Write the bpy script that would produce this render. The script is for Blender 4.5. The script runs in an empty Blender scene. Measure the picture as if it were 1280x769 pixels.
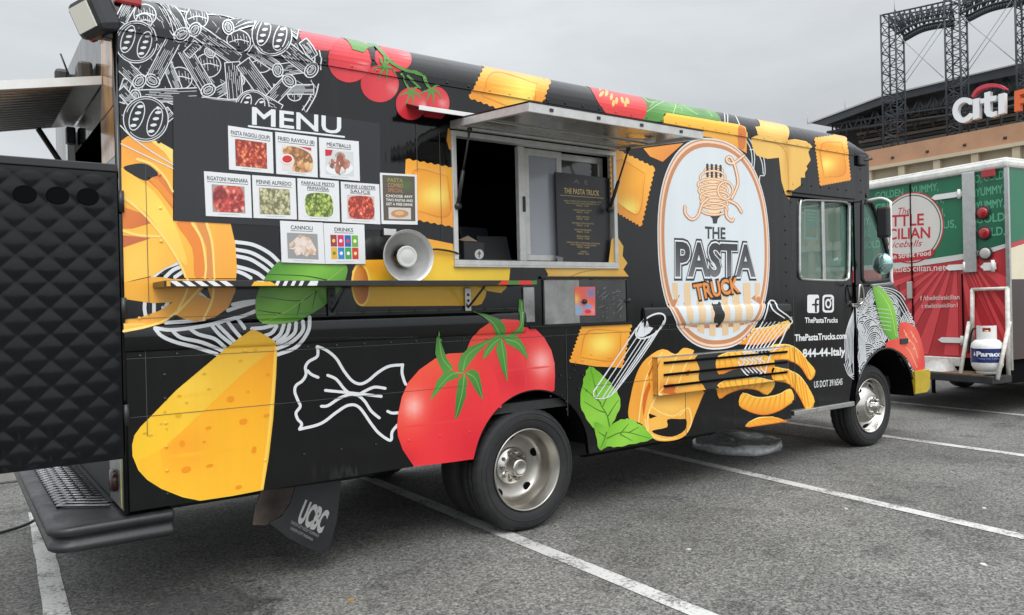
import bpy, bmesh, math, random
import numpy as np
from mathutils import Vector, Matrix
from mathutils.geometry import delaunay_2d_cdt
random.seed(7)
rng = np.random.default_rng(7)
scene = bpy.context.scene
C = scene.collection
R = math.radians

# ------------------------------------------------------------------ camera
# world axes: X along the food truck towards its nose, Y away from the camera, Z up; the truck's serving side is the plane y = 0
FPX, IW, IH = 971.6, 1280, 769
YAW, PITCH, ROLL = R(36.035), R(-0.167), R(-1.376)
CAM = np.array([-0.6184, -4.0204, 1.4713])
def cam_axes():
    f = np.array([math.sin(YAW)*math.cos(PITCH), math.cos(YAW)*math.cos(PITCH), math.sin(PITCH)])
    r = np.cross(f, [0, 0, 1]); r /= np.linalg.norm(r); u = np.cross(r, f)
    c, s = math.cos(ROLL), math.sin(ROLL)
    return np.array([c*r+s*u, -s*r+c*u, f])
RC = cam_axes()
cd = bpy.data.cameras.new('camera'); cam = bpy.data.objects.new('camera', cd); C.objects.link(cam)
cd.sensor_width = 36; cd.lens = FPX/IW*36; cd.clip_start = 0.05; cd.clip_end = 3000
cam.matrix_world = Matrix(((RC[0][0], RC[1][0], -RC[2][0], CAM[0]), (RC[0][1], RC[1][1], -RC[2][1], CAM[1]), (RC[0][2], RC[1][2], -RC[2][2], CAM[2]), (0, 0, 0, 1)))
scene.camera = cam

# ------------------------------------------------------------------ sky, sun, exposure
SUN_EL, SUN_AZ = R(52), R(200)       # azimuth clockwise from +Y: behind the camera
w = bpy.data.worlds.new('World'); scene.world = w; w.use_nodes = True
nt = w.node_tree; nt.nodes.clear()
def N(t, **k):
    n = nt.nodes.new(t)
    for a, b in k.items(): setattr(n, a, b)
    return n
out = N('ShaderNodeOutputWorld'); bg = N('ShaderNodeBackground'); bg.inputs['Strength'].default_value = 1.0
nt.links.new(bg.outputs[0], out.inputs[0])
sky = N('ShaderNodeTexSky', sky_type='NISHITA', sun_disc=False, sun_elevation=SUN_EL, sun_rotation=SUN_AZ, air_density=1.0, dust_density=4.0)
skys = N('ShaderNodeVectorMath', operation='SCALE'); skys.inputs['Scale'].default_value = 0.09
nt.links.new(sky.outputs[0], skys.inputs[0])
tc = N('ShaderNodeTexCoord'); sep = N('ShaderNodeSeparateXYZ'); nt.links.new(tc.outputs['Generated'], sep.inputs[0])
mx = N('ShaderNodeMath', operation='MAXIMUM'); mx.inputs[1].default_value = 0; nt.links.new(sep.outputs[2], mx.inputs[0])
lum = N('ShaderNodeMath', operation='MULTIPLY_ADD'); lum.inputs[1].default_value = 1.0; lum.inputs[2].default_value = 0.67   # overcast: brighter towards the zenith
pw = N('ShaderNodeMath', operation='POWER'); pw.inputs[1].default_value = 2.3; nt.links.new(mx.outputs[0], pw.inputs[0]); nt.links.new(pw.outputs[0], lum.inputs[0])
mp = N('ShaderNodeMapping'); mp.inputs['Scale'].default_value = (1.0, 1.0, 3.2); nt.links.new(tc.outputs['Generated'], mp.inputs[0])
no = N('ShaderNodeTexNoise'); no.inputs['Scale'].default_value = 1.7; no.inputs['Detail'].default_value = 7; no.inputs['Roughness'].default_value = 0.55; no.inputs['Distortion'].default_value = 0.6
nt.links.new(mp.outputs[0], no.inputs['Vector'])
rm = N('ShaderNodeMapRange'); rm.inputs[1].default_value = 0.3; rm.inputs[2].default_value = 0.72; rm.inputs[3].default_value = 0.84; rm.inputs[4].default_value = 1.22
nt.links.new(no.outputs[0], rm.inputs[0])
mul = N('ShaderNodeMath', operation='MULTIPLY'); nt.links.new(rm.outputs[0], mul.inputs[1])
# thin overcast, with a bright lobe added round the veiled sun to lift bodywork reflections
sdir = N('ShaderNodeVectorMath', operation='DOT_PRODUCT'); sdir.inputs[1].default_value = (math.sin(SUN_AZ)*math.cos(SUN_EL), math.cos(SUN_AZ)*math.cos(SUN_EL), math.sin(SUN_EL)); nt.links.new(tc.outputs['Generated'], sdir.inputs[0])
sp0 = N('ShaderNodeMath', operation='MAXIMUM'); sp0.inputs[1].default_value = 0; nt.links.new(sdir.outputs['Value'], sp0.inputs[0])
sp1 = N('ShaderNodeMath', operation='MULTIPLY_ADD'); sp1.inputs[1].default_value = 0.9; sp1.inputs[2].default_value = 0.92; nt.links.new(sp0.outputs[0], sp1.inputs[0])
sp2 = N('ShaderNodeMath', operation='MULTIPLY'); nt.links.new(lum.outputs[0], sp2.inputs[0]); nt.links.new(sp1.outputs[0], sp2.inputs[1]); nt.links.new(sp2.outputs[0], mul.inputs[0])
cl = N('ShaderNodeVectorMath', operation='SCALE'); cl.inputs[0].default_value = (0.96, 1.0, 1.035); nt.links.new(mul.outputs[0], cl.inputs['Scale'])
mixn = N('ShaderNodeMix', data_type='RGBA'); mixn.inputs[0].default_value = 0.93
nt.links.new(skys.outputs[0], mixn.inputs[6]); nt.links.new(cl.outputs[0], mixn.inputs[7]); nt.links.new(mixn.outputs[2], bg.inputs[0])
sd = bpy.data.lights.new('sun', 'SUN'); sd.energy = 1.15; sd.angle = R(30); sd.color = (1.0, 0.97, 0.93)
so = bpy.data.objects.new('sun', sd); C.objects.link(so)
sv = Vector((math.sin(SUN_AZ)*math.cos(SUN_EL), math.cos(SUN_AZ)*math.cos(SUN_EL), math.sin(SUN_EL)))
so.rotation_euler = sv.to_track_quat('Z', 'Y').to_euler(); so.location = (0, -6, 12)
scene.view_settings.view_transform = 'Standard'; scene.view_settings.look = 'None'
scene.view_settings.exposure = 0.12; scene.view_settings.gamma = 1; scene.view_settings.use_curve_mapping = False
scene.cycles.max_bounces = 8; scene.cycles.use_denoising = True

# ------------------------------------------------------------------ pixel helpers (a pixel is a direction; the distance comes from the surface it lies on)
def ray(u, v):
    return np.array([(u-IW/2)/FPX, (IH/2-v)/FPX, 1.0]) @ RC
def hit(u, v, axis, val):
    d = ray(u, v); return CAM + d*((val-CAM[axis])/d[axis])
def project(P):
    d = (np.atleast_2d(P)-CAM) @ RC.T
    return np.c_[IW/2+FPX*d[:, 0]/d[:, 2], IH/2-FPX*d[:, 1]/d[:, 2]]
def Zm(ox, oy, s, pts):               # points read off an enlarged view -> photograph pixels
    return [(ox+p[0]/s, oy+p[1]/s) for p in pts]

# ------------------------------------------------------------------ colour + materials
def lin(c):
    return tuple(((x/255)/12.92 if x/255 <= 0.04045 else ((x/255+0.055)/1.055)**2.4) for x in c[:3])
MATS = {}
def mat(name, col=(0.5, 0.5, 0.5), rough=0.5, metal=0.0, spec=0.5, noise=None, bump=None, coat=0.0, attr=False, emit=None, trans=0, stretch=(1, 1, 1), alpha=1.0, rvar=0):
    """Principled material; noise=(scale, amount, detail) varies the colour, bump=(scale, strength, distance)."""
    if name in MATS: return MATS[name]
    m = bpy.data.materials.new(name); m.use_nodes = True; MATS[name] = m
    t = m.node_tree; b = t.nodes['Principled BSDF']
    b.inputs['Base Color'].default_value = (*col, 1); b.inputs['Roughness'].default_value = rough; b.inputs['Metallic'].default_value = metal
    b.inputs['Specular IOR Level'].default_value = spec; b.inputs['Coat Weight'].default_value = coat; b.inputs['Coat Roughness'].default_value = 0.08
    if trans: b.inputs['Transmission Weight'].default_value = trans
    if alpha < 1: b.inputs['Alpha'].default_value = alpha
    if emit: b.inputs['Emission Color'].default_value = (*emit[0], 1); b.inputs['Emission Strength'].default_value = emit[1]
    tcn = t.nodes.new('ShaderNodeTexCoord'); mpn = t.nodes.new('ShaderNodeMapping'); mpn.inputs['Scale'].default_value = stretch
    geo = t.nodes.new('ShaderNodeNewGeometry'); t.links.new(geo.outputs['Position'], mpn.inputs[0])
    src = None
    if attr:
        a = t.nodes.new('ShaderNodeVertexColor'); a.layer_name = 'Col'; src = a.outputs[0]
        t.links.new(src, b.inputs['Base Color'])
    if noise:
        n = t.nodes.new('ShaderNodeTexNoise'); n.inputs['Scale'].default_value = noise[0]; n.inputs['Detail'].default_value = noise[2] if len(noise) > 2 else 5
        n.inputs['Roughness'].default_value = 0.65
        t.links.new(mpn.outputs[0], n.inputs['Vector'])
        mr = t.nodes.new('ShaderNodeMapRange'); mr.inputs[1].default_value = 0.25; mr.inputs[2].default_value = 0.75
        mr.inputs[3].default_value = 1-noise[1]; mr.inputs[4].default_value = 1+noise[1]; t.links.new(n.outputs[0], mr.inputs[0])
        sc = t.nodes.new('ShaderNodeVectorMath'); sc.operation = 'SCALE'; t.links.new(mr.outputs[0], sc.inputs['Scale'])
        if src: t.links.new(src, sc.inputs[0])
        else: sc.inputs[0].default_value = col
        t.links.new(sc.outputs[0], b.inputs['Base Color'])
        if rvar:
            r2 = t.nodes.new('ShaderNodeMapRange'); r2.inputs[1].default_value = 0.3; r2.inputs[2].default_value = 0.7; r2.inputs[3].default_value = rough-rvar; r2.inputs[4].default_value = rough+rvar
            t.links.new(n.outputs[0], r2.inputs[0]); t.links.new(r2.outputs[0], b.inputs['Roughness'])
    if bump:
        n = t.nodes.new('ShaderNodeTexNoise'); n.inputs['Scale'].default_value = bump[0]; n.inputs['Detail'].default_value = 3
        t.links.new(mpn.outputs[0], n.inputs['Vector'])
        bp = t.nodes.new('ShaderNodeBump'); bp.inputs['Strength'].default_value = bump[1]; bp.inputs['Distance'].default_value = bump[2]
        t.links.new(n.outputs[0], bp.inputs['Height']); t.links.new(bp.outputs[0], b.inputs['Normal'])
    return m

# ------------------------------------------------------------------ object + mesh helpers
def obj(name, me, mats=None, parent=None):
    o = bpy.data.objects.new(name, me); C.objects.link(o)
    if mats is not None:
        for m in (mats if isinstance(mats, (list, tuple)) else [mats]): me.materials.append(m)
    if parent is not None: put(o, parent)
    return o
def put(o, parent):
    o.parent = parent; o.matrix_parent_inverse = parent_world(parent).inverted()
def parent_world(p):
    m = p.matrix_parent_inverse @ Matrix.LocRotScale(p.location, p.rotation_euler, p.scale) if p.parent else Matrix.LocRotScale(p.location, p.rotation_euler, p.scale)
    return parent_world(p.parent) @ m if p.parent else m
def tag(o, label, cat, group=None):
    o['label'] = label; o['category'] = cat
    if group: o['group'] = group
    return o
def thing(name, label, cat, loc=(0, 0, 0), group=None):
    o = bpy.data.objects.new(name, None); C.objects.link(o); o.location = loc; o.empty_display_size = 0.1
    return tag(o, label, cat, group)
def structure(o):
    o['kind'] = 'structure'; return o

class MB:
    """collects shapes into one mesh"""
    def __init__(s): s.v = []; s.f = []; s.m = []; s.smooth = []; s.mi = 0
    def add(s, v, f, smooth=False):
        b = len(s.v); s.v += [tuple(p) for p in v]
        s.f += [tuple(i+b for i in q) for q in f]; s.m += [s.mi]*len(f); s.smooth += [smooth]*len(f); return s
    def box(s, x0, x1, y0, y1, z0, z1, M=None, bev=0):
        if bev:
            bm = bmesh.new(); bmesh.ops.create_cube(bm, size=1)
            for v in bm.verts: v.co = ((x0+x1)/2+v.co.x*(x1-x0), (y0+y1)/2+v.co.y*(y1-y0), (z0+z1)/2+v.co.z*(z1-z0))
            bmesh.ops.bevel(bm, geom=list(bm.edges), offset=bev, segments=2, affect='EDGES', profile=0.5)
            vs = [v.co.copy() for v in bm.verts]; bm.verts.index_update(); fs = [[v.index for v in f.verts] for f in bm.faces]; bm.free()
        else:
            vs = [Vector((x, y, z)) for x in (x0, x1) for y in (y0, y1) for z in (z0, z1)]
            fs = [(0, 1, 3, 2), (4, 6, 7, 5), (0, 4, 5, 1), (2, 3, 7, 6), (0, 2, 6, 4), (1, 5, 7, 3)]
        if M is not None: vs = [M @ v for v in vs]
        return s.add(vs, fs)
    def tube(s, pts, r, n=8, caps=True, closed=False, flat=1.0):
        P = [Vector(p) for p in pts]; k = len(P); rr = r if isinstance(r, (list, tuple)) else [r]*k
        vs = []; prev = None
        for i, p in enumerate(P):
            a = P[(i-1) % k] if (i or closed) else P[0]; b = P[(i+1) % k] if (i < k-1 or closed) else P[-1]
            t = (b-a).normalized()
            if prev is None:
                ax = Vector((0, 0, 1)) if abs(t.z) < 0.9 else Vector((1, 0, 0)); prev = ax.cross(t).normalized()
            prev = (prev - t*prev.dot(t)).normalized(); q = t.cross(prev)
            vs += [p + (prev*math.cos(2*math.pi*j/n) + q*math.sin(2*math.pi*j/n)*flat)*rr[i] for j in range(n)]
        fs = [(i*n+j, i*n+(j+1) % n, ((i+1) % k)*n+(j+1) % n, ((i+1) % k)*n+j) for i in range(k if closed else k-1) for j in range(n)]
        if caps and not closed: fs += [tuple(range(n))[::-1], tuple((k-1)*n+j for j in range(n))]
        return s.add(vs, fs, True)
    def lathe(s, prof, c, axis='y', n=48, rad=None, smooth=True):
        """prof: (radius, offset along the axis); rad(i, j) scales a radius"""
        vs = []
        for i, (r, o) in enumerate(prof):
            for j in range(n):
                a = 2*math.pi*j/n; q = r*(rad(i, j) if rad else 1)
                x, y = q*math.cos(a), q*math.sin(a)
                vs.append((c[0]+x, c[1]+o, c[2]+y) if axis == 'y' else ((c[0]+x, c[1]+y, c[2]+o) if axis == 'z' else (c[0]+o, c[1]+x, c[2]+y)))
        fs = [(i*n+j, i*n+(j+1) % n, (i+1)*n+(j+1) % n, (i+1)*n+j) for i in range(len(prof)-1) for j in range(n)]
        return s.add(vs, fs, smooth)
    def prism(s, poly, a0, a1, axis='y', cap=True):
        """polygon (p, q) swept along an axis: axis y -> (x, z), x -> (y, z), z -> (x, y)"""
        def P(p, a): return (p[0], a, p[1]) if axis == 'y' else ((a, p[0], p[1]) if axis == 'x' else (p[0], p[1], a))
        n = len(poly); vs = [P(p, a0) for p in poly]+[P(p, a1) for p in poly]
        fs = [(i, (i+1) % n, n+(i+1) % n, n+i) for i in range(n)]
        if cap: fs += [tuple(range(n))[::-1], tuple(range(n, 2*n))]
        return s.add(vs, fs)
    def quad(s, a, b, c, d): return s.add([a, b, c, d], [(0, 1, 2, 3)])
    def mesh(s, name, recalc=True):
        me = bpy.data.meshes.new(name); me.from_pydata(s.v, [], s.f)
        me.polygons.foreach_set('material_index', s.m); me.polygons.foreach_set('use_smooth', s.smooth)
        if recalc:
            bm = bmesh.new(); bm.from_mesh(me); bmesh.ops.recalc_face_normals(bm, faces=bm.faces); bm.to_mesh(me); bm.free()
        me.update(); return me
    def build(s, name, mats=None, parent=None, recalc=True): return obj(name, s.mesh(name, recalc), mats, parent)

def spline(pts, n=6, closed=False):
    P = [np.array(p, float) for p in pts]; k = len(P); o = []
    rngi = range(k if closed else k-1)
    for i in rngi:
        p0 = P[(i-1) % k] if closed or i > 0 else 2*P[0]-P[1]
        p1, p2 = P[i], P[(i+1) % k]
        p3 = P[(i+2) % k] if closed or i+2 < k else 2*P[-1]-P[-2]
        for j in range(n):
            t = j/n
            o.append(0.5*(2*p1+(p2-p0)*t+(2*p0-5*p1+4*p2-p3)*t*t+(3*p1-p0-3*p2+p3)*t**3))
    if not closed: o.append(P[-1])
    return [tuple(q) for q in o]
def ell(cx, cy, rx, ry, rot=0, n=28, a0=0, a1=360):
    c, s = math.cos(R(rot)), math.sin(R(rot)); o = []
    full = abs(a1-a0) >= 360
    for j in range(n if full else n+1):
        a = R(a0+(a1-a0)*j/n); x, y = rx*math.cos(a), ry*math.sin(a)
        o.append((cx+c*x-s*y, cy+s*x+c*y))
    return o
def stroke(pts, wd, closed=False, smooth=True, n=5):
    """a polyline thickened into a closed loop (wd: width, or a list of widths at the given points)"""
    k0 = len(pts)
    if smooth and len(pts) > 2: q = spline(pts, n, closed)
    else: q = [tuple(p) for p in pts]
    if closed: q = q+[q[0]]
    P = np.array(q); T = np.gradient(P, axis=0); T /= np.maximum(np.linalg.norm(T, axis=1, keepdims=True), 1e-9)
    Nn = np.c_[-T[:, 1], T[:, 0]]
    ws = np.interp(np.linspace(0, 1, len(P)), np.linspace(0, 1, len(wd)), wd)[:, None] if isinstance(wd, (list, tuple)) else wd
    a, b = P+Nn*ws/2, P-Nn*ws/2
    if not closed:   # round ends
        w0 = float(np.ravel(ws)[0]) if np.ndim(ws) else ws; w1 = float(np.ravel(ws)[-1]) if np.ndim(ws) else ws
        e1 = [tuple(P[-1]+T[-1]*w1*0.4)]; e0 = [tuple(P[0]-T[0]*w0*0.4)]
    else: e1 = e0 = []
    return [tuple(x) for x in a]+e1+[tuple(x) for x in b[::-1]]+e0

# --- colour functions of the photograph position (printed artwork has these gradients in the ink)
def solid(*c):
    c = np.array(lin(c)); return lambda uv: np.tile(c, (len(uv), 1))
def grad(p0, p1, *cols):
    L = np.array([lin(c) for c in cols]); p0 = np.array(p0, float); d = np.array(p1, float)-p0; dd = d@d
    def f(uv):
        t = np.clip(((uv-p0)@d)/dd, 0, 1)*(len(L)-1)
        return np.stack([np.interp(t, range(len(L)), L[:, k]) for k in range(3)], 1)
    return f
def spots(base, *sp):
    """base colour function + soft spots (cx, cy, rx, ry, colour, strength)"""
    def f(uv):
        c = base(uv)
        for cx, cy, rx, ry, col, st in sp:
            g = np.exp(-(((uv[:, 0]-cx)/rx)**2+((uv[:, 1]-cy)/ry)**2))[:, None]*st
            c = c*(1-g)+np.array(lin(col))*g
        return c
    return f

def winding(pts, loop):
    x, y = pts[:, 0:1], pts[:, 1:2]; L = np.array(loop); A = L; B = np.roll(L, -1, 0)
    up = (A[:, 1] <= y) & (B[:, 1] > y); dn = (A[:, 1] > y) & (B[:, 1] <= y)
    left = (B[:, 0]-A[:, 0])*(y-A[:, 1])-(x-A[:, 0])*(B[:, 1]-A[:, 1])
    return ((up & (left > 0)).sum(1)-(dn & (left < 0)).sum(1))
def triangulate(loops, step, hl=(), vl=(), rule='nz', extra=()):
    """triangles inside the loops; interior grid points every step; break lines at hl (second coordinate) and vl (first)"""
    vs, es = [], []
    for L in loops:
        b = len(vs); vs += list(L); k = len(L); es += [(b+i, b+(i+1) % k) for i in range(k)]
    A = np.array(vs); lo, hi = A.min(0), A.max(0)
    for h in hl:
        if lo[1] < h < hi[1]: b = len(vs); vs += [(lo[0]-.01, h), (hi[0]+.01, h)]; es.append((b, b+1))
    for x in vl:
        if lo[0] < x < hi[0]: b = len(vs); vs += [(x, lo[1]-.01), (x, hi[1]+.01)]; es.append((b, b+1))
    if step:
        for i, x in enumerate(np.arange(lo[0]+step*.37, hi[0], step)):
            for y in np.arange(lo[1]+step*(.31+.5*(i % 2)), hi[1], step): vs.append((x, y))
    r = delaunay_2d_cdt([Vector((float(p[0]), float(p[1]))) for p in vs], es, [], 0, 1e-6)
    V = np.array([(p.x, p.y) for p in r[0]]); F = np.array([f for f in r[2] if len(f) == 3])
    cen = V[F].mean(1); ins = np.zeros(len(F), int)
    for L in loops:
        Lb = np.array(L); l0, l1 = Lb.min(0), Lb.max(0)
        c = np.where(((cen >= l0) & (cen <= l1)).all(1))[0]
        if len(c):
            wn = winding(cen[c], L) != 0
            if rule == 'nz': ins[c] |= wn
            else: ins[c] ^= wn
    return V, F[ins > 0]

# ------------------------------------------------------------------ the truck's side as a surface: (x, h) -> point, h = height up to the drip lip, then arc length over the roof edge
X_REAR, X_DOOR0, X_DOOR1, X_CAB = 0.05, 5.275, 6.315, 6.56
TW = 2.35                                    # body width
RAIL0, RAIL1 = 1.292, 1.432                  # the half-round rub rail
RB0, RB1 = 2.40, 3.49                        # where it is interrupted by the access panel
Z_LIP = 2.835
RA, RBZ = 0.34, 0.215                        # roof edge: quarter ellipse
CURVE = [(RA*(1-math.cos(a)), Z_LIP+0.012+RBZ*math.sin(a)) for a in np.linspace(0, math.pi/2, 13)]
CH = [Z_LIP+0.012]
for a, b in zip(CURVE[:-1], CURVE[1:]): CH.append(CH[-1]+math.dist(a, b))
H_TOP = CH[-1]
RAILP = [(RAIL0+(RAIL1-RAIL0)*(1-math.cos(t))/2, -0.023*math.sin(t)**0.8) for t in np.linspace(0, math.pi, 11)]
LIPP = [(Z_LIP-0.03, 0.0), (Z_LIP-0.0295, -0.010), (Z_LIP+0.008, -0.010), (Z_LIP+0.012, 0.0)]
HB = [p[0] for p in RAILP]+[p[0] for p in LIPP]+CH[1:-1]
VENT = (3.57, 5.17, 0.785, 1.06, -0.05)
DOOR_Y = 0.022
def prof_y(h, rail):
    if rail and RAIL0 < h < RAIL1: return float(np.interp(h, [p[0] for p in RAILP], [p[1] for p in RAILP]))
    if LIPP[0][0] < h < LIPP[-1][0]: return float(np.interp(h, [p[0] for p in LIPP], [p[1] for p in LIPP]))
    return 0.0
def zone(x, h):
    if X_DOOR0 < x < X_DOOR1 and h < 2.365: return 'door'
    if VENT[0] < x < VENT[1] and VENT[2] < h < VENT[3]: return 'vent'
    if RB0 < x < RB1 or x > X_DOOR0: return 'flat'
    return 'rail'
class TruckSide:
    hl = HB+[VENT[2], VENT[3], 2.365]; vl = [RB0, RB1, VENT[0], VENT[1], X_DOOR0, X_DOOR1]
    def pos(s, x, h, zn, off):
        if h >= CH[0]:
            j = min(int(np.searchsorted(CH, h, 'right'))-1, len(CH)-2); t = (h-CH[j])/(CH[j+1]-CH[j])
            a, b = CURVE[j], CURVE[j+1]; e = t*(len(CH)-0)
            p = (a[0]+(b[0]-a[0])*t, a[1]+(b[1]-a[1])*t)
            # blended normal of the ellipse, outward
            ang = math.acos(max(-1, min(1, 1-p[0]/RA))); n = (-math.cos(ang)/RA, math.sin(ang)/RBZ); L = math.hypot(*n)
            return (x, p[0]+n[0]/L*off*1.6, p[1]+n[1]/L*off*1.6)
        if zn == 'door': return (x, DOOR_Y-off, h)
        if zn == 'vent': return (x, VENT[4]-off, h)
        return (x, prof_y(h, zn == 'rail')-off*(1.5 if zn == 'rail' and RAIL0-.001 < h < RAIL1+.001 else 1), h)
    def px(s, u, v):
        d = ray(u, v); p = CAM+d*(-CAM[1]/d[1])
        if p[2] > CH[0]-0.02:
            for j in range(len(CURVE)-1):
                (y0, z0), (y1, z1) = CURVE[j], CURVE[j+1]; nn = np.array([0, z1-z0, -(y1-y0)])
                t = ((np.array([0, y0, z0])-CAM)@nn)/(d@nn); q = CAM+d*t
                k = ((q[1]-y0)*(y1-y0)+(q[2]-z0)*(z1-z0))/((y1-y0)**2+(z1-z0)**2)
                if -0.02 <= k <= 1.0: return (q[0], CH[j]+k*(CH[j+1]-CH[j]))
            if p[2] > CH[0]: q = CAM+d*((0.16-CAM[1])/d[1]); return (q[0], CH[9])
            return (p[0], p[2])
        y = 0.0
        for _ in range(4):
            q = CAM+d*((y-CAM[1])/d[1]); zn = zone(q[0], q[2])
            y = DOOR_Y if zn == 'door' else (VENT[4] if zn == 'vent' else prof_y(q[2], zn == 'rail'))
        return (q[0], q[2])
    def zn(s, c): return zone(c[0], c[1])
class Flat:
    """a plane through O with unit axes A (across) and B (up); off moves out along its normal"""
    hl = (); vl = ()
    def __init__(s, O, A, B=(0, 0, 1), flip=False):
        s.O = np.array(O, float); s.A = np.array(A, float); s.A /= np.linalg.norm(s.A); s.B = np.array(B, float); s.B /= np.linalg.norm(s.B)
        s.n = np.cross(s.A, s.B)
        if (CAM-s.O)@s.n < 0: s.n = -s.n
    def px(s, u, v):
        d = ray(u, v); t = ((s.O-CAM)@s.n)/(d@s.n); q = CAM+d*t-s.O; return (q@s.A, q@s.B)
    def at(s, u, v, off=0): a, b = s.px(u, v); return tuple(s.O+s.A*a+s.B*b+s.n*off)
    def pos(s, a, b, zn, off): return tuple(s.O+s.A*a+s.B*b+s.n*off)
    def zn(s, c): return 0
SIDE = TruckSide()
PRINT = []          # everything printed on the side, in order: the rivets below it take its colour
def print_colour(u, v):
    p = np.array([[u, v]], float)
    for loops, col, rule in reversed(PRINT):
        w_ = [winding(p, L)[0] != 0 for L in loops if min(q[0] for q in L) <= u <= max(q[0] for q in L)]
        if (any(w_) if rule == 'nz' else sum(w_) % 2): return col(p)[0]
    return np.array(BLACKC)
BLACKC = (0.004, 0.0042, 0.0048)
VINYL = mat('printed_vinyl', rough=0.17, attr=True, noise=(2.4, 0.05, 5), bump=(3.2, 0.22, 0.03), stretch=(2.2, 1, 0.12))
class Art:
    """one piece of printed film: coloured shapes on thin layers over a surface"""
    def __init__(s, name, surf=SIDE, base=0.0012, gap=0.0006): s.name = name; s.S = surf; s.v = []; s.c = []; s.f = []; s.base = base; s.gap = gap
    def add(s, loops, layer, col, rule='nz', step=0.07, inplane=False):
        """loops in photograph pixels, or in the surface's own coordinates with inplane"""
        if loops and not isinstance(loops[0][0], (tuple, list, np.ndarray)): loops = [loops]
        if not callable(col): col = solid(*col)
        if s.S is SIDE and not inplane: PRINT.append((loops, col, rule))
        LL = [L if inplane else [s.S.px(*p) for p in L] for L in loops]
        V, F = triangulate(LL, step, s.S.hl, s.S.vl, rule)
        return s.raw(V, F, layer, col)
    def raw(s, V, F, layer, col):
        off = s.base+layer*s.gap; idx = {}; pts = []; fs = []
        for tri in F:
            c = V[tri].mean(0); zn = s.S.zn(c); q = []
            for i in tri:
                k = (int(i), zn)
                if k not in idx: idx[k] = len(pts); pts.append(s.S.pos(float(V[i][0]), float(V[i][1]), zn, off))
                q.append(idx[k])
            fs.append(q)
        if not pts: return s
        P = np.array(pts); uv = project(P); b = len(s.v)
        s.v += pts; s.c += [tuple(x) for x in np.clip(col(uv), 0, 1)]; s.f += [tuple(b+i for i in q) for q in fs]
        return s
    def text(s, string, bl, br, ct, layer, col, bold=0.0, shear=0.0, inplane=False, spacing=1.0):
        """lettering between baseline-left and baseline-right, cap height given by the point ct above bl"""
        V, F = letters(string, bold, shear, spacing)
        if inplane: a, b, c = map(np.array, (bl, br, ct))
        else: a, b, c = (np.array(s.S.px(*p)) for p in (bl, br, ct))
        m0, m1 = V[:, 0].min(), V[:, 0].max()
        W = np.array([a+(b-a)*((x-m0)/(m1-m0))+(c-a)*(y/CAP) for x, y in V])
        if not callable(col): col = solid(*col)
        return s.raw(W, F, layer, col)
    def build(s, parent=None, m=None):
        me = bpy.data.meshes.new(s.name); me.from_pydata(s.v, [], s.f)
        at = me.color_attributes.new('Col', 'FLOAT_COLOR', 'POINT')
        at.data.foreach_set('color', np.c_[np.array(s.c), np.ones(len(s.c))].ravel())
        o = obj(s.name, me, m or VINYL, parent)
        # faces look outwards
        if me.polygons:
            P = np.array(s.v); nrm = np.zeros(3)
            tot = 0
            for p in list(me.polygons)[:60]:
                tot += np.dot(np.array(p.normal), CAM-P[p.vertices[0]])*p.area
            if tot < 0: me.flip_normals()
        return o
CAP = 0.7
LET = {}
def letters(string, bold=0.0, shear=0.0, spacing=1.0):
    k = (string, bold, shear, spacing)
    if k in LET: return LET[k]
    cu = bpy.data.curves.new('lettering', 'FONT'); cu.body = string; cu.size = 1; cu.resolution_u = 3; cu.offset = bold; cu.shear = shear; cu.space_character = spacing
    cu.fill_mode = 'FRONT' if hasattr(cu, 'fill_mode') else cu.fill_mode
    o = bpy.data.objects.new('lettering', cu); C.objects.link(o)
    dg = bpy.context.evaluated_depsgraph_get(); dg.update()
    me = bpy.data.meshes.new_from_object(o.evaluated_get(dg)); me.calc_loop_triangles()
    V = np.array([(v.co.x, v.co.y) for v in me.vertices]); F = np.array([tuple(t.vertices) for t in me.loop_triangles])
    bpy.data.objects.remove(o); bpy.data.curves.remove(cu); bpy.data.meshes.remove(me)
    if bold and any(ch in 'MWmwN&' for ch in string):      # thickened strokes cross inside these letters: rebuild them as one clean outline
        V, F = union_letters(string, bold, shear, spacing)
    LET[k] = (V, F); return V, F
def union_letters(string, bold, shear, spacing):
    V, F = letters(string, 0.0, shear, spacing); loops = [[tuple(V[i]) for i in t] for t in F]
    cnt = {}
    for t in F:
        for a, b in ((t[0], t[1]), (t[1], t[2]), (t[2], t[0])): cnt[(min(a, b), max(a, b))] = cnt.get((min(a, b), max(a, b)), 0)+1
    for (a, b), n in cnt.items():
        if n != 1: continue
        p, q = V[a], V[b]; d = q-p; L = np.linalg.norm(d)
        if L < 1e-6: continue
        d = d/L*bold; nn = np.array([-d[1], d[0]]); e = d*.7
        loops.append([tuple(p-e+nn), tuple(p-e-nn), tuple(q+e-nn), tuple(q+e+nn)])
    return triangulate(loops, 0)
_v, _ = letters('H'); CAP = float(_v[:, 1].max())

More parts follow.
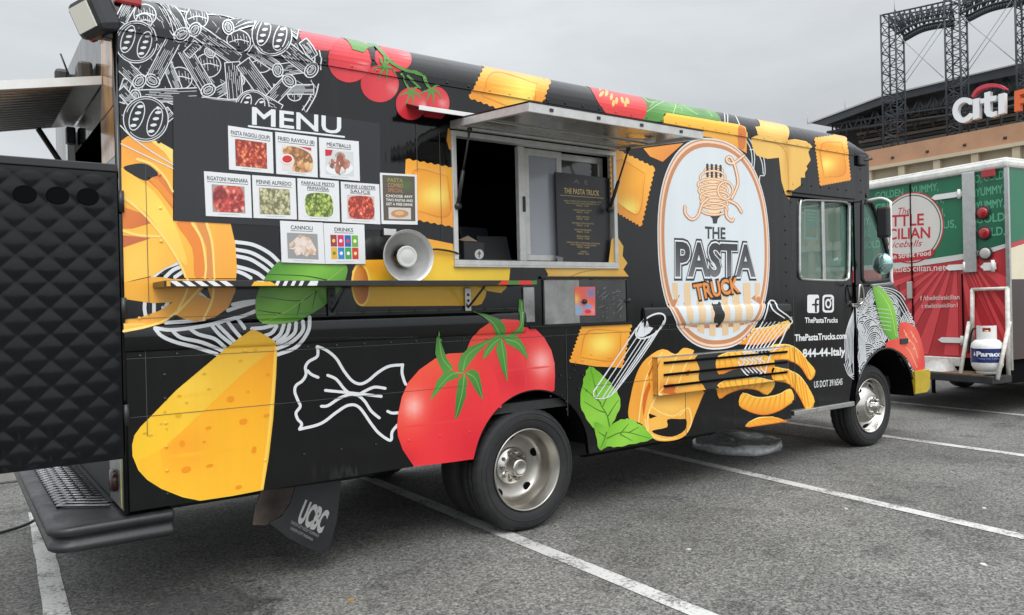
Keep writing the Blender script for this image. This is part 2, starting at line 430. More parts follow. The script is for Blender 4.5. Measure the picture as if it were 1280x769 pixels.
# ------------------------------------------------------------------ shared materials
BLACK = mat('black_paint', (0.0022, 0.0024, 0.0028), 0.10, spec=0.5, coat=0.0, noise=(2.0, 0.3, 4), bump=(3.2, 0.22, 0.03), stretch=(2.2, 1, 0.12), rvar=0.06)
BLACK_M = mat('black_rubber', (0.022, 0.022, 0.023), 0.62, noise=(14, 0.3, 5), bump=(60, 0.15, 0.004))
TYRE = mat('tyre_rubber', (0.017, 0.017, 0.018), 0.72, noise=(9, 0.35, 6), bump=(120, 0.2, 0.003))
ALU = mat('aluminium', (0.62, 0.62, 0.60), 0.34, 1.0, noise=(20, 0.12, 4), bump=(30, 0.05, 0.003), rvar=0.08)
STEEL = mat('brushed_steel', (0.42, 0.42, 0.41), 0.28, 1.0, noise=(5, 0.22, 5), bump=(7, 0.10, 0.01), rvar=0.08)
CHROME = mat('wheel_chrome', (0.62, 0.60, 0.565), 0.20, 1.0, noise=(4, 0.05, 3))
WHEEL = mat('wheel_satin', (0.43, 0.41, 0.375), 0.34, 1.0, noise=(9, 0.14, 5), rvar=0.05)
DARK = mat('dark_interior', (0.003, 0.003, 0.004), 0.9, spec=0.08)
WHITE = mat('white_paint', (0.74, 0.74, 0.72), 0.4, noise=(12, 0.08, 5))
DWHITE = mat('weathered_white', (0.62, 0.61, 0.58), 0.55, noise=(9, 0.22, 7), bump=(40, 0.1, 0.004))
PAPER = mat('paper', (0.80, 0.80, 0.79), 0.45, attr=True)
BPLAST = mat('black_plastic', (0.02, 0.02, 0.022), 0.4, noise=(30, 0.2, 4))
GLASSD = mat('smoked_glass', (0.05, 0.062, 0.06), 0.04, 0.0, spec=0.9, alpha=0.45)
GLASST = mat('tinted_glass', (0.10, 0.20, 0.165), 0.03, spec=0.9, alpha=0.42)
RIVET = mat('rivet_paint', (0.028, 0.028, 0.03), 0.25, coat=0.4)
REDL = mat('red_lens', (0.35, 0.012, 0.018), 0.15, coat=0.6)
GREYL = mat('pale_lens', (0.45, 0.44, 0.40), 0.15, coat=0.6)

# ================================================================== GROUND
def asphalt_material():
    m = bpy.data.materials.new('worn_asphalt'); m.use_nodes = True; t = m.node_tree; b = t.nodes['Principled BSDF']
    L = t.links.new
    geo = t.nodes.new('ShaderNodeNewGeometry')
    def noise(s, d=4, r=0.6):
        n = t.nodes.new('ShaderNodeTexNoise'); n.inputs['Scale'].default_value = s; n.inputs['Detail'].default_value = d; n.inputs['Roughness'].default_value = r; L(geo.outputs['Position'], n.inputs['Vector']); return n.outputs[0]
    def mr(x, a, bb, c, d):
        n = t.nodes.new('ShaderNodeMapRange'); n.inputs[1].default_value = a; n.inputs[2].default_value = bb; n.inputs[3].default_value = c; n.inputs[4].default_value = d; L(x, n.inputs[0]); return n.outputs[0]
    def mu(x, y):
        n = t.nodes.new('ShaderNodeMath'); n.operation = 'MULTIPLY'; L(x, n.inputs[0]); L(y, n.inputs[1]); return n.outputs[0]
    vo = t.nodes.new('ShaderNodeTexVoronoi'); vo.inputs['Scale'].default_value = 95; L(geo.outputs['Position'], vo.inputs['Vector'])
    sepc = t.nodes.new('ShaderNodeSeparateColor'); L(vo.outputs['Color'], sepc.inputs[0])
    stone = mr(sepc.outputs[0], 0, 1, 0.5, 1.7)
    speck = mr(noise(38, 5, 0.75), 0.3, 0.7, 0.45, 1.6)
    fine = mr(noise(260, 2, 0.6), 0.3, 0.7, 0.75, 1.25)
    patch = mr(noise(0.7, 5, 0.6), 0.3, 0.7, 0.70, 1.30)
    stain = mr(noise(2.3, 4, 0.7), 0.54, 0.70, 1.0, 0.58)
    # darker oily blotches, pale dusty streaks
    blot = mr(noise(5.5, 5, 0.75), 0.57, 0.72, 1.0, 0.45)
    # damp patch beside the rear step, with its own ragged outline
    dv = t.nodes.new('ShaderNodeVectorMath'); dv.operation = 'DISTANCE'; dv.inputs[1].default_value = (0.32, 0.0, 0); L(geo.outputs['Position'], dv.inputs[0])
    dn = t.nodes.new('ShaderNodeMath'); dn.operation = 'MULTIPLY_ADD'; dn.inputs[1].default_value = -0.95; L(noise(6, 6, 0.7), dn.inputs[0]); L(dv.outputs['Value'], dn.inputs[2])
    damp = mr(dn.outputs[0], -0.22, -0.02, 0.42, 1.0)
    a = mu(mu(mu(stone, speck), mu(fine, mu(patch, stain))), mu(blot, damp))
    L(mr(dn.outputs[0], -0.22, -0.02, 0.30, 0.85), b.inputs['Roughness'])
    sc = t.nodes.new('ShaderNodeVectorMath'); sc.operation = 'SCALE'; sc.inputs[0].default_value = (0.138, 0.136, 0.127); L(a, sc.inputs['Scale']); L(sc.outputs[0], b.inputs['Base Color'])
    b.inputs['Specular IOR Level'].default_value = 0.3
    hb = t.nodes.new('ShaderNodeMath'); hb.operation = 'ADD'; L(vo.outputs['Distance'], hb.inputs[0]); L(noise(150, 4, 0.7), hb.inputs[1])
    bp = t.nodes.new('ShaderNodeBump'); bp.inputs['Strength'].default_value = 0.55; bp.inputs['Distance'].default_value = 0.006; L(hb.outputs[0], bp.inputs['Height']); L(bp.outputs[0], b.inputs['Normal'])
    return m
ASPHALT = asphalt_material()
g = MB(); n = 24
g.quad((-900, -900, 0), (900, -900, 0), (900, 900, 0), (-900, 900, 0))
structure(g.build('asphalt_ground', ASPHALT))
def paint_material():
    m = bpy.data.materials.new('worn_line_paint'); m.use_nodes = True; t = m.node_tree; b = t.nodes['Principled BSDF']; L = t.links.new
    geo = t.nodes.new('ShaderNodeNewGeometry')
    n1 = t.nodes.new('ShaderNodeTexNoise'); n1.inputs['Scale'].default_value = 45; n1.inputs['Detail'].default_value = 6; n1.inputs['Roughness'].default_value = 0.75; L(geo.outputs['Position'], n1.inputs['Vector'])
    n2 = t.nodes.new('ShaderNodeTexNoise'); n2.inputs['Scale'].default_value = 4; n2.inputs['Detail'].default_value = 3; L(geo.outputs['Position'], n2.inputs['Vector'])
    ad = t.nodes.new('ShaderNodeMath'); ad.operation = 'MULTIPLY_ADD'; ad.inputs[1].default_value = 0.55; L(n2.outputs[0], ad.inputs[0]); L(n1.outputs[0], ad.inputs[2])
    r = t.nodes.new('ShaderNodeValToRGB'); e = r.color_ramp.elements; e[0].position = 0.62; e[0].color = (0.13, 0.13, 0.125, 1); e[1].position = 0.78; e[1].color = (0.55, 0.55, 0.53, 1)
    L(ad.outputs[0], r.inputs[0]); L(r.outputs[0], b.inputs['Base Color']); b.inputs['Roughness'].default_value = 0.75
    bp = t.nodes.new('ShaderNodeBump'); bp.inputs['Strength'].default_value = 0.3; bp.inputs['Distance'].default_value = 0.003; L(n1.outputs[0], bp.inputs['Height']); L(bp.outputs[0], b.inputs['Normal'])
    return m
PAINT = paint_material()
# bay lines run across the truck, about 2.5 m apart
for (x0, x1, y0, y1) in ((2.262, 2.21, 0.4, -1.75), (4.95, 4.62, 1.3, -1.85), (7.42, 7.27, 1.6, -0.5), (-0.10, -0.21, 2.84, 0.41), (9.98, 9.80, 1.8, -0.3)):
    sl = (x1-x0)/(y1-y0); ya, yb = (2.9, -2.8)
    if x0 < 0: ya, yb = 2.85, -2.6
    k = MB(); hw = 0.056; ny = 24; rr = random.Random(int(x0*100)); L_, R_ = [], []
    for i in range(ny+1):
        y = ya+(yb-ya)*i/ny; x = x0+sl*(y-y0)
        L_.append((x-hw+rr.uniform(-.004, .004), y, 0.004)); R_.append((x+hw+rr.uniform(-.004, .004), y, 0.004))
    k.add(L_+R_, [(i, i+1, ny+2+i, ny+1+i) for i in range(ny)])
    structure(k.build('parking_line', PAINT))
# pale concrete kerb beyond the truck, past the first bay line
k = MB(); k.box(-9, 9, 4.2, 4.4, 0, 0.12, bev=0.02)
structure(k.build('kerb', mat('kerb_concrete', (0.36, 0.35, 0.33), 0.85, noise=(6, 0.25, 6), bump=(50, 0.2, 0.004))))
k = MB(); k.quad((-9, 4.4, 0.105), (9, 4.4, 0.105), (9, 7.2, 0.105), (-9, 7.2, 0.105))
structure(k.build('pavement', mat('pavement_concrete', (0.33, 0.325, 0.31), 0.85, noise=(3, 0.25, 7), bump=(60, 0.2, 0.003))))
# grit and litter specks
for i, (x, y, s) in enumerate([(3.9, -2.1, .018), (1.0, -.35, .02), (-.02, 1.9, .022), (4.4, -1.0, .014), (5.1, -1.6, .014), (2.9, -.9, .012), (.45, -.3, .016)]):
    k = MB(); a = rng.uniform(.6, 1.3, 7)
    k.prism([(x+s*a[j]*math.cos(j*.9), y+s*a[j]*math.sin(j*.9)) for j in range(7)], 0.0005, 0.007, 'z')
    o = k.build('litter_scrap', mat('dry_leaf', (0.30, 0.19, 0.07), 0.8) if i in (1, 2) else DWHITE)
    tag(o, 'brown dry scrap lying on the asphalt near the truck step' if i in (1, 2) else 'tiny pale pebble lying on the open asphalt beside the truck', 'scrap' if i in (1, 2) else 'pebble', 'dry scraps on the asphalt' if i in (1, 2) else 'pale pebbles on the asphalt')

# ================================================================== FOOD TRUCK
truck = thing('food_truck', 'black step van food truck covered in pasta, tomato and cheese artwork', 'food truck', (2.5, 1.2, 0))
WIN = (1.885, 3.235, 1.735, 2.53)            # serving window x0 x1 z0 z1
ARCH_R = (2.46, 0.435, 0.475); ARCH_F = (6.83, 0.40, 0.56)
def arc(cx, cz, r, z0, n=22, sx=1.0):
    a0 = math.asin((z0-cz)/r); return [(cx-r*sx*math.cos(a), cz+r*math.sin(a)) for a in np.linspace(a0, math.pi-a0, n)]
def shell(name, loops, rule='eo', step=0.25, zfun=None, thick=0.03, m=BLACK, parent=truck, surf=SIDE, off=0.0):
    """sheet following the side surface with an inner skin a little behind it"""
    V, F = triangulate(loops, step, surf.hl, surf.vl if zfun is None else (), rule)
    k = MB(); idx = {}; pts = []; fs = []
    for t in F:
        zn = zfun or surf.zn(V[t].mean(0)); q = []
        if zn == 'vent': zn = 'rail'
        for i in t:
            kk = (int(i), zn)
            if kk not in idx: idx[kk] = len(pts); pts.append(surf.pos(float(V[i][0]), float(V[i][1]), zn, off))
            q.append(idx[kk])
        fs.append(q)
    k.add(pts, fs, True); n0 = len(pts)
    me = k.mesh(name, False); o = obj(name, me, m, parent)
    bm = bmesh.new(); bm.from_mesh(me); bmesh.ops.recalc_face_normals(bm, faces=bm.faces)
    bm.faces.ensure_lookup_table()
    s = sum(f.normal.y*f.calc_area() for f in bm.faces)
    if s > 0: bmesh.ops.reverse_faces(bm, faces=bm.faces)
    bm.to_mesh(me); bm.free()
    if thick:
        md = o.modifiers.new('sheet', 'SOLIDIFY'); md.thickness = thick; md.offset = -1
    es = o.modifiers.new('edges', 'EDGE_SPLIT'); es.split_angle = R(40)
    return o
# side wall with window opening and rear wheel arch; the skirt ahead of the rear wheel hangs lower
ZS, ZM = 0.543, 0.437
WL = [(WIN[0], WIN[2]), (WIN[1], WIN[2]), (WIN[1], WIN[3]), (WIN[0], WIN[3])]
ar = arc(*ARCH_R, 0.50)
side_loop = [(X_REAR, ZS), (ar[0][0], ZS)]+[p for p in ar if p[1] > ZS]+[(ar[-1][0], ZM), (X_DOOR0-0.012, ZM), (X_DOOR0-0.012, 2.365), (X_DOOR1+0.004, 2.365), (X_DOOR1+0.004, 2.42), (X_CAB, 2.42), (X_CAB, CH[0]), (X_REAR, CH[0])]
side_loop = [(p[0], max(p[1], ZM)) for p in side_loop]
shell('side_wall', [side_loop, WL])
# roof edge sheet + roof, nose rounded at the front
def roof():
    k = MB(); xs = [X_REAR]+list(np.linspace(X_REAR+.5, 6.1, 12))+[6.25, 6.38, 6.47, 6.53, 6.56]
    prof = CURVE+[(0.7, 3.075), (TW/2, 3.085), (TW-.7, 3.075)]+[(TW-y, z) for y, z in CURVE[::-1]]
    def drop(x): return 0 if x < 6.2 else 0.17*((x-6.2)/0.36)**2.2
    n = len(prof); vs = []
    for x in xs:
        for (y, z) in prof: vs.append((x, y+(0.0), max(z-drop(x)*(z-CURVE[0][1])/0.24, CURVE[0][1])))
    fs = [(i*n+j, i*n+j+1, (i+1)*n+j+1, (i+1)*n+j) for i in range(len(xs)-1) for j in range(n-1)]
    k.add(vs, fs, True)
    k.add([vs[j] for j in range(n)], [tuple(range(n))])
    return k.build('roof', BLACK, truck)
roof()
# far side, rear wall with its opening, floor, front
k = MB(); k.box(X_REAR, 5.42, TW-.03, TW, 0.5, Z_LIP+.012); k.box(5.4205, 6.1995, TW-.03, TW, .5, 1.62); k.box(5.4205, 6.1995, TW-.03, TW, 2.34, Z_LIP+.012); k.box(6.2, 6.6, TW-.03, TW, .5, Z_LIP+.012); k.build('far_wall', BLACK, truck)
k = MB(); k.box(X_REAR+.02, 6.3, .04, TW-.04, 0.78, 0.84); k.build('floor_pan', BLACK_M, truck)
REARM = mat('rear_vinyl', (0.42, 0.19, 0.03), 0.2, noise=(9, 0.98, 2), stretch=(1, 1, .35), coat=.5)
k = MB(); k.prism([(0.012, 2.22), (.40, 2.22), (.40, 2.455), (0.012, 2.455)], X_REAR-.013, X_REAR+.03, 'x'); k.prism([(0.012, 2.456), (.36, 2.456), (.30, 2.83), (0.012, 2.83)], X_REAR-.018, X_REAR-.0145, 'x'); k.build('rear_jamb_film', REARM, truck)
k = MB(); k.prism([(0.012, ZS), (.40, ZS), (.40, 2.218), (0.012, 2.218)], X_REAR-.012, X_REAR+.03, 'x'); k.build('rear_jamb', mat('rear_jamb_metal', (.34, .35, .36), .3, .8, noise=(4, .3, 4), stretch=(1, 1, .3)), truck)
k = MB(); k.prism([(0.012, 2.46), (TW-.012, 2.46), (TW-.012, 2.84), (0.012, 2.84)], X_REAR-.014, X_REAR+.03, 'x'); k.build('rear_header', BLACK, truck)
k = MB(); k.prism([(TW-.42, ZS), (TW-.012, ZS), (TW-.012, 2.455), (TW-.42, 2.455)], X_REAR-.012, X_REAR+.03, 'x'); k.build('rear_jamb', BLACK, truck)
k = MB(); k.prism([(0.404, ZS), (TW-.424, ZS), (TW-.424, .84), (.404, .84)], X_REAR-.010, X_REAR+.03, 'x'); k.build('rear_sill', BLACK_M, truck)
k = MB(); k.tube([(X_REAR-.002, .006, ZS-.005), (X_REAR-.002, .006, 2.83)], .014, 8); k.build('corner_trim', BLACK, truck)
k = MB()   # thin bright edge where the yellow wrap is folded round the rear corner
k.add([(X_REAR-.02, .02, .56), (X_REAR-.02, .05, .56), (X_REAR-.02, .05, .80), (X_REAR-.02, .03, .82)], [(0, 1, 2, 3)]); k.build('wrap_fold', mat('yellow_film', (.55, .45, .06), .4, noise=(18, .4, 4)), truck)
# interior: dark kitchen walls seen through window and rear
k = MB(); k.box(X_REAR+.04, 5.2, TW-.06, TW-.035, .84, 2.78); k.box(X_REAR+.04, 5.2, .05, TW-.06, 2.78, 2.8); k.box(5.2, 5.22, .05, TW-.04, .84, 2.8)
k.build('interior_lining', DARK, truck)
k = MB()   # kitchen hood and shelf inside, barely lit
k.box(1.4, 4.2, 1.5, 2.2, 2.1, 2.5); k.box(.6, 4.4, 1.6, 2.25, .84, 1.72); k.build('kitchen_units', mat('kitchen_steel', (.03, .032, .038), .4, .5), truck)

# --- cab side ahead of the door: quarter window, fender
FRONT = [(7.60, .62), (7.595, .74), (7.55, .90), (7.47, 1.14), (7.36, 1.32), (7.22, 1.48), (7.06, 1.575), (6.965, 1.62), (6.945, 2.03), (6.82, 2.20), (6.66, 2.385), (6.60, 2.42)]
def yin(x):          # the nose sides draw in towards the front
    return 0.0 if x < 6.55 else 0.055*((x-6.55)/1.0)**1.6
class CabSide(TruckSide):
    hl = (); vl = ()
    def pos(s, x, h, zn, off): return (x, yin(x)-off, h)
    def zn(s, c): return 'cab'
    def px(s, u, v):
        d = ray(u, v); y = 0
        for _ in range(6): q = CAM+d*((y-CAM[1])/d[1]); y = yin(q[0])
        return (q[0], q[2])
CABS = CabSide()
QW = [CABS.px(*p) for p in [(1077.5, 258), (1080.5, 254), (1087, 253), (1091, 257), (1098, 278), (1110, 318), (1111.5, 345), (1108, 350), (1084, 353), (1079, 350), (1077.5, 340)]]
af = arc(ARCH_F[0], ARCH_F[1], ARCH_F[2], .43, 24)
cab_loop = [(X_DOOR1+.012, .60), (6.36, .50), (af[0][0]+.0, .44)]+[(x, z) for x, z in af if x < 7.39 and z > .5]+[(7.40, .66)]+[(x, z) for x, z in FRONT if z > .65]+[(X_DOOR1+.012, 2.42)]
shell('cab_side', [cab_loop, QW], zfun='cab', surf=CABS, step=0.12, thick=0.02)
# nose: front sheet across the width (hood, windscreen)
k = MB(); n = len(FRONT); cols = [(.0, 0.0), (.03, .015), (.10, .05), (.25, .08), (TW/2, .10), (TW-.25, .08), (TW-.1, .05), (TW-.03, .015), (TW, 0)]
vs = []
for dy, fx in cols:
    for (x, z) in FRONT: vs.append((x+fx*.6, yin(x)+dy*(1-2*yin(x)/TW), z))
k.add(vs, [(i*n+j, i*n+j+1, (i+1)*n+j+1, (i+1)*n+j) for i in range(len(cols)-1) for j in range(n-1) if not (7 <= j <= 9 and 2 <= i <= len(cols)-4)], True); k.build('nose', BLACK, truck, False)
k = MB(); k.box(6.52, 6.60, .0, TW, 2.42, Z_LIP); k.build('cab_header', BLACK, truck)
k = MB(); k.box(6.601, 6.93, TW-.03, TW, .45, 1.62); k.box(6.96, 7.5, TW-.09, TW-.06, .6, 1.6); k.build('far_cab_side', BLACK, truck)
k = MB(); k.add([(6.93+.03, .12, 1.64), (6.93+.03, TW-.12, 1.64), (6.70, TW-.12, 2.36), (6.70, .12, 2.36)], [(0, 1, 2, 3)]); k.build('windscreen', GLASST, truck)
k = MB(); k.add([CABS.pos(x, z, 0, -.012) for x, z in QW], [tuple(range(len(QW)))]); qwin = k.build('quarter_window', GLASST, truck)
k = MB(); k.tube([CABS.pos(x, z, 0, .003) for x, z in spline(QW, 3, True)], .016, 6, closed=True); k.build('window_seal', BLACK_M, qwin)
# far side window light comes through the cab: pale teal glass on the other side
k = MB(); k.box(5.425, 6.195, TW-.02, TW-.015, 1.625, 2.335); k.build('far_door_window', GLASST, truck)
k = MB(); k.box(5.225, 5.25, .06, TW-.05, .84, 1.7); k.build('cab_bulkhead', DARK, truck)
# headlight cover hinge on the fender and hood seam
k = MB(); p0, p1 = CABS.px(1123, 427), CABS.px(1133, 427); c = CABS.pos((p0[0]+p1[0])/2, p0[1], 0, .012); k.box(c[0]-.075, c[0]+.075, c[1]-.012, c[1]+.02, c[2]-.028, c[2]+.028, bev=.006); k.build('hood_latch', BPLAST, truck)
k = MB(); k.tube([CABS.pos(*CABS.px(1123.5, v), 0, .0015) for v in (356, 380, 400, 420, 434, 442)], .004, 5); k.build('hood_seam', DARK, truck)
# wheel wells: dark inner arches
for nm, (cx, cz, r), z0 in (('rear', ARCH_R, .5), ('front', ARCH_F, .44)):
    k = MB(); A = arc(cx, cz, r, z0, 20); k.add([(x, .012, z) for x, z in A]+[(x, .75, z) for x, z in A], [(i, i+1, 21+i, 20+i) for i in range(19)], True)
    k.add([(x, .75, z) for x, z in A], [tuple(range(20))]); k.build('wheel_well', DARK, truck, False)
k = MB(); k.tube([(x, .004, z) for x, z in arc(*ARCH_F, .5, 26) if x < 7.36], .012, 6); k.build('arch_lip', BLACK, truck)
# chassis rails, axles, tanks
k = MB(); k.box(.2, 7.3, .62, .72, .50, .72); k.box(.2, 7.3, 1.62, 1.72, .50, .72); k.tube([(2.44, .2, .42), (2.44, 2.15, .42)], .07, 10); k.tube([(6.72, .25, .38), (6.72, 2.1, .38)], .05, 10)
k.box(3.3, 5.0, .3, .6, .46, .74); k.box(3.5, 4.6, 1.75, 2.2, .44, .74); k.tube([(2.5, 1.2, .52), (5.6, 1.2, .55)], .05, 8); k.tube([(1.2, 1.9, .42), (4.6, 1.9, .45)], .035, 8)
k.box(.3, 1.7, .8, 1.55, .34, .72); k.box(.9, 1.6, 1.75, 2.25, .3, .6); k.box(4.7, 6.1, .75, 1.55, .33, .72); k.box(2.95, 3.25, .3, 2.0, .36, .6); k.box(X_REAR+.05, 6.2, TW-.05, TW-.02, .36, .55); k.tube([(3.4, .62, .40), (4.9, .62, .40)], .14, 14)  # boxes, tank and far skirt added to deepen the shade under the truck
k.build('chassis', mat('chassis_paint', (.012, .012, .012), .7, noise=(10, .4, 5)), truck)

# --- rear door, standing open in line with the side: quilted outer sheet
door = MB(); DX0, DX1, DZ0, DZ1 = -1.00, .035, .80, 2.168
ny, nx = 190, 144; vs = []
def quilt(x, z):
    m = min(x-DX0, DX1-x, z-DZ0, DZ1-z-.035)
    if m < 0.004: return 0.0
    a, b = (x/.124+z/.116), (x/.124-z/.116)
    v = abs(math.sin(math.pi*a/1))*abs(math.sin(math.pi*b/1)); return (.0052+.0012*math.sin(x*9+z*4)*math.sin(z*7-x*3))*v**.6*min(1, m/.03)
for j in range(ny+1):
    for i in range(nx+1):
        x, z = DX0+(DX1-DX0)*i/nx, DZ0+(DZ1-DZ0)*j/ny; vs.append((x, -.022-quilt(x, z), z))
door.add(vs, [(j*(nx+1)+i, j*(nx+1)+i+1, (j+1)*(nx+1)+i+1, (j+1)*(nx+1)+i) for j in range(ny) for i in range(nx)], True)
od = door.build('rear_door', mat('black_quilted_sheet', (.0030, .0033, .0042), .17, .0, spec=.32, noise=(6, .35, 5), rvar=.08, bump=(7, .25, .008)), truck, False)
k = MB(); k.box(DX0, DX1, -.020, .022, DZ0, DZ1-.002); k.build('door_core', BPLAST, od)
k = MB(); k.box(DX0-.004, DX1+.004, -.034, .024, DZ1-.034, DZ1+.002, bev=.004); k.build('door_cap', mat('black_trim', (.03, .03, .032), .3, .3), od)
for u, v in ((31, 243), (72, 244.5), (110, 246)):
    p = hit(u, v, 1, -.03)
    k = MB(); k.prism(ell(p[0], p[2], .042, .036, n=22), -.0345, -.020); k.build('hand_hole', DARK, od)
    k = MB(); k.tube([(a, -.033, b) for a, b in ell(p[0], p[2], .043, .037, n=22)], .0028, 5, closed=True); k.build('hole_rim', DARK, od)
for z in (1.0, 1.5, 2.0):
    k = MB(); k.tube([(.052, -.012, z-.05), (.052, -.012, z+.05)], .014, 8); k.build('door_hinge', BPLAST, od)

# --- rear lift-up hatch of tread plate on its struts
TREAD = mat('tread_plate', (.62, .62, .61), .36, 1.0, noise=(30, .15, 4), rvar=.05)
hx0, hx1 = -1.25, .03; hz = lambda x: 2.622+(x-.02)*.205
k = MB(); y0, y1 = .30, 1.36
k.add([(hx0, y0, hz(hx0)), (hx1, y0, hz(hx1)), (hx1, y1, hz(hx1)), (hx0, y1, hz(hx0))], [(0, 1, 2, 3)])
k.add([(hx0, y0, hz(hx0)+.035), (hx1, y0, hz(hx1)+.035), (hx1, y1, hz(hx1)+.035), (hx0, y1, hz(hx0)+.035)], [(3, 2, 1, 0)]); rh = k.build('rear_hatch', TREAD, truck)
k = MB()
for i in range(17):   # raised ribs on its underside
    y = y0+.05+i*.06
    k.tube([(hx0+.02, y, hz(hx0+.02)-.001), (hx1-.12, y, hz(hx1-.12)-.001)], .009, 5, flat=.6)
k.build('hatch_rib', TREAD, rh)
k = MB(); k.add([(hx0, y0-.012, hz(hx0)-.006), (hx1, y0-.012, hz(hx1)-.006), (hx1, y0-.012, hz(hx1)+.036), (hx0, y0-.012, hz(hx0)+.036), (hx0, y0+.006, hz(hx0)-.006), (hx1, y0+.006, hz(hx1)-.006), (hx1, y0+.006, hz(hx1)+.036), (hx0, y0+.006, hz(hx0)+.036)], [(0, 1, 2, 3), (7, 6, 5, 4), (0, 4, 5, 1), (3, 2, 6, 7), (0, 3, 7, 4), (1, 5, 6, 2)]); k.build('hatch_edge', WHITE, rh)
k = MB(); k.tube([(-.16, 1.30, hz(-.16)-.01), (.03, 1.30, 2.25)], .016, 8); k.build('hatch_strut', BPLAST, rh)
k = MB(); k.box(.0, .04, 1.40, 1.48, .9, 2.6); k.build('rear_post', WHITE, truck)
k = MB(); k.box(-.02, .03, 1.26, 1.33, 2.50, 2.60, bev=.01); k.build('hatch_bracket', BPLAST, truck)
# camera and small fittings above the hatch
k = MB(); k.box(-.04, .03, .55, .68, 2.70, 2.80, bev=.015); k.build('rear_fitting', mat('brown_box', (.05, .04, .03), .35, noise=(20, .4, 4)), truck)
k = MB(); k.box(-.12, -.05, .78, .84, 2.74, 2.81, bev=.02); k.tube([(-.06, .8, 2.80), (-.09, .8, 2.89)], .005, 6); k.tube([(-.06, .8, 2.77), (0, .66, 2.75)], .012, 6); k.build('rear_camera', BPLAST, truck)
k = MB(); k.lathe([(.0, -.02), (.045, -.02), (.05, 0), (.04, .02), (0, .025)], (.02, .45, 2.92), 'x', 16); k.build('red_marker_lamp', REDL, truck)
# flood lamp on the roof corner
c = hit(115, 22, 1, .02)
fl = MB(); M = Matrix.Translation(c) @ Matrix.Rotation(R(-22), 4, 'Y') @ Matrix.Rotation(R(32), 4, 'Z')
fl.box(-.05, .09, -.085, .085, -.088, .088, M, bev=.035); flood = fl.build('flood_lamp', BPLAST, truck)
k = MB(); k.box(-.056, -.048, -.056, .056, -.058, .058, M); k.build('lamp_lens', mat('lamp_glass', (.72, .70, .62), .12, coat=.4), flood)
k = MB(); k.tube([c+np.array([.03, .0, -.06]), (.03, .03, 2.80)], .018, 8); k.box(.0, .06, .0, .05, 2.76, 2.82, bev=.006); k.build('lamp_bracket', BPLAST, flood)
p = SIDE.px(159, 4); q = SIDE.pos(p[0], p[1], 'flat', .012)
k = MB(); k.box(q[0]-.06, q[0]+.06, q[1]-.02, q[1]+.02, q[2]-.03, q[2]+.05, bev=.012); k.build('red_marker_lamp', REDL, truck)
p = SIDE.px(1075, 201); k = MB(); k.box(p[0]-.06, p[0]+.06, -.035, 0.0, p[1]-.05, p[1]+.05, bev=.012); k.tube([(p[0]+.02, -.03, p[1]), (p[0]+.12, -.05, p[1]+.02)], .012, 6); k.build('front_marker_lamp', BPLAST, truck)

# --- rear step bumper
def step_outline(x0, x1, y0, y1, r, n=7):
    o = []
    for cx, cy, a0 in ((x0+r, y0+r, 180), (x1-.02, y0+.02, 270), (x1-.02, y1-.02, 0), (x0+r, y1-r, 90)):
        rr_ = r if cx < 0 else .02
        o += [(cx+rr_*math.cos(R(a0+90*i/n)), cy+rr_*math.sin(R(a0+90*i/n))) for i in range(n+1)]
    return o
st = MB(); O = step_outline(-.26, .25, -.02, 2.36, .10)
def ring(o, d, z): 
    cx = np.mean([p[0] for p in o]); 
    return [((p[0]-d if p[0] < 0 else p[0]), (p[1]-d if p[1] < 1 else p[1]+d), z) for p in o]
lv = [(0.0, .405), (.012, .415), (.012, .44), (-.006, .45), (-.006, .475), (.014, .485), (.014, .512), (.0, .522), (-.03, .524)]
rs = [ring(O, d, z) for d, z in lv]; n = len(O); vs = [p for r_ in rs for p in r_]
st.add(vs, [(i*n+j, i*n+(j+1) % n, (i+1)*n+(j+1) % n, (i+1)*n+j) for i in range(len(rs)-1) for j in range(n)], True); st.add(rs[-1], [tuple(range(n))]); st.add(rs[0], [tuple(range(n))[::-1]])
step = st.build('rear_step', mat('step_rubber', (.016, .0165, .018), .40, noise=(9, .35, 6), bump=(40, .25, .004), rvar=.1), truck)
k = MB(); GX0, GX1, GY0, GY1 = -.20, .015, .42, 1.9
for i in range(22):
    y = GY0+(GY1-GY0)*i/21
    for s in (1, -1):
        k.tube([(GX0, y, .534), (GX1, y+s*.16, .534)], .0065, 4)
k.build('step_grating', mat('galvanised_grating', (.38, .38, .38), .35, .9, noise=(30, .3, 4)), step)
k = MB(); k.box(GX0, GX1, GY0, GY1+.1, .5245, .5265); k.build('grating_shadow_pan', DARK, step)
k = MB(); k.box(.0, .06, .35, 2.0, .50, .53); k.box(.3, .5, .65, .7, .42, .6); k.box(.1, .5, 1.65, 1.7, .42, .6); k.build('step_bracket', BLACK_M, step)
k = MB(); k.lathe([(0, -.02), (.05, -.02), (.058, 0), (.05, .01)], (.03, .22, .66), 'x', 18); k.build('tail_lamp', mat('dark_lens', (.06, .02, .015), .2, coat=.4), truck)
# --- shore power cable with green connector
cb = MB(); cb.tube(spline([(-1.2, 2.1, .012), (-.6, 2.25, .012), (-.357, 2.30, .014), (-.2, 2.35, .03), (-.105, 2.42, .06)], 6), .011, 7)
cable = tag(cb.build('power_cable', BPLAST), 'thin black power cable running over the asphalt to a green plug', 'cable')
k = MB(); k.box(-.12, -.06, 2.40, 2.46, .03, .09, bev=.012); k.build('connector', mat('green_plastic', (.02, .30, .08), .4), cable)
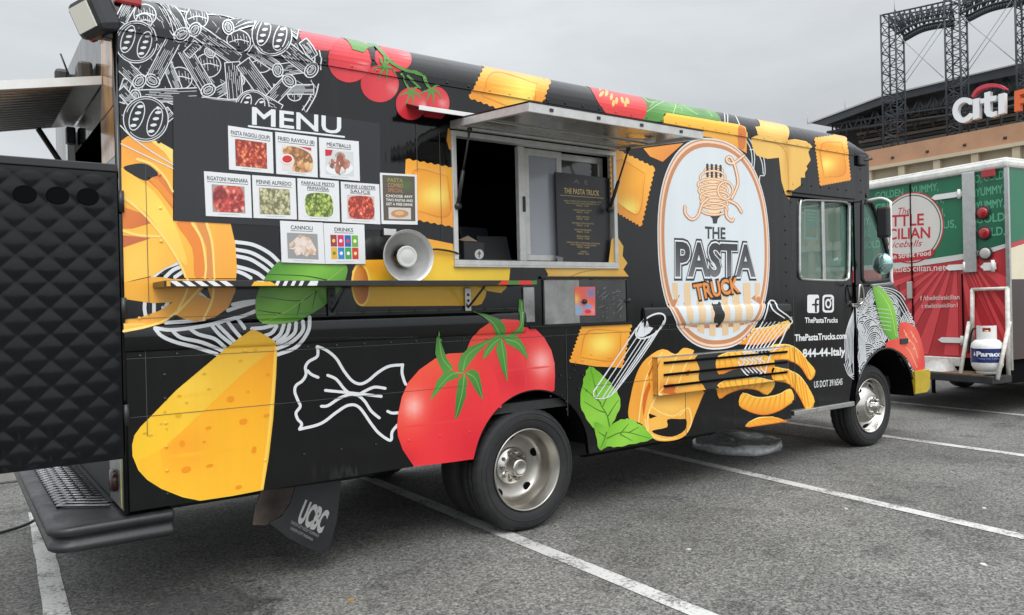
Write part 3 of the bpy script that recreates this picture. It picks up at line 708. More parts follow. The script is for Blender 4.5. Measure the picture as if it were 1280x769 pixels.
# --- mud flaps
FL = Flat((.9, .12, .3), (1, .0, 0), (0, 0, 1))
fp = Zm(300, 580, 6.41, [(440, 180), (810, 130), (790, 300), (770, 470), (720, 650), (650, 718), (540, 670), (380, 590), (230, 470), (330, 420), (400, 320)])
k = MB(); pl = [FL.at(*p) for p in fp]; k.prism([(p[0], p[2]) for p in spline([(q[0], q[2]) for q in pl], 3, True)] if False else [(q[0], q[2]) for q in pl], .115, .125); flap = k.build('mud_flap', mat('flap_rubber', (.013, .014, .016), .45, noise=(6, .4, 5)), truck)
A = Art('flap_lettering', Flat((.9, .1145, .3), (1, 0, 0)))
A.text('UCBC', Zm(300, 580, 6.41, [(455, 455)])[0], Zm(300, 580, 6.41, [(655, 550)])[0], Zm(300, 580, 6.41, [(520, 295)])[0], 0, (150, 152, 150), bold=.05)
A.text('UNION CITY BODY COMPANY', *Zm(300, 580, 6.41, [(405, 475), (628, 592), (412, 452)]), 0, (120, 122, 122), bold=.02)
A.text('UNION CITY INDIANA', *Zm(300, 580, 6.41, [(400, 522), (580, 618), (408, 502)]), 0, (120, 122, 122), bold=.02)
A.build(flap)
fp = Zm(300, 580, 6.41, [(170, 215), (440, 185), (420, 270), (340, 400), (210, 490), (105, 490), (130, 340)])
FL2 = Flat((.8, .40, .3), (1, 0, 0)); k = MB(); pl = [FL2.at(*p) for p in fp]; k.prism([(q[0], q[2]) for q in pl], .40, .412); k.build('splash_panel', mat('dull_steel_panel', (.30, .25, .22), .35, .6, noise=(5, .5, 4)), truck)

# --- wheels
def wheel(cx, yo, rear):
    r = .405; c = (cx, yo, r-.006)
    k = MB()
    prof = [(.262, .012), (.272, -.002), (.30, -.012), (.345, -.016), (.378, -.008), (.394, .012), (.404, .034), (.405, .05), (.4, .052), (.4, .06), (.405, .062), (.4055, .10), (.4, .102), (.4, .112), (.405, .114), (.405, .15), (.40, .17), (.385, .195), (.34, .21), (.262, .19)]
    def rad(i, j): return (1-.018*((j+(i % 2)) % 3 == 0)) if 5 <= i <= 17 else 1
    k.lathe(prof, c, 'y', 108, rad); w_ = k.build('wheel', TYRE, truck, False)
    k = MB(); k.tube([(c[0]+.33*math.cos(a), yo-.0155, c[2]+.33*math.sin(a)) for a in np.linspace(0, 2*math.pi, 60)[:-1]], .004, 5, closed=True); k.tube([(c[0]+.365*math.cos(a), yo-.012, c[2]+.365*math.sin(a)) for a in np.linspace(0, 2*math.pi, 60)[:-1]], .003, 5, closed=True); k.build('sidewall_ring', TYRE, w_)
    k = MB()
    if rear: pr = [(.268, .0), (.2685, -.010), (.262, -.014), (.256, -.008), (.252, .012), (.236, .03), (.232, .075), (.228, .13), (.215, .155), (.20, .168), (.18, .178), (.135, .185), (.12, .182), (.0, .18)]
    else: pr = [(.268, .0), (.2685, -.010), (.262, -.014), (.256, -.008), (.252, .012), (.240, .03), (.236, .060), (.215, .062), (.195, .045), (.165, .012), (.13, -.012), (.115, -.018), (.0, -.018)]
    k.lathe(pr, c, 'y', 64); rim = k.build('rim', WHEEL if rear else CHROME, w_, False)
    nh = 5
    for i in range(nh):
        a = R(20+i*72 if rear else 55+i*72); rr = .196 if rear else .205; yh = .168 if rear else .047
        x, z = c[0]+rr*math.cos(a), c[2]+rr*math.sin(a)
        k = MB(); e = ell(0, 0, .030, .024 if rear else .027, 0, 18); t = (math.cos(a), math.sin(a))
        sl = .45 if rear else -.75     # the disc slopes with the radius
        pts = [(x+t[0]*q-t[1]*p, c[1]+yh-.003-sl*q*(.9), z+t[1]*q+t[0]*p) for p, q in e]
        k.add(pts, [tuple(range(18))]); k.build('hand_hole', DARK, rim)
    hub = MB()
    if rear: hub.lathe([(.125, .18), (.125, .172), (.118, .165), (.062, .162), (.060, .085), (.053, .072), (.040, .070), (.036, .074), (.0, .074)], c, 'y', 32)
    else: hub.lathe([(.10, -.018), (.098, -.03), (.085, -.034), (.05, -.036), (.047, -.075), (.038, -.088), (.0, -.09)], c, 'y', 32)
    hb = hub.build('hub', CHROME, w_, False)
    for i in range(10 if rear else 8):
        a = i*2*math.pi/(10 if rear else 8); q = .095 if rear else .075; y = .165 if rear else -.033; ln = .03 if rear or i % 3 else .075
        x, z = c[0]+q*math.cos(a), c[2]+q*math.sin(a)
        k = MB(); k.lathe([(.0125, y+.004), (.0125, y-ln*.6), (.007, y-ln), (0, y-ln)], (x, c[1], z), 'y', 6, smooth=False); k.build('lug_nut', CHROME, hb)
    return w_
wheel(2.42, .03, True); wheel(6.72, .11, False); wheel(2.42, TW-.24, True); wheel(6.72, TW-.31, False)
k = MB(); k.lathe([(.2, .27), (.3, .26), (.38, .27), (.40, .30), (.40, .42), (.38, .45), (.2, .45)], (2.42, .03, .399), 'y', 48); k.build('inner_tyre', TYRE, truck, False)

# --- front bumper, yellow end
k = MB(); bp_ = [(7.42, .46), (7.66, .46), (7.72, .50), (7.735, .66), (7.71, .69), (7.42, .69)]
k.prism(bp_, .012, 2.33); k.build('front_bumper', mat('yellow_bumper', (.46, .33, .02), .45, noise=(7, .2, 5)), truck)
for y in (.25, 2.0):
    k = MB(); k.box(7.2, 7.43, y, y+.1, .5, .64); k.build('bumper_bracket', BLACK_M, truck)

# --- cab door
DW = [SIDE.px(*p) for p in [(998.5, 258), (1002, 252), (1010, 250.5), (1050, 252), (1058, 255), (1060.5, 263), (1060, 340), (1057, 349), (1050, 351), (1006, 349.5), (1000, 346), (998.5, 338)]]
dl = [(X_DOOR0+.014, .50), (6.20, .50), (6.30, .80), (X_DOOR1-.006, .95), (X_DOOR1-.006, 2.352), (X_DOOR0+.014, 2.352)]
cdoor = shell('cab_door', [dl, DW], zfun='door', thick=.03, step=.2)
k = MB(); cx_, cz_ = np.mean([p[0] for p in DW]), np.mean([p[1] for p in DW])
k.tube([(x, DOOR_Y-.004, z) for x, z in spline(DW, 3, True)], .020, 8, closed=True, flat=.6); wf = k.build('window_frame', ALU, cdoor)
xm = SIDE.px(1028.5, 300)[0]
k = MB(); k.box(xm-.022, xm+.022, DOOR_Y-.012, DOOR_Y+.01, min(p[1] for p in DW)+.01, max(p[1] for p in DW)-.01, bev=.005); k.build('window_bar', ALU, wf)
x0, x1 = min(p[0] for p in DW), max(p[0] for p in DW); z0, z1 = min(p[1] for p in DW), max(p[1] for p in DW)
for a, b, yy in ((x0+.01, xm, .030), (xm, x1-.01, .042)):
    k = MB(); k.box(a, b, yy, yy+.005, z0+.01, z1-.01); k.build('pane', GLASST, cdoor)
A = Art('window_flyer', Flat((0, .055, 0), (1, 0, 0)), 0, .0005); q = [(1005, 261), (1023, 262.5), (1022.5, 300), (1005, 299)]
A.add(q, 0, (205, 225, 205)); A.add([(1007, 264), (1021, 265), (1020.5, 297), (1007, 296)], 1, (120, 170, 140)); A.add([(1008, 284), (1020, 285), (1019.5, 294), (1008, 293)], 2, (190, 150, 90))
for i in range(3): A.add(stroke([(1009, 267+4*i), (1019, 268+4*i)], 1.3), 2, (215, 225, 150))
A.build(cdoor)
k = MB(); k.box(X_DOOR0+.02, 6.24, -.012, .03, .452, .496, bev=.006); k.build('door_sill', ALU, truck)
k = MB(); h0 = SIDE.px(1067, 368); k.box(h0[0]-.07, h0[0]+.03, DOOR_Y-.035, DOOR_Y, h0[1]-.12, h0[1]-.085, bev=.008); k.tube(spline([(h0[0]-.03, -.02, h0[1]-.10), (h0[0]-.035, -.045, h0[1]-.05), (h0[0]-.02, -.05, h0[1]+.08), (h0[0]+.03, -.05, h0[1]+.06), (h0[0]+.06, -.04, h0[1]-.06), (h0[0]+.02, -.02, h0[1]-.10)], 4), .011, 7); k.build('door_handle', CHROME, cdoor)
k = MB(); k.box(X_DOOR0-.01, X_DOOR1+.01, .004, .05, 2.354, 2.40); k.build('door_header_gap', DARK, truck)
k = MB(); k.box(X_DOOR0-.012, X_DOOR1+.012, -.03, .0, 2.392, 2.405); k.build('door_drip_rail', BLACK, truck)
# dark rubber behind the door seams
for xd, zd in ((X_DOOR0, .45), (X_DOOR1, .6)):
    k = MB(); k.box(xd-.02, xd+.03, .054, .08, zd, 2.36); k.build('door_seal', DARK, truck)
# driver seat, red
k = MB(); k.box(5.75, 6.1, 1.0, 1.5, 1.0, 1.25, bev=.05); k.box(5.65, 5.8, 1.0, 1.5, 1.2, 1.95, bev=.05); k.build('driver_seat', mat('red_seat', (.22, .03, .03), .6), truck)
# --- mirror arm + mirrors
k = MB(); a = CABS.pos(*CABS.px(1083, 251), 0, .01); b = CABS.pos(*CABS.px(1088, 357), 0, .01)
k.tube(spline([a, (a[0]+.01, -.14, a[2]+.005), (6.525, -.24, 2.35), (6.51, -.25, 2.30), (6.50, -.25, 2.0), (6.50, -.25, 1.65), (6.52, -.24, 1.595), (b[0], -.12, b[2]+.005), b], 4), .013, 8); marm = k.build('mirror_arm', WHITE, truck)
c = hit(1104, 278, 1, -.2)
k = MB(); k.box(c[0]-.03, c[0]+.03, -.265, -.145, c[2]-.145, c[2]+.145, bev=.022); m1 = k.build('mirror_housing', BPLAST, marm)
c = hit(1103.5, 330, 1, -.18)
k = MB(); k.lathe([(0, -.045), (.05, -.04), (.09, -.02), (.10, 0), (.09, .012), (0, .014)], (c[0], c[1], c[2]), 'x', 24); k.build('round_mirror', mat('mirror_glass', (.42, .62, .60), .06, .9), marm)
k = MB(); k.tube([(6.505, -.25, 2.15), (6.48, -.2, 2.17)], .01, 6); k.tube([(6.505, -.25, c[2]), (c[0], -.2, c[2])], .01, 6); k.build('mirror_stay', BPLAST, marm)

# --- serving window: frame, reveal, sashes
fw = .032
def frame(name, x0, x1, z0, z1, w_, ya, yb, m, parent, bev=.004):
    k = MB(); k.box(x0, x1, ya, yb, z0, z0+w_, bev=bev); k.box(x0, x1, ya, yb, z1-w_, z1, bev=bev); k.box(x0, x0+w_, ya+.0005, yb-.0005, z0+w_*.98, z1-w_*.98, bev=bev); k.box(x1-w_, x1, ya+.0005, yb-.0005, z0+w_*.98, z1-w_*.98, bev=bev)
    return k.build(name, m, parent)
FRM = mat('window_frame_paint', (.60, .60, .58), .35, .3, noise=(14, .15, 5))
sw = frame('serving_window', WIN[0]-.008, WIN[1]+.008, WIN[2]-.012, WIN[3]+.012, fw, -.014, .05, FRM, truck)
xs1 = SIDE.px(653, 250)[0]; xs2 = SIDE.px(664, 250)[0]; xs3 = SIDE.px(706, 250)[0]
k = MB(); k.box(xs1, xs1+.055, .035, .075, WIN[2]+.022, WIN[3]-.022, bev=.006); k.build('window_post', FRM, sw)
s1 = frame('sash', xs1+.062, xs3+.03, WIN[2]+.022, WIN[3]-.022, .045, .06, .085, FRM, sw); s2 = frame('sash', xs3-.03, WIN[1]-.03, WIN[2]+.022, WIN[3]-.022, .045, .088, .112, FRM, sw)
PANE1 = mat('frosted_pane', (.34, .36, .40), .12, spec=.7, noise=(2, .1, 2))
k = MB(); k.box(xs1+.10, xs3-.01, .070, .075, WIN[2]+.06, WIN[3]-.06); k.build('pane', PANE1, s1)
k = MB(); k.box(xs3+.01, WIN[1]-.07, .098, .103, WIN[2]+.06, WIN[3]-.06); k.build('pane', mat('dark_pane', (.06, .065, .07), .08, spec=.8), s2)
k = MB(); k.box(xs1+.03, xs1+.045, .022, .036, 2.08, 2.18, bev=.003); k.build('sash_latch', BPLAST, sw)
k = MB(); k.box(WIN[0]-.012, WIN[1]+.012, -.022, .05, WIN[2]-.024, WIN[2]-.0125, bev=.003); k.build('window_sill', FRM, sw)
# black menu board leaning in the window
MBP = Flat((0, .028, 0), (1, 0, 0)); BS = Flat((0, .0275, 0), (1, 0, 0)); A = Art('menu_print', BS, .0003, .0004)
bq = [(694.5, 215), (761.5, 223), (762, 329.5), (698, 330)]
k = MB(); k.prism([(MBP.at(*p)[0], MBP.at(*p)[2]) for p in bq], .028, .045); board = k.build('menu_board', mat('chalk_black', (.028, .027, .031), .38, noise=(6, .2, 4)))
tag(board, 'black menu board with gold lettering standing inside the serving window', 'menu board')
gold = (215, 190, 120)
A.text('THE PASTA TRUCK', (705, 241.5), (749, 245), (705, 235), 0, gold, bold=.012)
A.build(board); A = Art('menu_print', BS, .0003, .0004); A.text('A  E', (717, 229), (735, 231), (717, 224), 0, (120, 118, 112))
A.build(board); A = Art('menu_rule', BS, .0003, .0004); A.add(stroke([(700, 244), (755, 248)], .5), 0, gold, step=0); A.build(board)
rows = ['FRESH TOSSED PASTA MADE TO ORDER WITH', 'YOUR CHOICE OF OUR HOMEMADE SAUCES', 'PRICE  12.00', '', 'PASTA FAGIOLI SOUP', 'PRICE  10.00', '', 'FRIED RAVIOLI', 'PRICE  10.00', '', 'MEATBALLS WITH RICOTTA', 'PRICE  12.00', '', 'RIGATONI MARINARA', 'PRICE  14.00', '', 'PENNE ALFREDO', 'PRICE  14.00', '', 'FARFALLE PESTO PRIMAVERA AND MORE', 'WITH GRILLED CHICKEN EXTRA', 'PRICE  16.00', '', 'CANNOLI', 'PRICE  5.00']
for i, s_ in enumerate(rows):
    if not s_: continue
    v = 253+i*2.72; hw = len(s_)*.62; cx = 728+.02*(v-250)
    A = Art('menu_print', BS, .0003, .0004); A.text(s_, (cx-hw, v+.0-hw*.05), (cx+hw, v+hw*.05), (cx-hw, v-1.75-hw*.05), 0, (205, 182, 118)); A.build(board)
A = Art('menu_reflection', BS, .0003, .0004); A.add([(694.8, 320), (704, 322), (703, 330), (698, 330)], 1, (120, 120, 124), step=0); A.build(board)  # grey reflection painted onto the board's lower left corner
# things on the inner counter: lidded cash box with emblem, tablet
cbx = thing('napkin_box', 'small black box with round white emblem behind the window sill', 'box', (2.08, .12, 1.77))
a, b = SIDE.px(585, 320)[0], SIDE.px(610, 320)[0]; k = MB(); k.box(a+.05, b+.06, .12, .28, 1.765, 1.885, bev=.008); k.build('box_body', BPLAST, cbx)
A = Art('emblem', Flat((0, .1195, 0), (1, 0, 0)), .0003, .0004); A.add(ell(599, 318, 5.6, 6.2), 0, (205, 208, 206)); A.add(stroke([(599, 314), (599, 322)], 1.0), 1, (50, 50, 52), step=0); A.add(ell(599, 317, 2.4, 1.7), 1, (150, 130, 110)); A.build(cbx)
k = MB(); k.add([(a+.06, .14, 1.886), (b+.03, .15, 1.886), (b+.02, .22, 1.905), (a+.12, .18, 1.925), (a+.07, .22, 1.90)], [(0, 1, 2, 3, 4)]); k.build('paper_napkin', mat('tan_paper', (.42, .34, .26), .8), cbx)
tb = thing('order_tablet', 'dark tablet tilted on a stand inside the open serving window', 'tablet', (2.3, .2, 1.765))
k = MB(); M = Matrix.Translation((2.36, .22, 1.765)) @ Matrix.Rotation(R(-12), 4, 'Z') @ Matrix.Rotation(R(-24), 4, 'X'); k.box(-.12, .10, -.006, .006, .0, .19, M, bev=.004); k.build('tablet_case', mat('tablet_shell', (.05, .052, .058), .3), tb)
k = MB(); M2 = Matrix.Translation((2.30, .34, 1.765)) @ Matrix.Rotation(R(8), 4, 'Z') @ Matrix.Rotation(R(-15), 4, 'X'); k.box(-.13, .12, -.006, .006, .0, .25, M2, bev=.004); k.box(-.02, .02, .0, .09, .0, .02, M2); k.build('screen_back', mat('screen_shell', (.022, .025, .032), .3), tb)
k = MB(); k.box(WIN[0]-.1, 3.4, .052, .62, 1.70, 1.765); k.build('inner_counter', mat('counter_steel', (.10, .10, .10), .4, .6), truck)

# --- lift-up serving hatch
HZ, HY, HZO = 2.556, -.79, 2.490
hx0, hx1 = 1.872, 3.25
dh = np.array([0, HY, HZO-HZ]); Lh = np.linalg.norm(dh); dh /= Lh
M = Matrix(((1, 0, 0, 0), (0, dh[1], -dh[2], 0), (0, dh[2], dh[1], HZ), (0, 0, 0, 1))); M = Matrix(((1, 0, 0, 0), (0, dh[1], dh[2], 0), (0, dh[2], -dh[1], HZ), (0, 0, 0, 1)))
HUND = mat('hatch_sheet', (.50, .49, .46), .26, .75, noise=(3, .12, 4), bump=(4, .12, .01), rvar=.05)
k = MB(); k.box(hx0+.02, hx1-.02, .01, Lh-.012, .012, .026, M); hatch = k.build('serving_hatch', [HUND], truck)
k = MB(); k.box(hx0, hx1, Lh-.014, Lh, -.006, .044, M, bev=.003); k.box(hx0, hx0+.024, .0, Lh-.014, -.004, .042, M, bev=.003); k.box(hx1-.024, hx1, .0, Lh-.014, -.004, .042, M, bev=.003); k.box(hx0+.024, hx1-.024, .0, .05, -.004, .011, M, bev=.003); k.build('hatch_frame', FRM, hatch)
k = MB(); k.box(hx0-.002, hx1+.002, -.004, Lh+.003, .0445, .050, M); k.build('hatch_skin', BLACK, hatch)
k = MB(); k.box(hx0+.03, hx1-.03, .30, .34, .002, .0115, M, bev=.002); k.build('hatch_stiffener', HUND, hatch)
k = MB(); k.box(3.02, 3.07, .5, .56, -.02, .008, M, bev=.006); k.tube([M @ Vector((3.0, .53, -.008)), M @ Vector((2.9, .50, -.008)), M @ Vector((2.86, .47, -.005))], .006, 6); k.build('hatch_catch', DWHITE, hatch)
for i in range(4):
    k = MB(); p_ = M @ Vector((hx0+.15+i*.34, Lh+.0015, .02)); k.box(p_[0]-.012, p_[0]+.012, p_[1]-.004, p_[1]+.002, p_[2]-.008, p_[2]+.008); k.build('frame_screw', BPLAST, hatch)
for (ht, fb) in ((hit(785.5, 187, 2, 2.515), hit(762, 262, 1, -.02)), (hit(587, 163, 2, 2.515), hit(572, 258, 1, -.02))):
    mid = ht+(fb-ht)*.52
    k = MB(); k.tube([ht, mid], .0065, 7); stt = k.build('gas_strut', BPLAST, hatch)
    k = MB(); k.tube([mid, fb], .012, 8); k.build('strut_cylinder', BPLAST, stt)
    k = MB(); k.lathe([(0, -.02), (.02, -.018), (.02, .018), (0, .02)], tuple(fb), 'y', 12); k.lathe([(0, -.015), (.016, -.013), (.016, .013), (0, .015)], tuple(ht), 'z', 10); k.build('strut_pivot', BPLAST, stt)
# --- drip visor above the hatch
k = MB(); k.prism([(0, 2.665), (-.15, 2.612), (-.155, 2.600), (-.148, 2.600), (0, 2.645)], 1.575, 3.32, 'x'); k.build('drip_visor', BLACK, truck)
k = MB(); k.box(1.572, 3.322, -.1625, -.1555, 2.592, 2.618, bev=.002); k.build('visor_edge', WHITE, truck)
k = MB(); k.box(1.58, 3.3, -.004, .0, 2.575, 2.60); k.build('visor_seal', DARK, truck)

# --- fold-out shelf with its printed edge
SHX0, SHX1 = .182, 2.325; shz = 1.606
k = MB(); k.box(SHX0, SHX1, -.25, -.005, shz-.013, shz+.015, bev=.002); shelf = k.build('service_shelf', mat('black_shelf', (.018, .018, .019), .3, noise=(8, .3, 4)), truck)
for u, t, b in ((413, 360, 395), (583, 360, 389)):
    p0, p1 = SIDE.px(u, t), SIDE.px(u, b)
    k = MB(); k.box(p0[0]-.022, p0[0]+.022, -.018, -.004, p1[1], p0[1], bev=.003); br = k.build('shelf_bracket', STEEL if u > 500 else BPLAST, shelf)
    for f in (.2, .45, .7):
        k = MB(); k.lathe([(0, -.022), (.008, -.0215), (.009, -.018)], (p0[0], 0, p1[1]+(p0[1]-p1[1])*f), 'y', 10); k.build('bracket_bolt', BPLAST, br)
    k = MB(); k.tube([(p0[0], -.012, p1[1]+.02), (p0[0], -.20, shz-.02)], .007, 6); k.build('shelf_brace', BPLAST, shelf)
A = Art('shelf_edge_print', Flat((0, -.2502, 0), (1, 0, 0)), .0003, .0003)
ZB, ZT = shz-.011, shz+.013
def sx(u): return A.S.px(u, 353)[0]
for i in range(12):
    if 4 < i < 7: continue
    u = 212+i*15.5 if i < 8 else 346+(i-8)*10; w_ = 9 if i < 8 else 4.5; sl = 9 if i < 8 else -3
    A.add([(sx(u), ZT), (sx(u+w_), ZT), (sx(u+w_+sl), ZB), (sx(u+sl), ZB)], 0, (225, 226, 226), inplane=True, step=0)
A.add([(sx(208), ZB), (sx(213), ZB), (sx(213), ZT), (sx(208), ZT)], 1, (220, 160, 60), inplane=True, step=0)
A.add([(sx(314), ZB), (sx(318), ZT-.003), (sx(338), ZT-.003), (sx(347), ZB)], 1, (235, 180, 50), inplane=True, step=0)
A.add([(sx(384), ZB), (sx(396), ZB), (sx(398), ZT), (sx(388), ZT)], 1, (225, 226, 226), inplane=True, step=0)
A.add([(sx(622), ZB), (sx(628), ZT), (sx(671), ZT), (sx(671), ZB)], 0, (70, 120, 50), inplane=True, step=0)
A.add([(sx(622), ZB), (sx(629), ZT), (sx(636), ZT), (sx(634), ZB)], 1, (215, 45, 40), inplane=True, step=0); A.add([(sx(648), ZB), (sx(650), ZT), (sx(663), ZT), (sx(666), ZB)], 1, (215, 45, 40), inplane=True, step=0)
A.build(shelf)

# --- rub rail ends, access panel, vent box
for x in (RB0, RB1, X_DOOR0-.012):
    k = MB(); k.prism([(y, h) for h, y in RAILP]+[(.002, RAIL1), (.002, RAIL0)], x-.004, x+.004, 'x'); k.build('rail_end_cap', BPLAST, truck)
ax0, ax1, az0, az1 = SIDE.px(678, 370)[0], SIDE.px(781, 370)[0], 1.335, 1.635
SMK = mat('scuffed_steel', (.34, .34, .33), .33, .85, noise=(5, .4, 6), bump=(6, .1, .01), rvar=.12)
k = MB(); k.box(ax0, ax1, -.012, -.0005, az0, az1, bev=.003); acc = k.build('access_panel', mat('smoked_sheet', (.045, .046, .046), .14, noise=(4, .5, 6), rvar=.08, coat=.2), truck)
xm = SIDE.px(722, 370)[0]
k = MB(); k.box(ax0+.005, xm, -.0165, -.0125, az0+.005, az1-.005); k.build('steel_sheet', SMK, acc)
xa, xb = SIDE.px(653, 370)[0], SIDE.px(668, 370)[0]; k = MB(); k.box(xa, xb-.01, -.012, -.0005, 1.36, 1.585); k.build('steel_sheet', SMK, acc)
k = MB(); k.box(ax0-.02, ax1+.03, -.020, -.0005, az1+.004, az1+.022, bev=.003); k.box(ax0-.12, ax1+.05, -.016, -.0005, az0-.02, az0-.004, bev=.003); k.box(ax1+.004, ax1+.02, -.016, -.0005, az0, az1, bev=.003); k.build('panel_frame', BLACK, acc)
for u, v in ((728, 377), (795-12, 376)):
    p = SIDE.px(u, v); k = MB(); k.lathe([(0, -.036), (.016, -.035), (.018, -.02), (.018, -.01)], (p[0], 0, p[1]), 'y', 14); k.box(p[0]-.028, p[0]+.002, -.034, -.026, p[1]-.005, p[1]+.005); k.build('panel_latch', BPLAST, acc)
k = MB()   # scratches in the smoked sheet
for i in range(46):
    x, z = rng.uniform(xm+.16, ax1-.05), rng.uniform(az0+.03, az1-.05); a = rng.uniform(-.2, 1.0); L_ = rng.uniform(.004, .018) if i < 40 else rng.uniform(.04, .09)
    k.tube([(x, -.0135, z), (x+L_*math.cos(a), -.0135, z+L_*math.sin(a))], .0009, 4)
k.build('scratches', mat('scratch_pale', (.45, .45, .44), .6), acc)
A = Art('flyer', Flat((0, -.0175, 0), (1, 0, 0)), .0004, .0004); q = [(718, 358.5), (744, 358.5), (744, 394.5), (719, 394.5)]
A.add(q, 0, spots(solid(225, 95, 75), (722, 388, 8, 9, (90, 180, 215), .9), (739, 366, 6, 6, (70, 130, 180), .9), (733, 378, 4, 4, (240, 130, 60), .8), (720, 374, 4, 6, (235, 200, 90), .8), (741, 388, 5, 6, (235, 150, 160), .8)), step=.012)
A.add(ell(735, 383, 4.5, 2.6), 1, (110, 165, 215)); A.add(ell(735, 389.5, 4, 2.4), 1, (205, 50, 70)); A.text('OPEN', (721, 367), (736, 367), (721, 362), 1, (235, 120, 90)) if False else None
A.build(acc, PAPER)
vx0, vx1, vz0, vz1, vy = VENT
k = MB(); k.box(vx0, vx1, vy, -.0005, vz0, vz1, bev=.004); vent = k.build('vent_box', mat('vent_paint', (.022, .022, .023), .2, coat=.3), truck)
k = MB(); k.box(vx0-.004, vx1+.004, vy-.004, .0, vz1+.0005, vz1+.008); k.build('vent_top_lip', ALU, vent)
k = MB(); k.box(vx0-.0025, vx0-.0005, vy+.002, -.004, vz0+.004, vz1-.004); k.build('vent_end_film', mat('orange_film', (.62, .30, .06), .3, noise=(12, .25, 3)), vent)
for (a, b) in (((829, 453.5), (983, 440)), ((829, 468), (983, 453.5)), ((829, 482), (983, 466))):
    VF = Flat((0, vy, 0), (1, 0, 0)); p0, p1 = VF.px(*a), VF.px(*b); zc = (p0[1]+p1[1])/2
    k = MB(); k.box(p0[0], min(p1[0], vx1-.01), vy-.014, vy-.004, zc-.009, zc+.009, bev=.002); k.build('vent_slot', DARK, vent)
# --- seams and rivets
k = MB()
def seam(u, v0, v1):
    a, b = SIDE.px(u, v0), SIDE.px(u+(v1-v0)*.02, v1); x = (a[0]+b[0])/2
    k.box(x-.0011, x+.0011, -.0048, -.0008, b[1], a[1])
for u, v0, v1 in ((182, 423, 545), (182, 205, 395), (520, 155, 215), (549, 165, 300), (463, 165, 290), (707, 410, 520), (859, 470, 545), (1001-15, 250, 500)): seam(u, v0, v1)
for z, x0, x1 in ((.985, .06, 1.95), (.90, 3.0, 5.2), (1.452, .06, RB0), (1.262, .06, 5.2)): k.box(x0, x1, -.0046, -.0009, z-.0009, z+.0009)
k.build('panel_seam', mat('seam_line', (.075, .078, .08), .3), truck)
# --- clamp work lamp on the shelf
lampn = thing('clamp_lamp', 'round aluminium clamp work lamp with clear bulb above the shelf', 'lamp', (1.5, -.1, 1.62))
c = hit(507, 321, 1, -.13); ax = (CAM-c); ax[2] *= .3; ax[0] += 1.6; ax /= np.linalg.norm(ax)
rot = Vector((0, -1, 0)).rotation_difference(Vector(ax)).to_matrix().to_4x4(); M = Matrix.Translation(c) @ rot
def lath(prof, n=40):
    b = MB(); b.lathe(prof, (0, 0, 0), 'y', n); b.v = [tuple(M @ Vector(v)) for v in b.v]; return b
lath([(.148, -.055), (.150, -.050), (.138, -.02), (.115, .02), (.085, .05), (.055, .066), (.05, .07), (.047, .066), (.078, .046), (.108, .016), (.131, -.022), (.143, -.052), (.148, -.055)]).build('shade', mat('spun_aluminium', (.66, .66, .65), .38, .6, noise=(40, .08, 3)), lampn, False)
lath([(.0, -.030), (.035, -.030), (.050, -.026), (.057, -.030), (.061, -.024), (.058, -.012), (.048, .015), (.03, .045), (.02, .06)], 28).build('bulb', mat('bulb_glass', (.55, .55, .53), .06, spec=.9, coat=.5), lampn, False)
lath([(.044, .04), (.044, .075), (.03, .08), (.03, .13), (.022, .135), (0, .135)], 20).build('socket', BPLAST, lampn, False)
p = SIDE.px(487, 291)
k = MB(); k.tube([tuple(M @ Vector((0, .10, 0))), (p[0]+.03, -.02, p[1]-.04)], .009, 6); k.box(p[0]-.05, p[0]+.03, -.03, -.004, p[1]-.02, p[1]+.02, bev=.004); k.build('clamp', ALU, lampn)
e = SIDE.px(567, 316)
k = MB(); k.tube(spline([tuple(M @ Vector((0.02, .13, 0))), (1.66, -.03, 1.80), (1.75, -.02, 1.815), (e[0], -.02, e[1]), (e[0]+.06, .03, e[1]-.02), (e[0]+.09, .16, 1.79)], 5), .006, 6); k.build('lamp_cord', BPLAST, lampn)

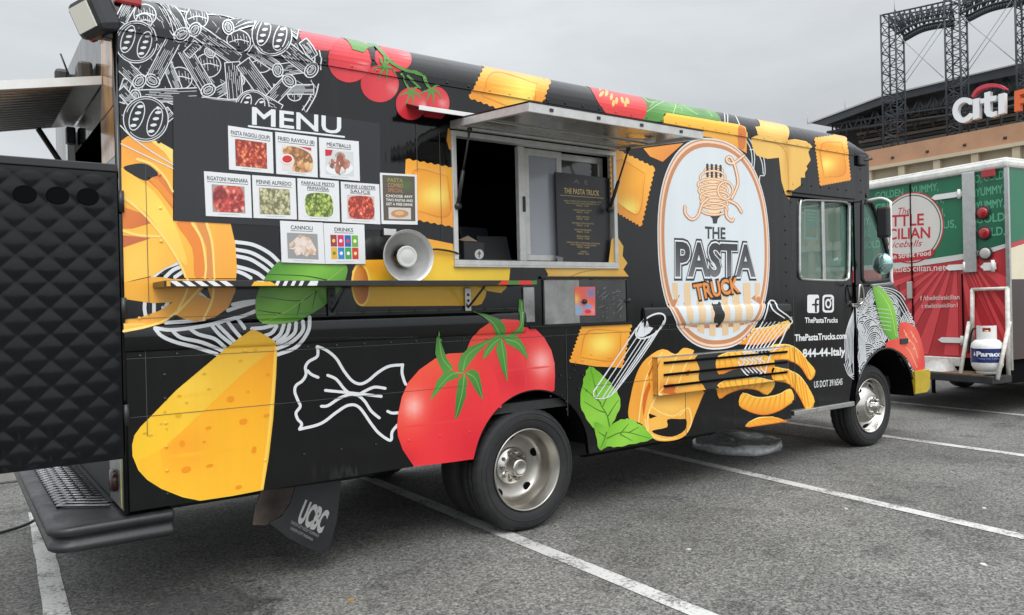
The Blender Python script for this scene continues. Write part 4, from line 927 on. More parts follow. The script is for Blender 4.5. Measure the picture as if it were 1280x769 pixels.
# ================================================================== PRINTED WRAP
# ---- menu panel, heading and the nine cards
A = Art('menu_panel', SIDE, .0056, .0006)
A.add([(216, 118), (330, 133), (474, 155), (476, 288), (350, 283), (217, 276)], 0, spots(solid(33, 35, 39), (300, 240, 80, 50, (40, 43, 48), .6)))
A.text('MENU', (314.5, 155.5), (426, 167.5), (314.5, 134.5), 1, (222, 225, 228), bold=.018)
A.add(stroke([(310, 158), (430, 171.5)], 2.2), 1, (222, 225, 228), step=0); A.build(truck)
def food(name, cols, scale, seed):
    m = bpy.data.materials.new(name); m.use_nodes = True; t = m.node_tree; b = t.nodes['Principled BSDF']; L = t.links.new
    geo = t.nodes.new('ShaderNodeNewGeometry'); mp_ = t.nodes.new('ShaderNodeMapping'); mp_.inputs['Location'].default_value = (seed*3.1, 0, seed*1.7); mp_.inputs['Scale'].default_value = (1.15, 1, .9); mp_.inputs['Rotation'].default_value = (0, .6*seed, 0); L(geo.outputs['Position'], mp_.inputs[0])
    n = t.nodes.new('ShaderNodeTexNoise'); n.inputs['Scale'].default_value = scale*.7; n.inputs['Detail'].default_value = 2; L(mp_.outputs[0], n.inputs['Vector'])
    mxv = t.nodes.new('ShaderNodeMix'); mxv.data_type = 'VECTOR'; mxv.inputs[0].default_value = .02; L(mp_.outputs[0], mxv.inputs[4]); L(n.outputs[1], mxv.inputs[5])
    vo = t.nodes.new('ShaderNodeTexVoronoi'); vo.inputs['Scale'].default_value = scale*1.5; L(mxv.outputs[1], vo.inputs['Vector'])
    sp_ = t.nodes.new('ShaderNodeSeparateColor'); L(vo.outputs['Color'], sp_.inputs[0])
    ml = t.nodes.new('ShaderNodeMath'); ml.operation = 'MULTIPLY_ADD'; ml.inputs[1].default_value = -.85*scale/40; L(vo.outputs['Distance'], ml.inputs[0]); 
    a2 = t.nodes.new('ShaderNodeMath'); a2.operation = 'MULTIPLY_ADD'; a2.inputs[1].default_value = .75; a2.inputs[2].default_value = .28; L(sp_.outputs[0], a2.inputs[0]); L(a2.outputs[0], ml.inputs[2])
    r = t.nodes.new('ShaderNodeValToRGB'); e = r.color_ramp.elements
    while len(e) < len(cols): e.new(.5)
    for i, cc in enumerate(cols): e[i].position = .04+.86*i/(len(cols)-1); e[i].color = (*lin([c2*.85+36 for c2 in cc]), 1)
    L(ml.outputs[0], r.inputs[0]); L(r.outputs[0], b.inputs['Base Color']); b.inputs['Roughness'].default_value = .4; return m
def quadpt(q, s, t):
    q = [np.array(p) for p in q]; return tuple((q[0]*(1-s)+q[1]*s)*(1-t)+(q[3]*(1-s)+q[2]*s)*t)
CARD = Flat((0, -.009, 0), (1, 0, 0))
cards = [('PASTA FAGIOLI (SOUP)', None, [(285, 157), (340.5, 165.5), (342, 217), (286.5, 212)], [(120, 22, 12), (200, 55, 28), (225, 110, 55), (235, 185, 110)], 46),
 ('FRIED RAVIOLI (8)', None, [(344, 165), (396, 171.5), (397, 222), (345.5, 217.5)], [(120, 70, 30), (185, 120, 65), (215, 160, 100), (230, 190, 140)], 24),
 ('MEATBALLS', None, [(398.5, 172), (448, 177), (449.5, 226.5), (400, 222)], [(215, 215, 210), (110, 55, 40), (150, 75, 55), (190, 130, 110)], 20),
 ('RIGATONI MARINARA', None, [(255, 214), (313, 219), (315, 272.5), (257.5, 270)], [(110, 20, 20), (185, 45, 40), (205, 80, 60), (230, 190, 170)], 30),
 ('PENNE ALFREDO', None, [(315, 219), (369, 223), (371, 274.5), (317, 272.5)], [(95, 95, 60), (165, 160, 110), (195, 190, 145), (215, 212, 180)], 40),
 ('FARFALLE PESTO', 'PRIMAVERA', [(371.5, 223), (423, 226.5), (424.5, 277.5), (373, 275)], [(60, 80, 25), (140, 165, 55), (185, 200, 90), (215, 220, 140)], 38),
 ('PENNE LOBSTER', 'SAUCE', [(426, 227), (474, 230.5), (475.5, 280.5), (427.5, 278)], [(130, 25, 15), (210, 60, 35), (225, 95, 65), (235, 195, 170)], 44),
 ('CANNOLI', None, [(350, 276), (403.5, 278.5), (406, 330), (352, 328)], [(120, 90, 70), (215, 190, 170), (230, 215, 205), (205, 150, 110)], 18),
 ('DRINKS', None, [(404, 279), (455, 281), (456.5, 330), (406.5, 330)], [(30, 90, 180), (210, 40, 60), (90, 180, 70), (235, 200, 60), (190, 40, 120)], 0)]
for i, (t1, t2, q, cols, sc_) in enumerate(cards):
    S_ = CARD; yo = .0022*(i % 3)
    k = MB(); pl = [S_.at(*p) for p in q]; cx = np.mean([p[0] for p in pl]); k.prism([(p[0], p[2]) for p in pl], -.009-yo, -.0055); card = k.build('menu_card', mat('card_white', (.74, .75, .76), .42), truck)
    F_ = Flat((0, -.0092-yo, 0), (1, 0, 0)); A = Art('card_print', F_, .0003, .0003)
    def T(s, t): return quadpt(q, s, t)
    ink = (38, 40, 44)
    if t2:
        A.text(t1, T(.10, .135), T(.90, .135), T(.10, .06), 0, ink, bold=.012); A.text(t2, T(.24, .255), T(.76, .255), T(.24, .18), 0, ink, bold=.012); top = .31
        A.add(stroke([T(.10, .152), T(.90, .152)], .5), 0, ink, step=0); A.add(stroke([T(.24, .275), T(.76, .275)], .5), 0, ink, step=0)
    else:
        n_ = len(t1); hw = min(.44, .025*n_+.08); A.text(t1, T(.5-hw, .19), T(.5+hw, .19), T(.5-hw, .10), 0, ink, bold=.012); A.add(stroke([T(.5-hw, .225), T(.5+hw, .225)], .6), 0, ink, step=0); top = .28
    A.add(stroke([T(.28, .945), T(.72, .945)], .35), 0, (150, 150, 150), step=0)
    pq = [T(.15, top), T(.86, top), T(.86, .90), T(.15, .90)]
    if i == 8:
        for r_ in range(2):
            for c_ in range(4):
                x0_, x1_ = .16+c_*.175, .16+c_*.175+.155; y0_, y1_ = top+r_*.31, top+r_*.31+.29
                A.add([T(x0_, y0_), T(x1_, y0_), T(x1_, y1_), T(x0_, y1_)], 0, [(150, 60, 70), (205, 50, 90), (40, 95, 175), (110, 170, 60), (225, 170, 60), (50, 130, 190), (60, 160, 80), (200, 60, 50)][r_*4+c_], step=0)
                A.add(ell(*T((x0_+x1_)/2, (y0_+y1_)/2), 2, 2.3, n=12), 1, [(235, 200, 80), (240, 220, 225), (220, 70, 70), (240, 240, 200), (90, 140, 60), (230, 240, 240), (240, 240, 240), (240, 220, 120)][r_*4+c_], step=0)
        A.build(card, PAPER); continue
    fm = food('food_print_%d' % i, cols, sc_, i+1)
    shape = pq if i in (0, 4, 7) else None
    bgc = [(0, 0, 0), (222, 212, 205), (205, 208, 208), (165, 150, 145), (150, 155, 155), (225, 226, 224), (205, 190, 185), (150, 150, 150)][i]
    A.add(pq, 0, bgc, step=0)
    if i == 1: A.add([T(.55, top), T(.86, top), T(.86, .36)], 1, (200, 60, 70), step=0)
    if i == 2: A.add([T(.15, top), T(.34, top), T(.30, .42), T(.15, .45)], 1, (195, 40, 60), step=0); A.add(ell(*T(.5, .72), 17, 9), 1, (228, 230, 230), step=0)
    A.build(card, PAPER)
    B = Art('food_photo', F_, .0010, .0003)
    if i in (0, 4): B.add(quadpoly := [T(.155, top+.005), T(.855, top+.005), T(.855, .895), T(.155, .895)], 0, (255, 255, 255), step=0)
    elif i == 2:
        B.add([ell(*T(*ce), 6.6, 6.4, n=18) for ce in ((.52, .44), (.36, .62), (.64, .60), (.52, .76))], 0, (255, 255, 255), step=0)
    elif i == 1: B.add(spline([T(.2, .36), T(.45, .30), T(.84, .45), T(.85, .85), T(.4, .88), T(.45, .62), T(.2, .5)], 4, True), 0, (255, 255, 255), step=0)
    elif i == 7:
        B.add([stroke([T(*a_), T(*b_)], 9, smooth=False) for a_, b_ in (((.24, .62), (.50, .38)), ((.38, .76), (.52, .40)), ((.58, .78), (.52, .40)), ((.76, .74), (.60, .42)))], 0, (255, 255, 255), step=0)
    else: B.add(spline([T(.17, .55), T(.24, top+.06), T(.5, top+.01), T(.78, top+.04), T(.85, .6), T(.80, .86), T(.5, .89), T(.22, .86)], 4, True), 0, (255, 255, 255), step=0)
    B.build(card, fm)
    if i == 1:
        B = Art('dip_bowl_print', F_, .0016, .0004); B.add(ell(*T(.27, .62), 8, 6.2), 0, (235, 232, 228), step=0); B.add(ell(*T(.27, .62), 6.2, 4.6), 1, (205, 45, 45), step=0); B.build(card, PAPER)
# combo special card
q = [(475, 216), (521, 218.5), (522, 281), (477, 280)]
k = MB(); pl = [CARD.at(*p) for p in q]; k.prism([(p[0], p[2]) for p in pl], -.009, -.0055); card = k.build('special_card', mat('card_white'), truck)
F_ = Flat((0, -.0092, 0), (1, 0, 0)); A = Art('card_print', F_, .0003, .0003); T = lambda s, t: quadpt(q, s, t)
A.add([T(.06, .04), T(.94, .04), T(.94, .93), T(.06, .93)], 0, spots(solid(92, 84, 74), (508, 232, 6, 6, (80, 120, 60), .8)), step=.02)
for s_, t_, c_ in (('PASTA', .17, (150, 150, 80)), ('COMBO', .27, (170, 140, 95)), ('SPECIAL', .37, (170, 120, 90))): A.text(s_, T(.2, t_), T(.62, t_), T(.2, t_-.075), 1, c_, bold=.02)
for s_, t_ in (('CHOOSE ANY', .47), ('TWO PASTAS AND', .55), ('GET A FREE DRINK', .63)): A.text(s_, T(.14, t_), T(.88, t_), T(.14, t_-.05), 1, (228, 228, 222), bold=.02)
A.add([T(.20, .67), T(.82, .67), T(.82, .90), T(.20, .90)], 1, (205, 200, 195), step=0); A.add(ell(*T(.51, .79), 11, 5), 2, (190, 140, 95), step=0); A.add(ell(*T(.5, .78), 6, 2.6), 3, (215, 175, 130), step=0); A.build(card, PAPER)

# ---- white line art at the rear top corner
A = Art('line_art_graphic', SIDE, .0012, .0006)
INK, FILL = (216, 219, 221), solid(30, 31, 34)
S1, S2, fills = [], [], []
def Zn(p): return Zm(140, 0, 3.661, p)
S1 += [stroke(Zn(p), 1.5) for p in ([(870, 130), (925, 180), (952, 250), (955, 320)], [(845, 135), (900, 200), (925, 270), (930, 330)], [(945, 385), (930, 440), (890, 512)], [(920, 395), (905, 450), (870, 505)], [(830, 240), (880, 270), (905, 300)], [(225, 15), (330, 55), (480, 70)], [(430, 40), (520, 60), (650, 95)])]
tubes = [((252, 128), (312, 133), 13, 0), ((268, 118), (300, 100), 12, 1), ((205, 120), (250, 138), 12, 0), ((312, 62), (346, 84), 13, 0), ((206, 74), (222, 112), 12, 0), ((262, 10), (300, 20), 12, 0), ((160, 100), (150, 128), 12, 0), ((342, 112), (392, 112), 12, 0), ((276, 52), (262, 66), 13, 1), ((378, 52), (392, 72), 11, 0), ((199, -4), (227, 44), 19, 1), ((243, 38), (297, 76), 17, -1), ((216, 52), (190, 101), 18, 1), ((149, 78), (174, 102), 17, 1), ((285, 35), (318, 25), 16, -1), ((169, 121), (246, 118), 16, -1), ((290, 78), (294, 124), 19, 0), ((230, 62), (260, 113), 17, 1), ((303, 78), (340, 128), 19, 0), ((361, 101), (336, 128), 17, -1), ((347, 88), (377, 84), 15, -1), ((357, 62), (389, 88), 18, 1), ((236, 58), (244, 66), 20, 0), ((150, 28), (163, 6), 15, 0), ((322, 122), (350, 138), 14, 0), ((182, 166), (214, 140), 15, 0), ((150, 112), (165, 128), 12, 0), ((330, 18), (374, 44), 14, 0)]
caps = [(246, 23, 14), (260, 82, 16), (326, 77, 15), (225, 98, 15), (298, 52, 15), (181, 19, 14), (180, 27, 10), (368, 118, 9)]
toms = [(170, 53, 26), (339.5, 45, 25), (182, 149, 28), (315, 134, 21)]
blob = []
for cx, cy, r_ in caps:
    L_ = ell(cx, cy, r_, r_*.92, 15, 22); blob.append((L_, [stroke(L_, 1.25, True, False), stroke([(cx-r_*.8, cy+r_*.1), (cx, cy-r_*.15), (cx+r_*.85, cy+r_*.05)], 1.2)]+[stroke([(cx-r_*.6+j*r_*.25, cy-r_*.6+(j % 2)*3), (cx-r_*.5+j*r_*.25, cy-r_*.1+(j % 3)*4)], .62) for j in range(6)]))
for a, b, w_, endc in tubes:
    a, b = np.array(a, float), np.array(b, float); d = (b-a)/np.linalg.norm(b-a); nn = np.array([-d[1], d[0]]); h = w_/2
    L_ = [tuple(a+nn*h), tuple(b+nn*h), tuple(b-nn*h), tuple(a-nn*h)]; st_ = [stroke([tuple(a+nn*h), tuple(b+nn*h)], 1.25), stroke([tuple(a-nn*h), tuple(b-nn*h)], 1.25)]
    ln = np.linalg.norm(b-a)
    for j in range(7):
        o_ = (-.75+j*.25)*h; s0, s1 = sorted(rng.uniform(.05, .95, 2)); s1 = min(1, s1+.25)
        st_.append(stroke([tuple(a+d*ln*s0+nn*o_), tuple(a+d*ln*s1+nn*o_)], .6))
        if ln > 40: s0 = rng.uniform(.0, .3); st_.append(stroke([tuple(a+d*ln*s0+nn*o_), tuple(a+d*ln*(s0+.18)+nn*o_)], .6))
    if endc:
        e_ = b if endc > 0 else a; ang = math.degrees(math.atan2(d[1], d[0])); E1 = ell(e_[0], e_[1], h*.85, h*1.12, ang, 22); E2 = ell(e_[0], e_[1], h*.5, h*.72, ang, 16)
        st_ += [stroke(E1, 1.4, True, False), stroke(E2, 1.1, True, False)]+[stroke([tuple(e_-nn*h*.5+d*j*1.3), tuple(e_+nn*h*.45+d*j*1.3)], .55) for j in (-1, 0, 1)]; blob.append((L_, st_, E1)); continue
    else: st_ += [stroke([L_[0], L_[3]], 1.2), stroke([L_[1], L_[2]], 1.2)]
    blob.append((L_, st_))
for cx, cy, r_ in toms:
    L_ = ell(cx, cy, r_, r_, 0, 34); st_ = [stroke(L_, 1.25, True, False), stroke(ell(cx, cy, r_*.9, r_*.9, 0, 30, 20, 140), .8), stroke(ell(cx, cy, r_*.9, r_*.9, 0, 30, 200, 330), .8)]
    for s_, rot in ((-1, 18), (1, 18)):
        ex, ey = cx+s_*r_*.42*math.cos(R(rot)), cy+s_*r_*.42*math.sin(R(rot)); st_.append(stroke(ell(ex, ey, r_*.30, r_*.66, rot, 20), 1.2, True, False))
        for j in range(4): st_.append(ell(ex+(-.42+j*.28)*r_*math.sin(R(-rot))*1.2, ey+(-.42+j*.28)*r_*1.0, r_*.15, r_*.07, rot-25, 8))
    blob.append((L_, st_))
for i, bl in enumerate(blob):
    ly = 1+i*.11
    A.add(bl[0], ly, FILL, step=0)
    if len(bl) > 2: A.add(bl[2], ly+.01, FILL, step=0)
    A.add(bl[1], ly+.055, INK, step=0)
hat = []
for i in range(240):   # loose hatching in the gaps
    u, v = rng.uniform(150, 390), rng.uniform(8, 160)
    if v > 115+.11*(u-150) and u > 214: continue
    if u > 340 and v < 36+(u-340)*.2: continue
    a = rng.choice([.9, 1.2, -1.0, .5]); l_ = rng.uniform(5, 12); hat.append(stroke([(u, v), (u+l_*math.cos(a), v+l_*math.sin(a))], .55))
A.add(S1+hat, .3, INK, step=0); A.build(truck)

# ---- ribbons of tagliatelle at the rear corner, with the swirl of white lines behind them
def Z2(p): return Zm(140, 290, 5, p)
A = Art('swirl_graphic', SIDE, .0012, .0006)
sw_ = [[(765, 62), (880, 80), (980, 130), (1045, 190)], [(770, 110), (870, 130), (960, 180), (1015, 225)], [(775, 150), (860, 170), (930, 210), (990, 255)], [(775, 215), (850, 235), (910, 260), (950, 290)], [(780, 245), (830, 265), (870, 290)],
 [(250, 285), (330, 225), (425, 190)], [(330, 285), (380, 240), (435, 215)], [(390, 285), (440, 250)], [(205, 440), (203, 480), (210, 525)], [(262, 440), (262, 515)], [(350, 440), (318, 495)],
 [(895, 495), (830, 522), (750, 543), (600, 582), (450, 606), (350, 612), (265, 600)], [(330, 568), (450, 560), (580, 545)], [(720, 492), (800, 465), (895, 440)], [(750, 455), (820, 440), (895, 432)],
 [(265, 600), (310, 650), (400, 690), (520, 720), (660, 765)], [(370, 610), (430, 660), (560, 690), (695, 745)], [(480, 600), (540, 640), (640, 668), (710, 725)], [(615, 575), (670, 640), (745, 700)], [(650, 570), (710, 630), (770, 690)], [(718, 555), (760, 610), (805, 662)], [(780, 540), (830, 605)], [(540, 380), (590, 420)],
 [(1235, 530), (1225, 620), (1150, 720), (1030, 768)], [(1192, 555), (1190, 620), (1120, 690), (1030, 730)], [(1150, 565), (1140, 630), (1080, 680), (1030, 700)], [(1110, 575), (1090, 640), (1030, 690)], [(1075, 575), (1050, 640), (1000, 680)], [(1030, 585), (1000, 630), (950, 650)], [(870, 605), (950, 598), (1030, 575)]]
A.add([stroke(Z2(p), 4.6) for p in sw_], 0, (218, 221, 223), step=.1); A.build(truck)
A = Art('tagliatelle_graphic', SIDE, .0020, .0005)
OR = spots(grad((150, 180), (300, 380), (240, 165, 60), (250, 190, 70), (240, 160, 60)), (175, 185, 25, 12, (235, 150, 70), .8), (170, 330, 25, 30, (250, 205, 95), .8), (280, 300, 15, 50, (245, 170, 75), .7))
A.add([(151.5, 176), (160, 170), (180, 171), (200, 178), (216, 187), (216, 276), (288, 279), (294, 305), (296, 335), (295, 348), (232, 348), (228, 338), (222, 327), (205, 336), (190, 345), (168, 350), (154, 354), (152, 300)], 0, OR)
A.add([[(154, 354), (190, 346), (205, 347), (215, 349), (295, 349), (294, 365), (285, 385), (268, 397), (245, 402), (228, 398), (219, 393), (205, 404), (180, 411), (154.5, 416), (154, 400), (175, 397), (198, 389), (216, 378), (190, 379), (155.5, 374)], [(247, 368), (258, 357), (264, 374)]], 0, grad((150, 360), (300, 390), (240, 175, 60), (235, 165, 60), (215, 145, 70)), rule='eo')
A.add(spline([(154, 210), (166, 205.5), (178, 204.5), (188, 208), (198, 218), (190, 222), (182, 226), (168, 220)], 4, True), 2, (30, 31, 34))
A.add([(185, 226), (199, 218), (216, 236), (216, 262), (198, 238)], 1, (222, 125, 60)); A.add([(152, 258), (175, 266), (189, 279), (165, 286), (152.5, 286)], 1, grad((152, 262), (190, 285), (228, 130, 55), (200, 105, 60))); A.add([(152.5, 294), (188, 298), (153, 310)], 1, (198, 105, 65))
A.add([(216, 187), (216, 205), (205, 190), (185, 174), (200, 178)], 1, (245, 215, 120)); A.add(spline([(150.5, 211), (166, 219), (192, 240), (212, 268), (226, 300), (234, 330), (226, 327), (206, 298), (182, 266), (152, 243)], 4, True), 2, grad((152, 215), (230, 320), (250, 190, 70), (253, 215, 95), (250, 200, 90)))
A.add(spline([(220, 279), (240, 279), (252, 305), (256, 330), (254, 345), (243, 345), (240, 310)], 3, True), 1, (232, 135, 55)); A.add(spline([(245, 279), (257, 279), (266, 310), (267, 345), (258, 345), (258, 310)], 3, True), 1, (222, 145, 75)); A.add([(184, 222), (216, 258), (216, 248), (197, 224)], 2, (235, 145, 55))
A.add([stroke(p, [3.4, 3, 2.6]) for p in ([(152, 245), (180, 268), (205, 298), (224, 328), (232, 347)], [(240, 279), (252, 300), (257, 330), (256, 348)], [(258, 279), (265, 305), (268, 348)], [(171, 199), (190, 206), (206, 222), (216, 240)], [(234, 349), (233, 365), (222, 388)], [(267, 350), (265, 375), (254, 399)], [(219, 393), (232, 380), (252, 358)], [(154, 414), (180, 409), (205, 401), (220, 390)], [(152, 288), (172, 294), (200, 296)])], 3, (250, 214, 120), step=.08)
A.add([stroke(p, 1.4) for p in ([(150, 157), (165, 172), (190, 190), (216, 206)], [(151, 180), (180, 194), (216, 211)])], 4, (225, 222, 215), step=0); A.build(truck)

# ---- basil leaf
def leaf(name, outline, midrib, veins, c0, c1, p0, p1, base=.0020, smooth=True, vein_c=(60, 110, 40), mid_c=(150, 200, 90)):
    A = Art(name, SIDE, base, .0005); A.add(spline(outline, 4, True) if smooth else outline, 0, grad(p0, p1, c0, c1, c0), step=.04)
    A.add([stroke(v, [1.6, .7]) for v in veins], 1, vein_c, step=0); A.add(stroke(midrib, [1.8, .6]), 2, mid_c, step=0); return A.build(truck)
leaf('basil_leaf_graphic', [(352, 326), (380, 329), (410, 331), (432, 331), (433, 345), (425, 362), (408, 380), (388, 393), (372, 401), (352, 405), (332, 405), (321.5, 398), (319, 384), (321, 368), (332, 346), (340, 335)], [(328, 404), (360, 388), (395, 362), (432, 333)], [[(395, 362), (375, 376), (325, 371)], [(408, 350), (380, 345), (335, 343)], [(375, 378), (371, 395)], [(395, 364), (390, 386)], [(352, 392), (335, 390), (322, 388)]], (50, 112, 34), (126, 190, 66), (325, 335), (395, 410), vein_c=(34, 84, 26))

# ---- cheese wedge
def Z3(p): return Zm(150, 410, 5, p)
A = Art('cheese_graphic', SIDE, .0020, .0005)
ch = [(315, 411.6), (326, 416), (336, 422), (345, 428.5), (346.4, 436), (345, 470), (341.5, 522), (336, 570), (329, 612.5), (290, 620), (250, 626), (228, 621.5), (201.5, 611), (184, 600), (173, 588), (165.5, 570), (165, 556), (168, 544), (176, 533), (188, 521), (220, 488), (270, 446), (297, 424)]
A.add(ch, 0, spots(grad((180, 520), (340, 440), (245, 195, 50), (238, 190, 60), (232, 180, 60)), (315, 415, 14, 9, (215, 160, 40), .8), (240, 480, 20, 20, (248, 208, 80), .6)), step=.05)
A.add([(344.3, 434), (335, 520), (328, 611), (250, 625), (205, 611.5), (198, 580), (200, 563), (232, 535), (300, 470)], 1, spots(grad((330, 440), (250, 620), (240, 162, 38), (246, 178, 42), (249, 186, 48)), (230, 560, 30, 30, (240, 150, 40), .6)), step=.05)
A.add([stroke([(344.5, 434), (338, 522), (327, 611)], 3.2)], 2, (250, 200, 85), step=.1)
A.add([(200, 563), (205, 611.5), (190, 603), (176, 590), (172, 576)], 1.6, (246, 186, 46), step=.06)
A.add([ell(*Z3([(x, y)])[0], a/5, b/5, -15, 14) for x, y, a, b in ((690, 445, 24, 20), (770, 585, 27, 19), (552, 625, 20, 10), (388, 722, 18, 20), (915, 548, 20, 12), (800, 400, 10, 8), (922, 292, 14, 10), (838, 752, 14, 12), (413, 885, 32, 20), (560, 860, 24, 10), (835, 770, 16, 14), (740, 995, 22, 12), (525, 712, 12, 8))], 3, (236, 146, 30), step=0)
A.add([ell(*Z3([(x, y)])[0], a/5, b/5, -10, 12) for x, y, a, b in ((845, 138, 15, 9), (770, 150, 12, 6), (752, 205, 14, 7), (525, 288, 14, 7), (370, 425, 14, 8), (415, 468, 10, 6), (280, 525, 10, 7), (365, 545, 20, 17), (155, 658, 14, 7), (555, 383, 14, 6), (255, 600, 8, 6), (190, 672, 16, 6), (292, 632, 8, 6))], 3, (218, 168, 38), step=0)
A.build(truck)

# ---- farfalle outline
def Z4(p): return Zm(360, 380, 5, p)
A = Art('farfalle_outline_graphic', SIDE, .0014, .0005)
A.add([stroke(p, 3.6) for p in (Z4([(180, 265), (187, 300), (178, 332), (130, 360), (108, 395), (112, 440), (90, 480), (50, 510), (42, 550), (60, 600), (76, 640), (50, 680), (60, 720), (85, 750), (70, 785)]), [(374, 536.8), (401, 529.5), (421, 515), (436, 506.5), (449, 509.4), (464, 530), (474, 542), (488, 550.5), (490, 540), (497, 531)], Z4([(180, 265), (240, 290), (300, 340), (350, 420), (400, 480), (450, 500), (500, 480), (560, 430), (630, 390), (720, 380)]), Z4([(715, 380), (712, 430), (725, 480), (737, 505)]),
  Z4([(120, 415), (145, 440), (190, 460)]), Z4([(245, 445), (300, 470), (350, 530), (390, 560), (440, 565), (480, 545), (540, 520), (610, 528)]), Z4([(230, 540), (380, 555), (585, 578)]), Z4([(205, 640), (250, 635), (320, 590), (390, 565), (440, 575), (480, 610), (520, 670), (572, 714)]), Z4([(620, 670), (650, 682), (690, 680)]))], 0, (222, 225, 227), step=0); A.build(truck)

# ---- big tomatoes
def Z5(p): return Zm(484, 380, 5, p)
ARCHPX = [tuple(project([(x, 0, z)])[0]) for x, z in arc(ARCH_R[0], ARCH_R[1], ARCH_R[2]+.008, .53, 30)]
A = Art('tomato_graphic', SIDE, .0020, .0005)
back = Z5([(490, 300), (520, 225), (575, 160), (640, 115), (720, 95), (820, 100), (850, 145), (920, 150), (980, 210), (1025, 290), (1045, 370), (1048, 450), (1044, 540)])
ra = [p for p in ARCHPX if 622 < p[0] < 692][::-1]
A.add(back+ra+Z5([(640, 620), (560, 520), (470, 400)]), 0, spots(grad((590, 410), (690, 500), (232, 70, 60), (226, 52, 62), (236, 66, 66)), (677, 454, 9, 12, (255, 235, 230), .95), (677, 454, 20, 26, (250, 120, 110), .6), (600, 415, 30, 25, (238, 85, 65), .7), (650, 475, 24, 22, (204, 34, 50), .7), (692, 490, 10, 20, (206, 40, 52), .6)), step=.035)
front = Z5([(480, 305), (380, 310), (300, 340), (200, 410), (130, 490), (90, 580), (68, 680), (60, 760)])+[(497, 545), (503, 562), (517, 583), (555, 579), (591.5, 574)]+[p for p in ARCHPX if p[0] < 624 and p[1] < 573]+Z5([(712, 650), (715, 600), (690, 480), (650, 390), (580, 330)])
A.add(front, 2, spots(grad((500, 450), (620, 560), (240, 88, 62), (232, 58, 60), (228, 48, 62)), (517, 508, 8, 10, (255, 240, 235), .95), (517, 508, 20, 24, (248, 130, 110), .6), (545, 450, 40, 20, (242, 104, 74), .5), (600, 560, 40, 30, (208, 30, 46), .7), (560, 520, 30, 30, (222, 44, 56), .5), (510, 572, 20, 14, (206, 34, 46), .6)), step=.035)
A.build(truck)
A = Art('tomato_stem_graphic', SIDE, .0036, .0005)
G1 = grad((540, 400), (600, 520), (58, 112, 45), (88, 150, 68), (52, 105, 45))
lv_ = [[(320, 165), (303, 240), (298, 310), (320, 370), (350, 432), (390, 415), (412, 400), (370, 340), (345, 270)], [(450, 430), (438, 390), (460, 320), (510, 270), (600, 235), (690, 195), (700, 215), (620, 250), (560, 310), (520, 360), (480, 425)], [(440, 430), (400, 415), (350, 430), (310, 480), (265, 608), (310, 560), (370, 490), (450, 455)], [(480, 430), (440, 480), (425, 600), (420, 728), (450, 690), (490, 580), (500, 480)], [(485, 430), (530, 405), (570, 430), (590, 520), (597, 605), (550, 540), (510, 470)],
 [(530, 45), (590, 75), (650, 130), (680, 205), (740, 215), (735, 140), (700, 95), (620, 65)], [(822, -30), (855, -20), (852, 100), (838, 185), (780, 200), (760, 195), (822, 140)], [(700, 205), (640, 240), (605, 290), (595, 345), (620, 330), (660, 280), (695, 230)], [(695, 215), (678, 290), (710, 400), (750, 492), (748, 400), (745, 300), (718, 215)], [(722, 205), (770, 190), (820, 210), (860, 270), (882, 352), (820, 290), (740, 245)]]
A.add([Z5(p) for p in lv_], 0, G1, step=.03)
A.add([stroke(Z5(p), [1.6, .5]) for p in ([(470, 430), (400, 440), (330, 510), (268, 600)], [(480, 440), (465, 560), (424, 715)], [(495, 430), (550, 470), (594, 595)], [(400, 410), (340, 330), (320, 180)], [(470, 420), (510, 310), (690, 205)], [(710, 220), (725, 320), (748, 480)], [(740, 220), (820, 250), (878, 345)], [(700, 215), (640, 270), (600, 340)], [(700, 190), (650, 110), (545, 50)], [(838, -10), (838, 120), (800, 185)])], 1, (120, 178, 95), step=0); A.build(truck)

# ---- cherry tomatoes on the vine
def Z8(p): return Zm(360, 20, 5, p)
A = Art('cherry_tomato_graphic', SIDE, .0014, .0006)
A.add(Z8([(50, 62), (160, 85), (340, 110), (420, 170), (250, 220), (140, 212), (80, 150)]), 0, (196, 62, 72))
for i, (cx, cy, rx, ry, hx, hy, ly) in enumerate(((655, 265, 117, 86, 740, 245, 1), (572, 425, 120, 115, 660, 455, 2), (383, 275, 136, 142, 470, 315, 3), (915, 550, 92, 108, 975, 550, 4), (768, 550, 97, 102, 840, 560, 5))):
    c_ = Z8([(cx, cy)])[0]; h_ = Z8([(hx, hy)])[0]
    A.add(ell(c_[0], c_[1], rx/5, ry/5, 8, 36), ly, spots(grad((c_[0]-rx/5, c_[1]), (c_[0]+rx/5, c_[1]), (198, 44, 56), (214, 58, 66), (208, 52, 60)), (h_[0], h_[1], 3.2, 4.0, (250, 225, 225), .9), (h_[0], h_[1], 9, 10, (226, 96, 100), .5)), step=.035)
GS = (88, 140, 62)
A.add([stroke(Z8(p), w_) for p, w_ in (([(530, 170), (590, 240), (650, 300), (740, 345), (830, 370), (872, 440)], 3.6), ([(600, 250), (602, 320)], 3), ([(705, 365), (745, 450)], 1.6), ([(740, 375), (825, 452)], 2), ([(480, 200), (540, 190)], 3))]
 +[Z8(p) for p in ([(340, 120), (430, 150), (500, 205), (470, 235), (400, 215)], [(740, 340), (800, 345), (850, 385), (790, 370)])]
 +[stroke(Z8([(cx, cy), (cx+s*.55*math.cos(a), cy+s*.45*math.sin(a)-6), (cx+s*math.cos(a+.15), cy+s*math.sin(a+.15)*1.0+14)]), [3.6, 2.6, .5]) for cx, cy, s in ((600, 322, 80), (768, 482, 74), (893, 470, 74)) for a in (.35, 1.25, 1.95, 2.9, 4.2, 5.4)], 6, GS, step=0)
A.add(Z8([(490, 200), (530, 195), (540, 280), (515, 275)]), 6, (36, 38, 40), step=0); A.build(truck)

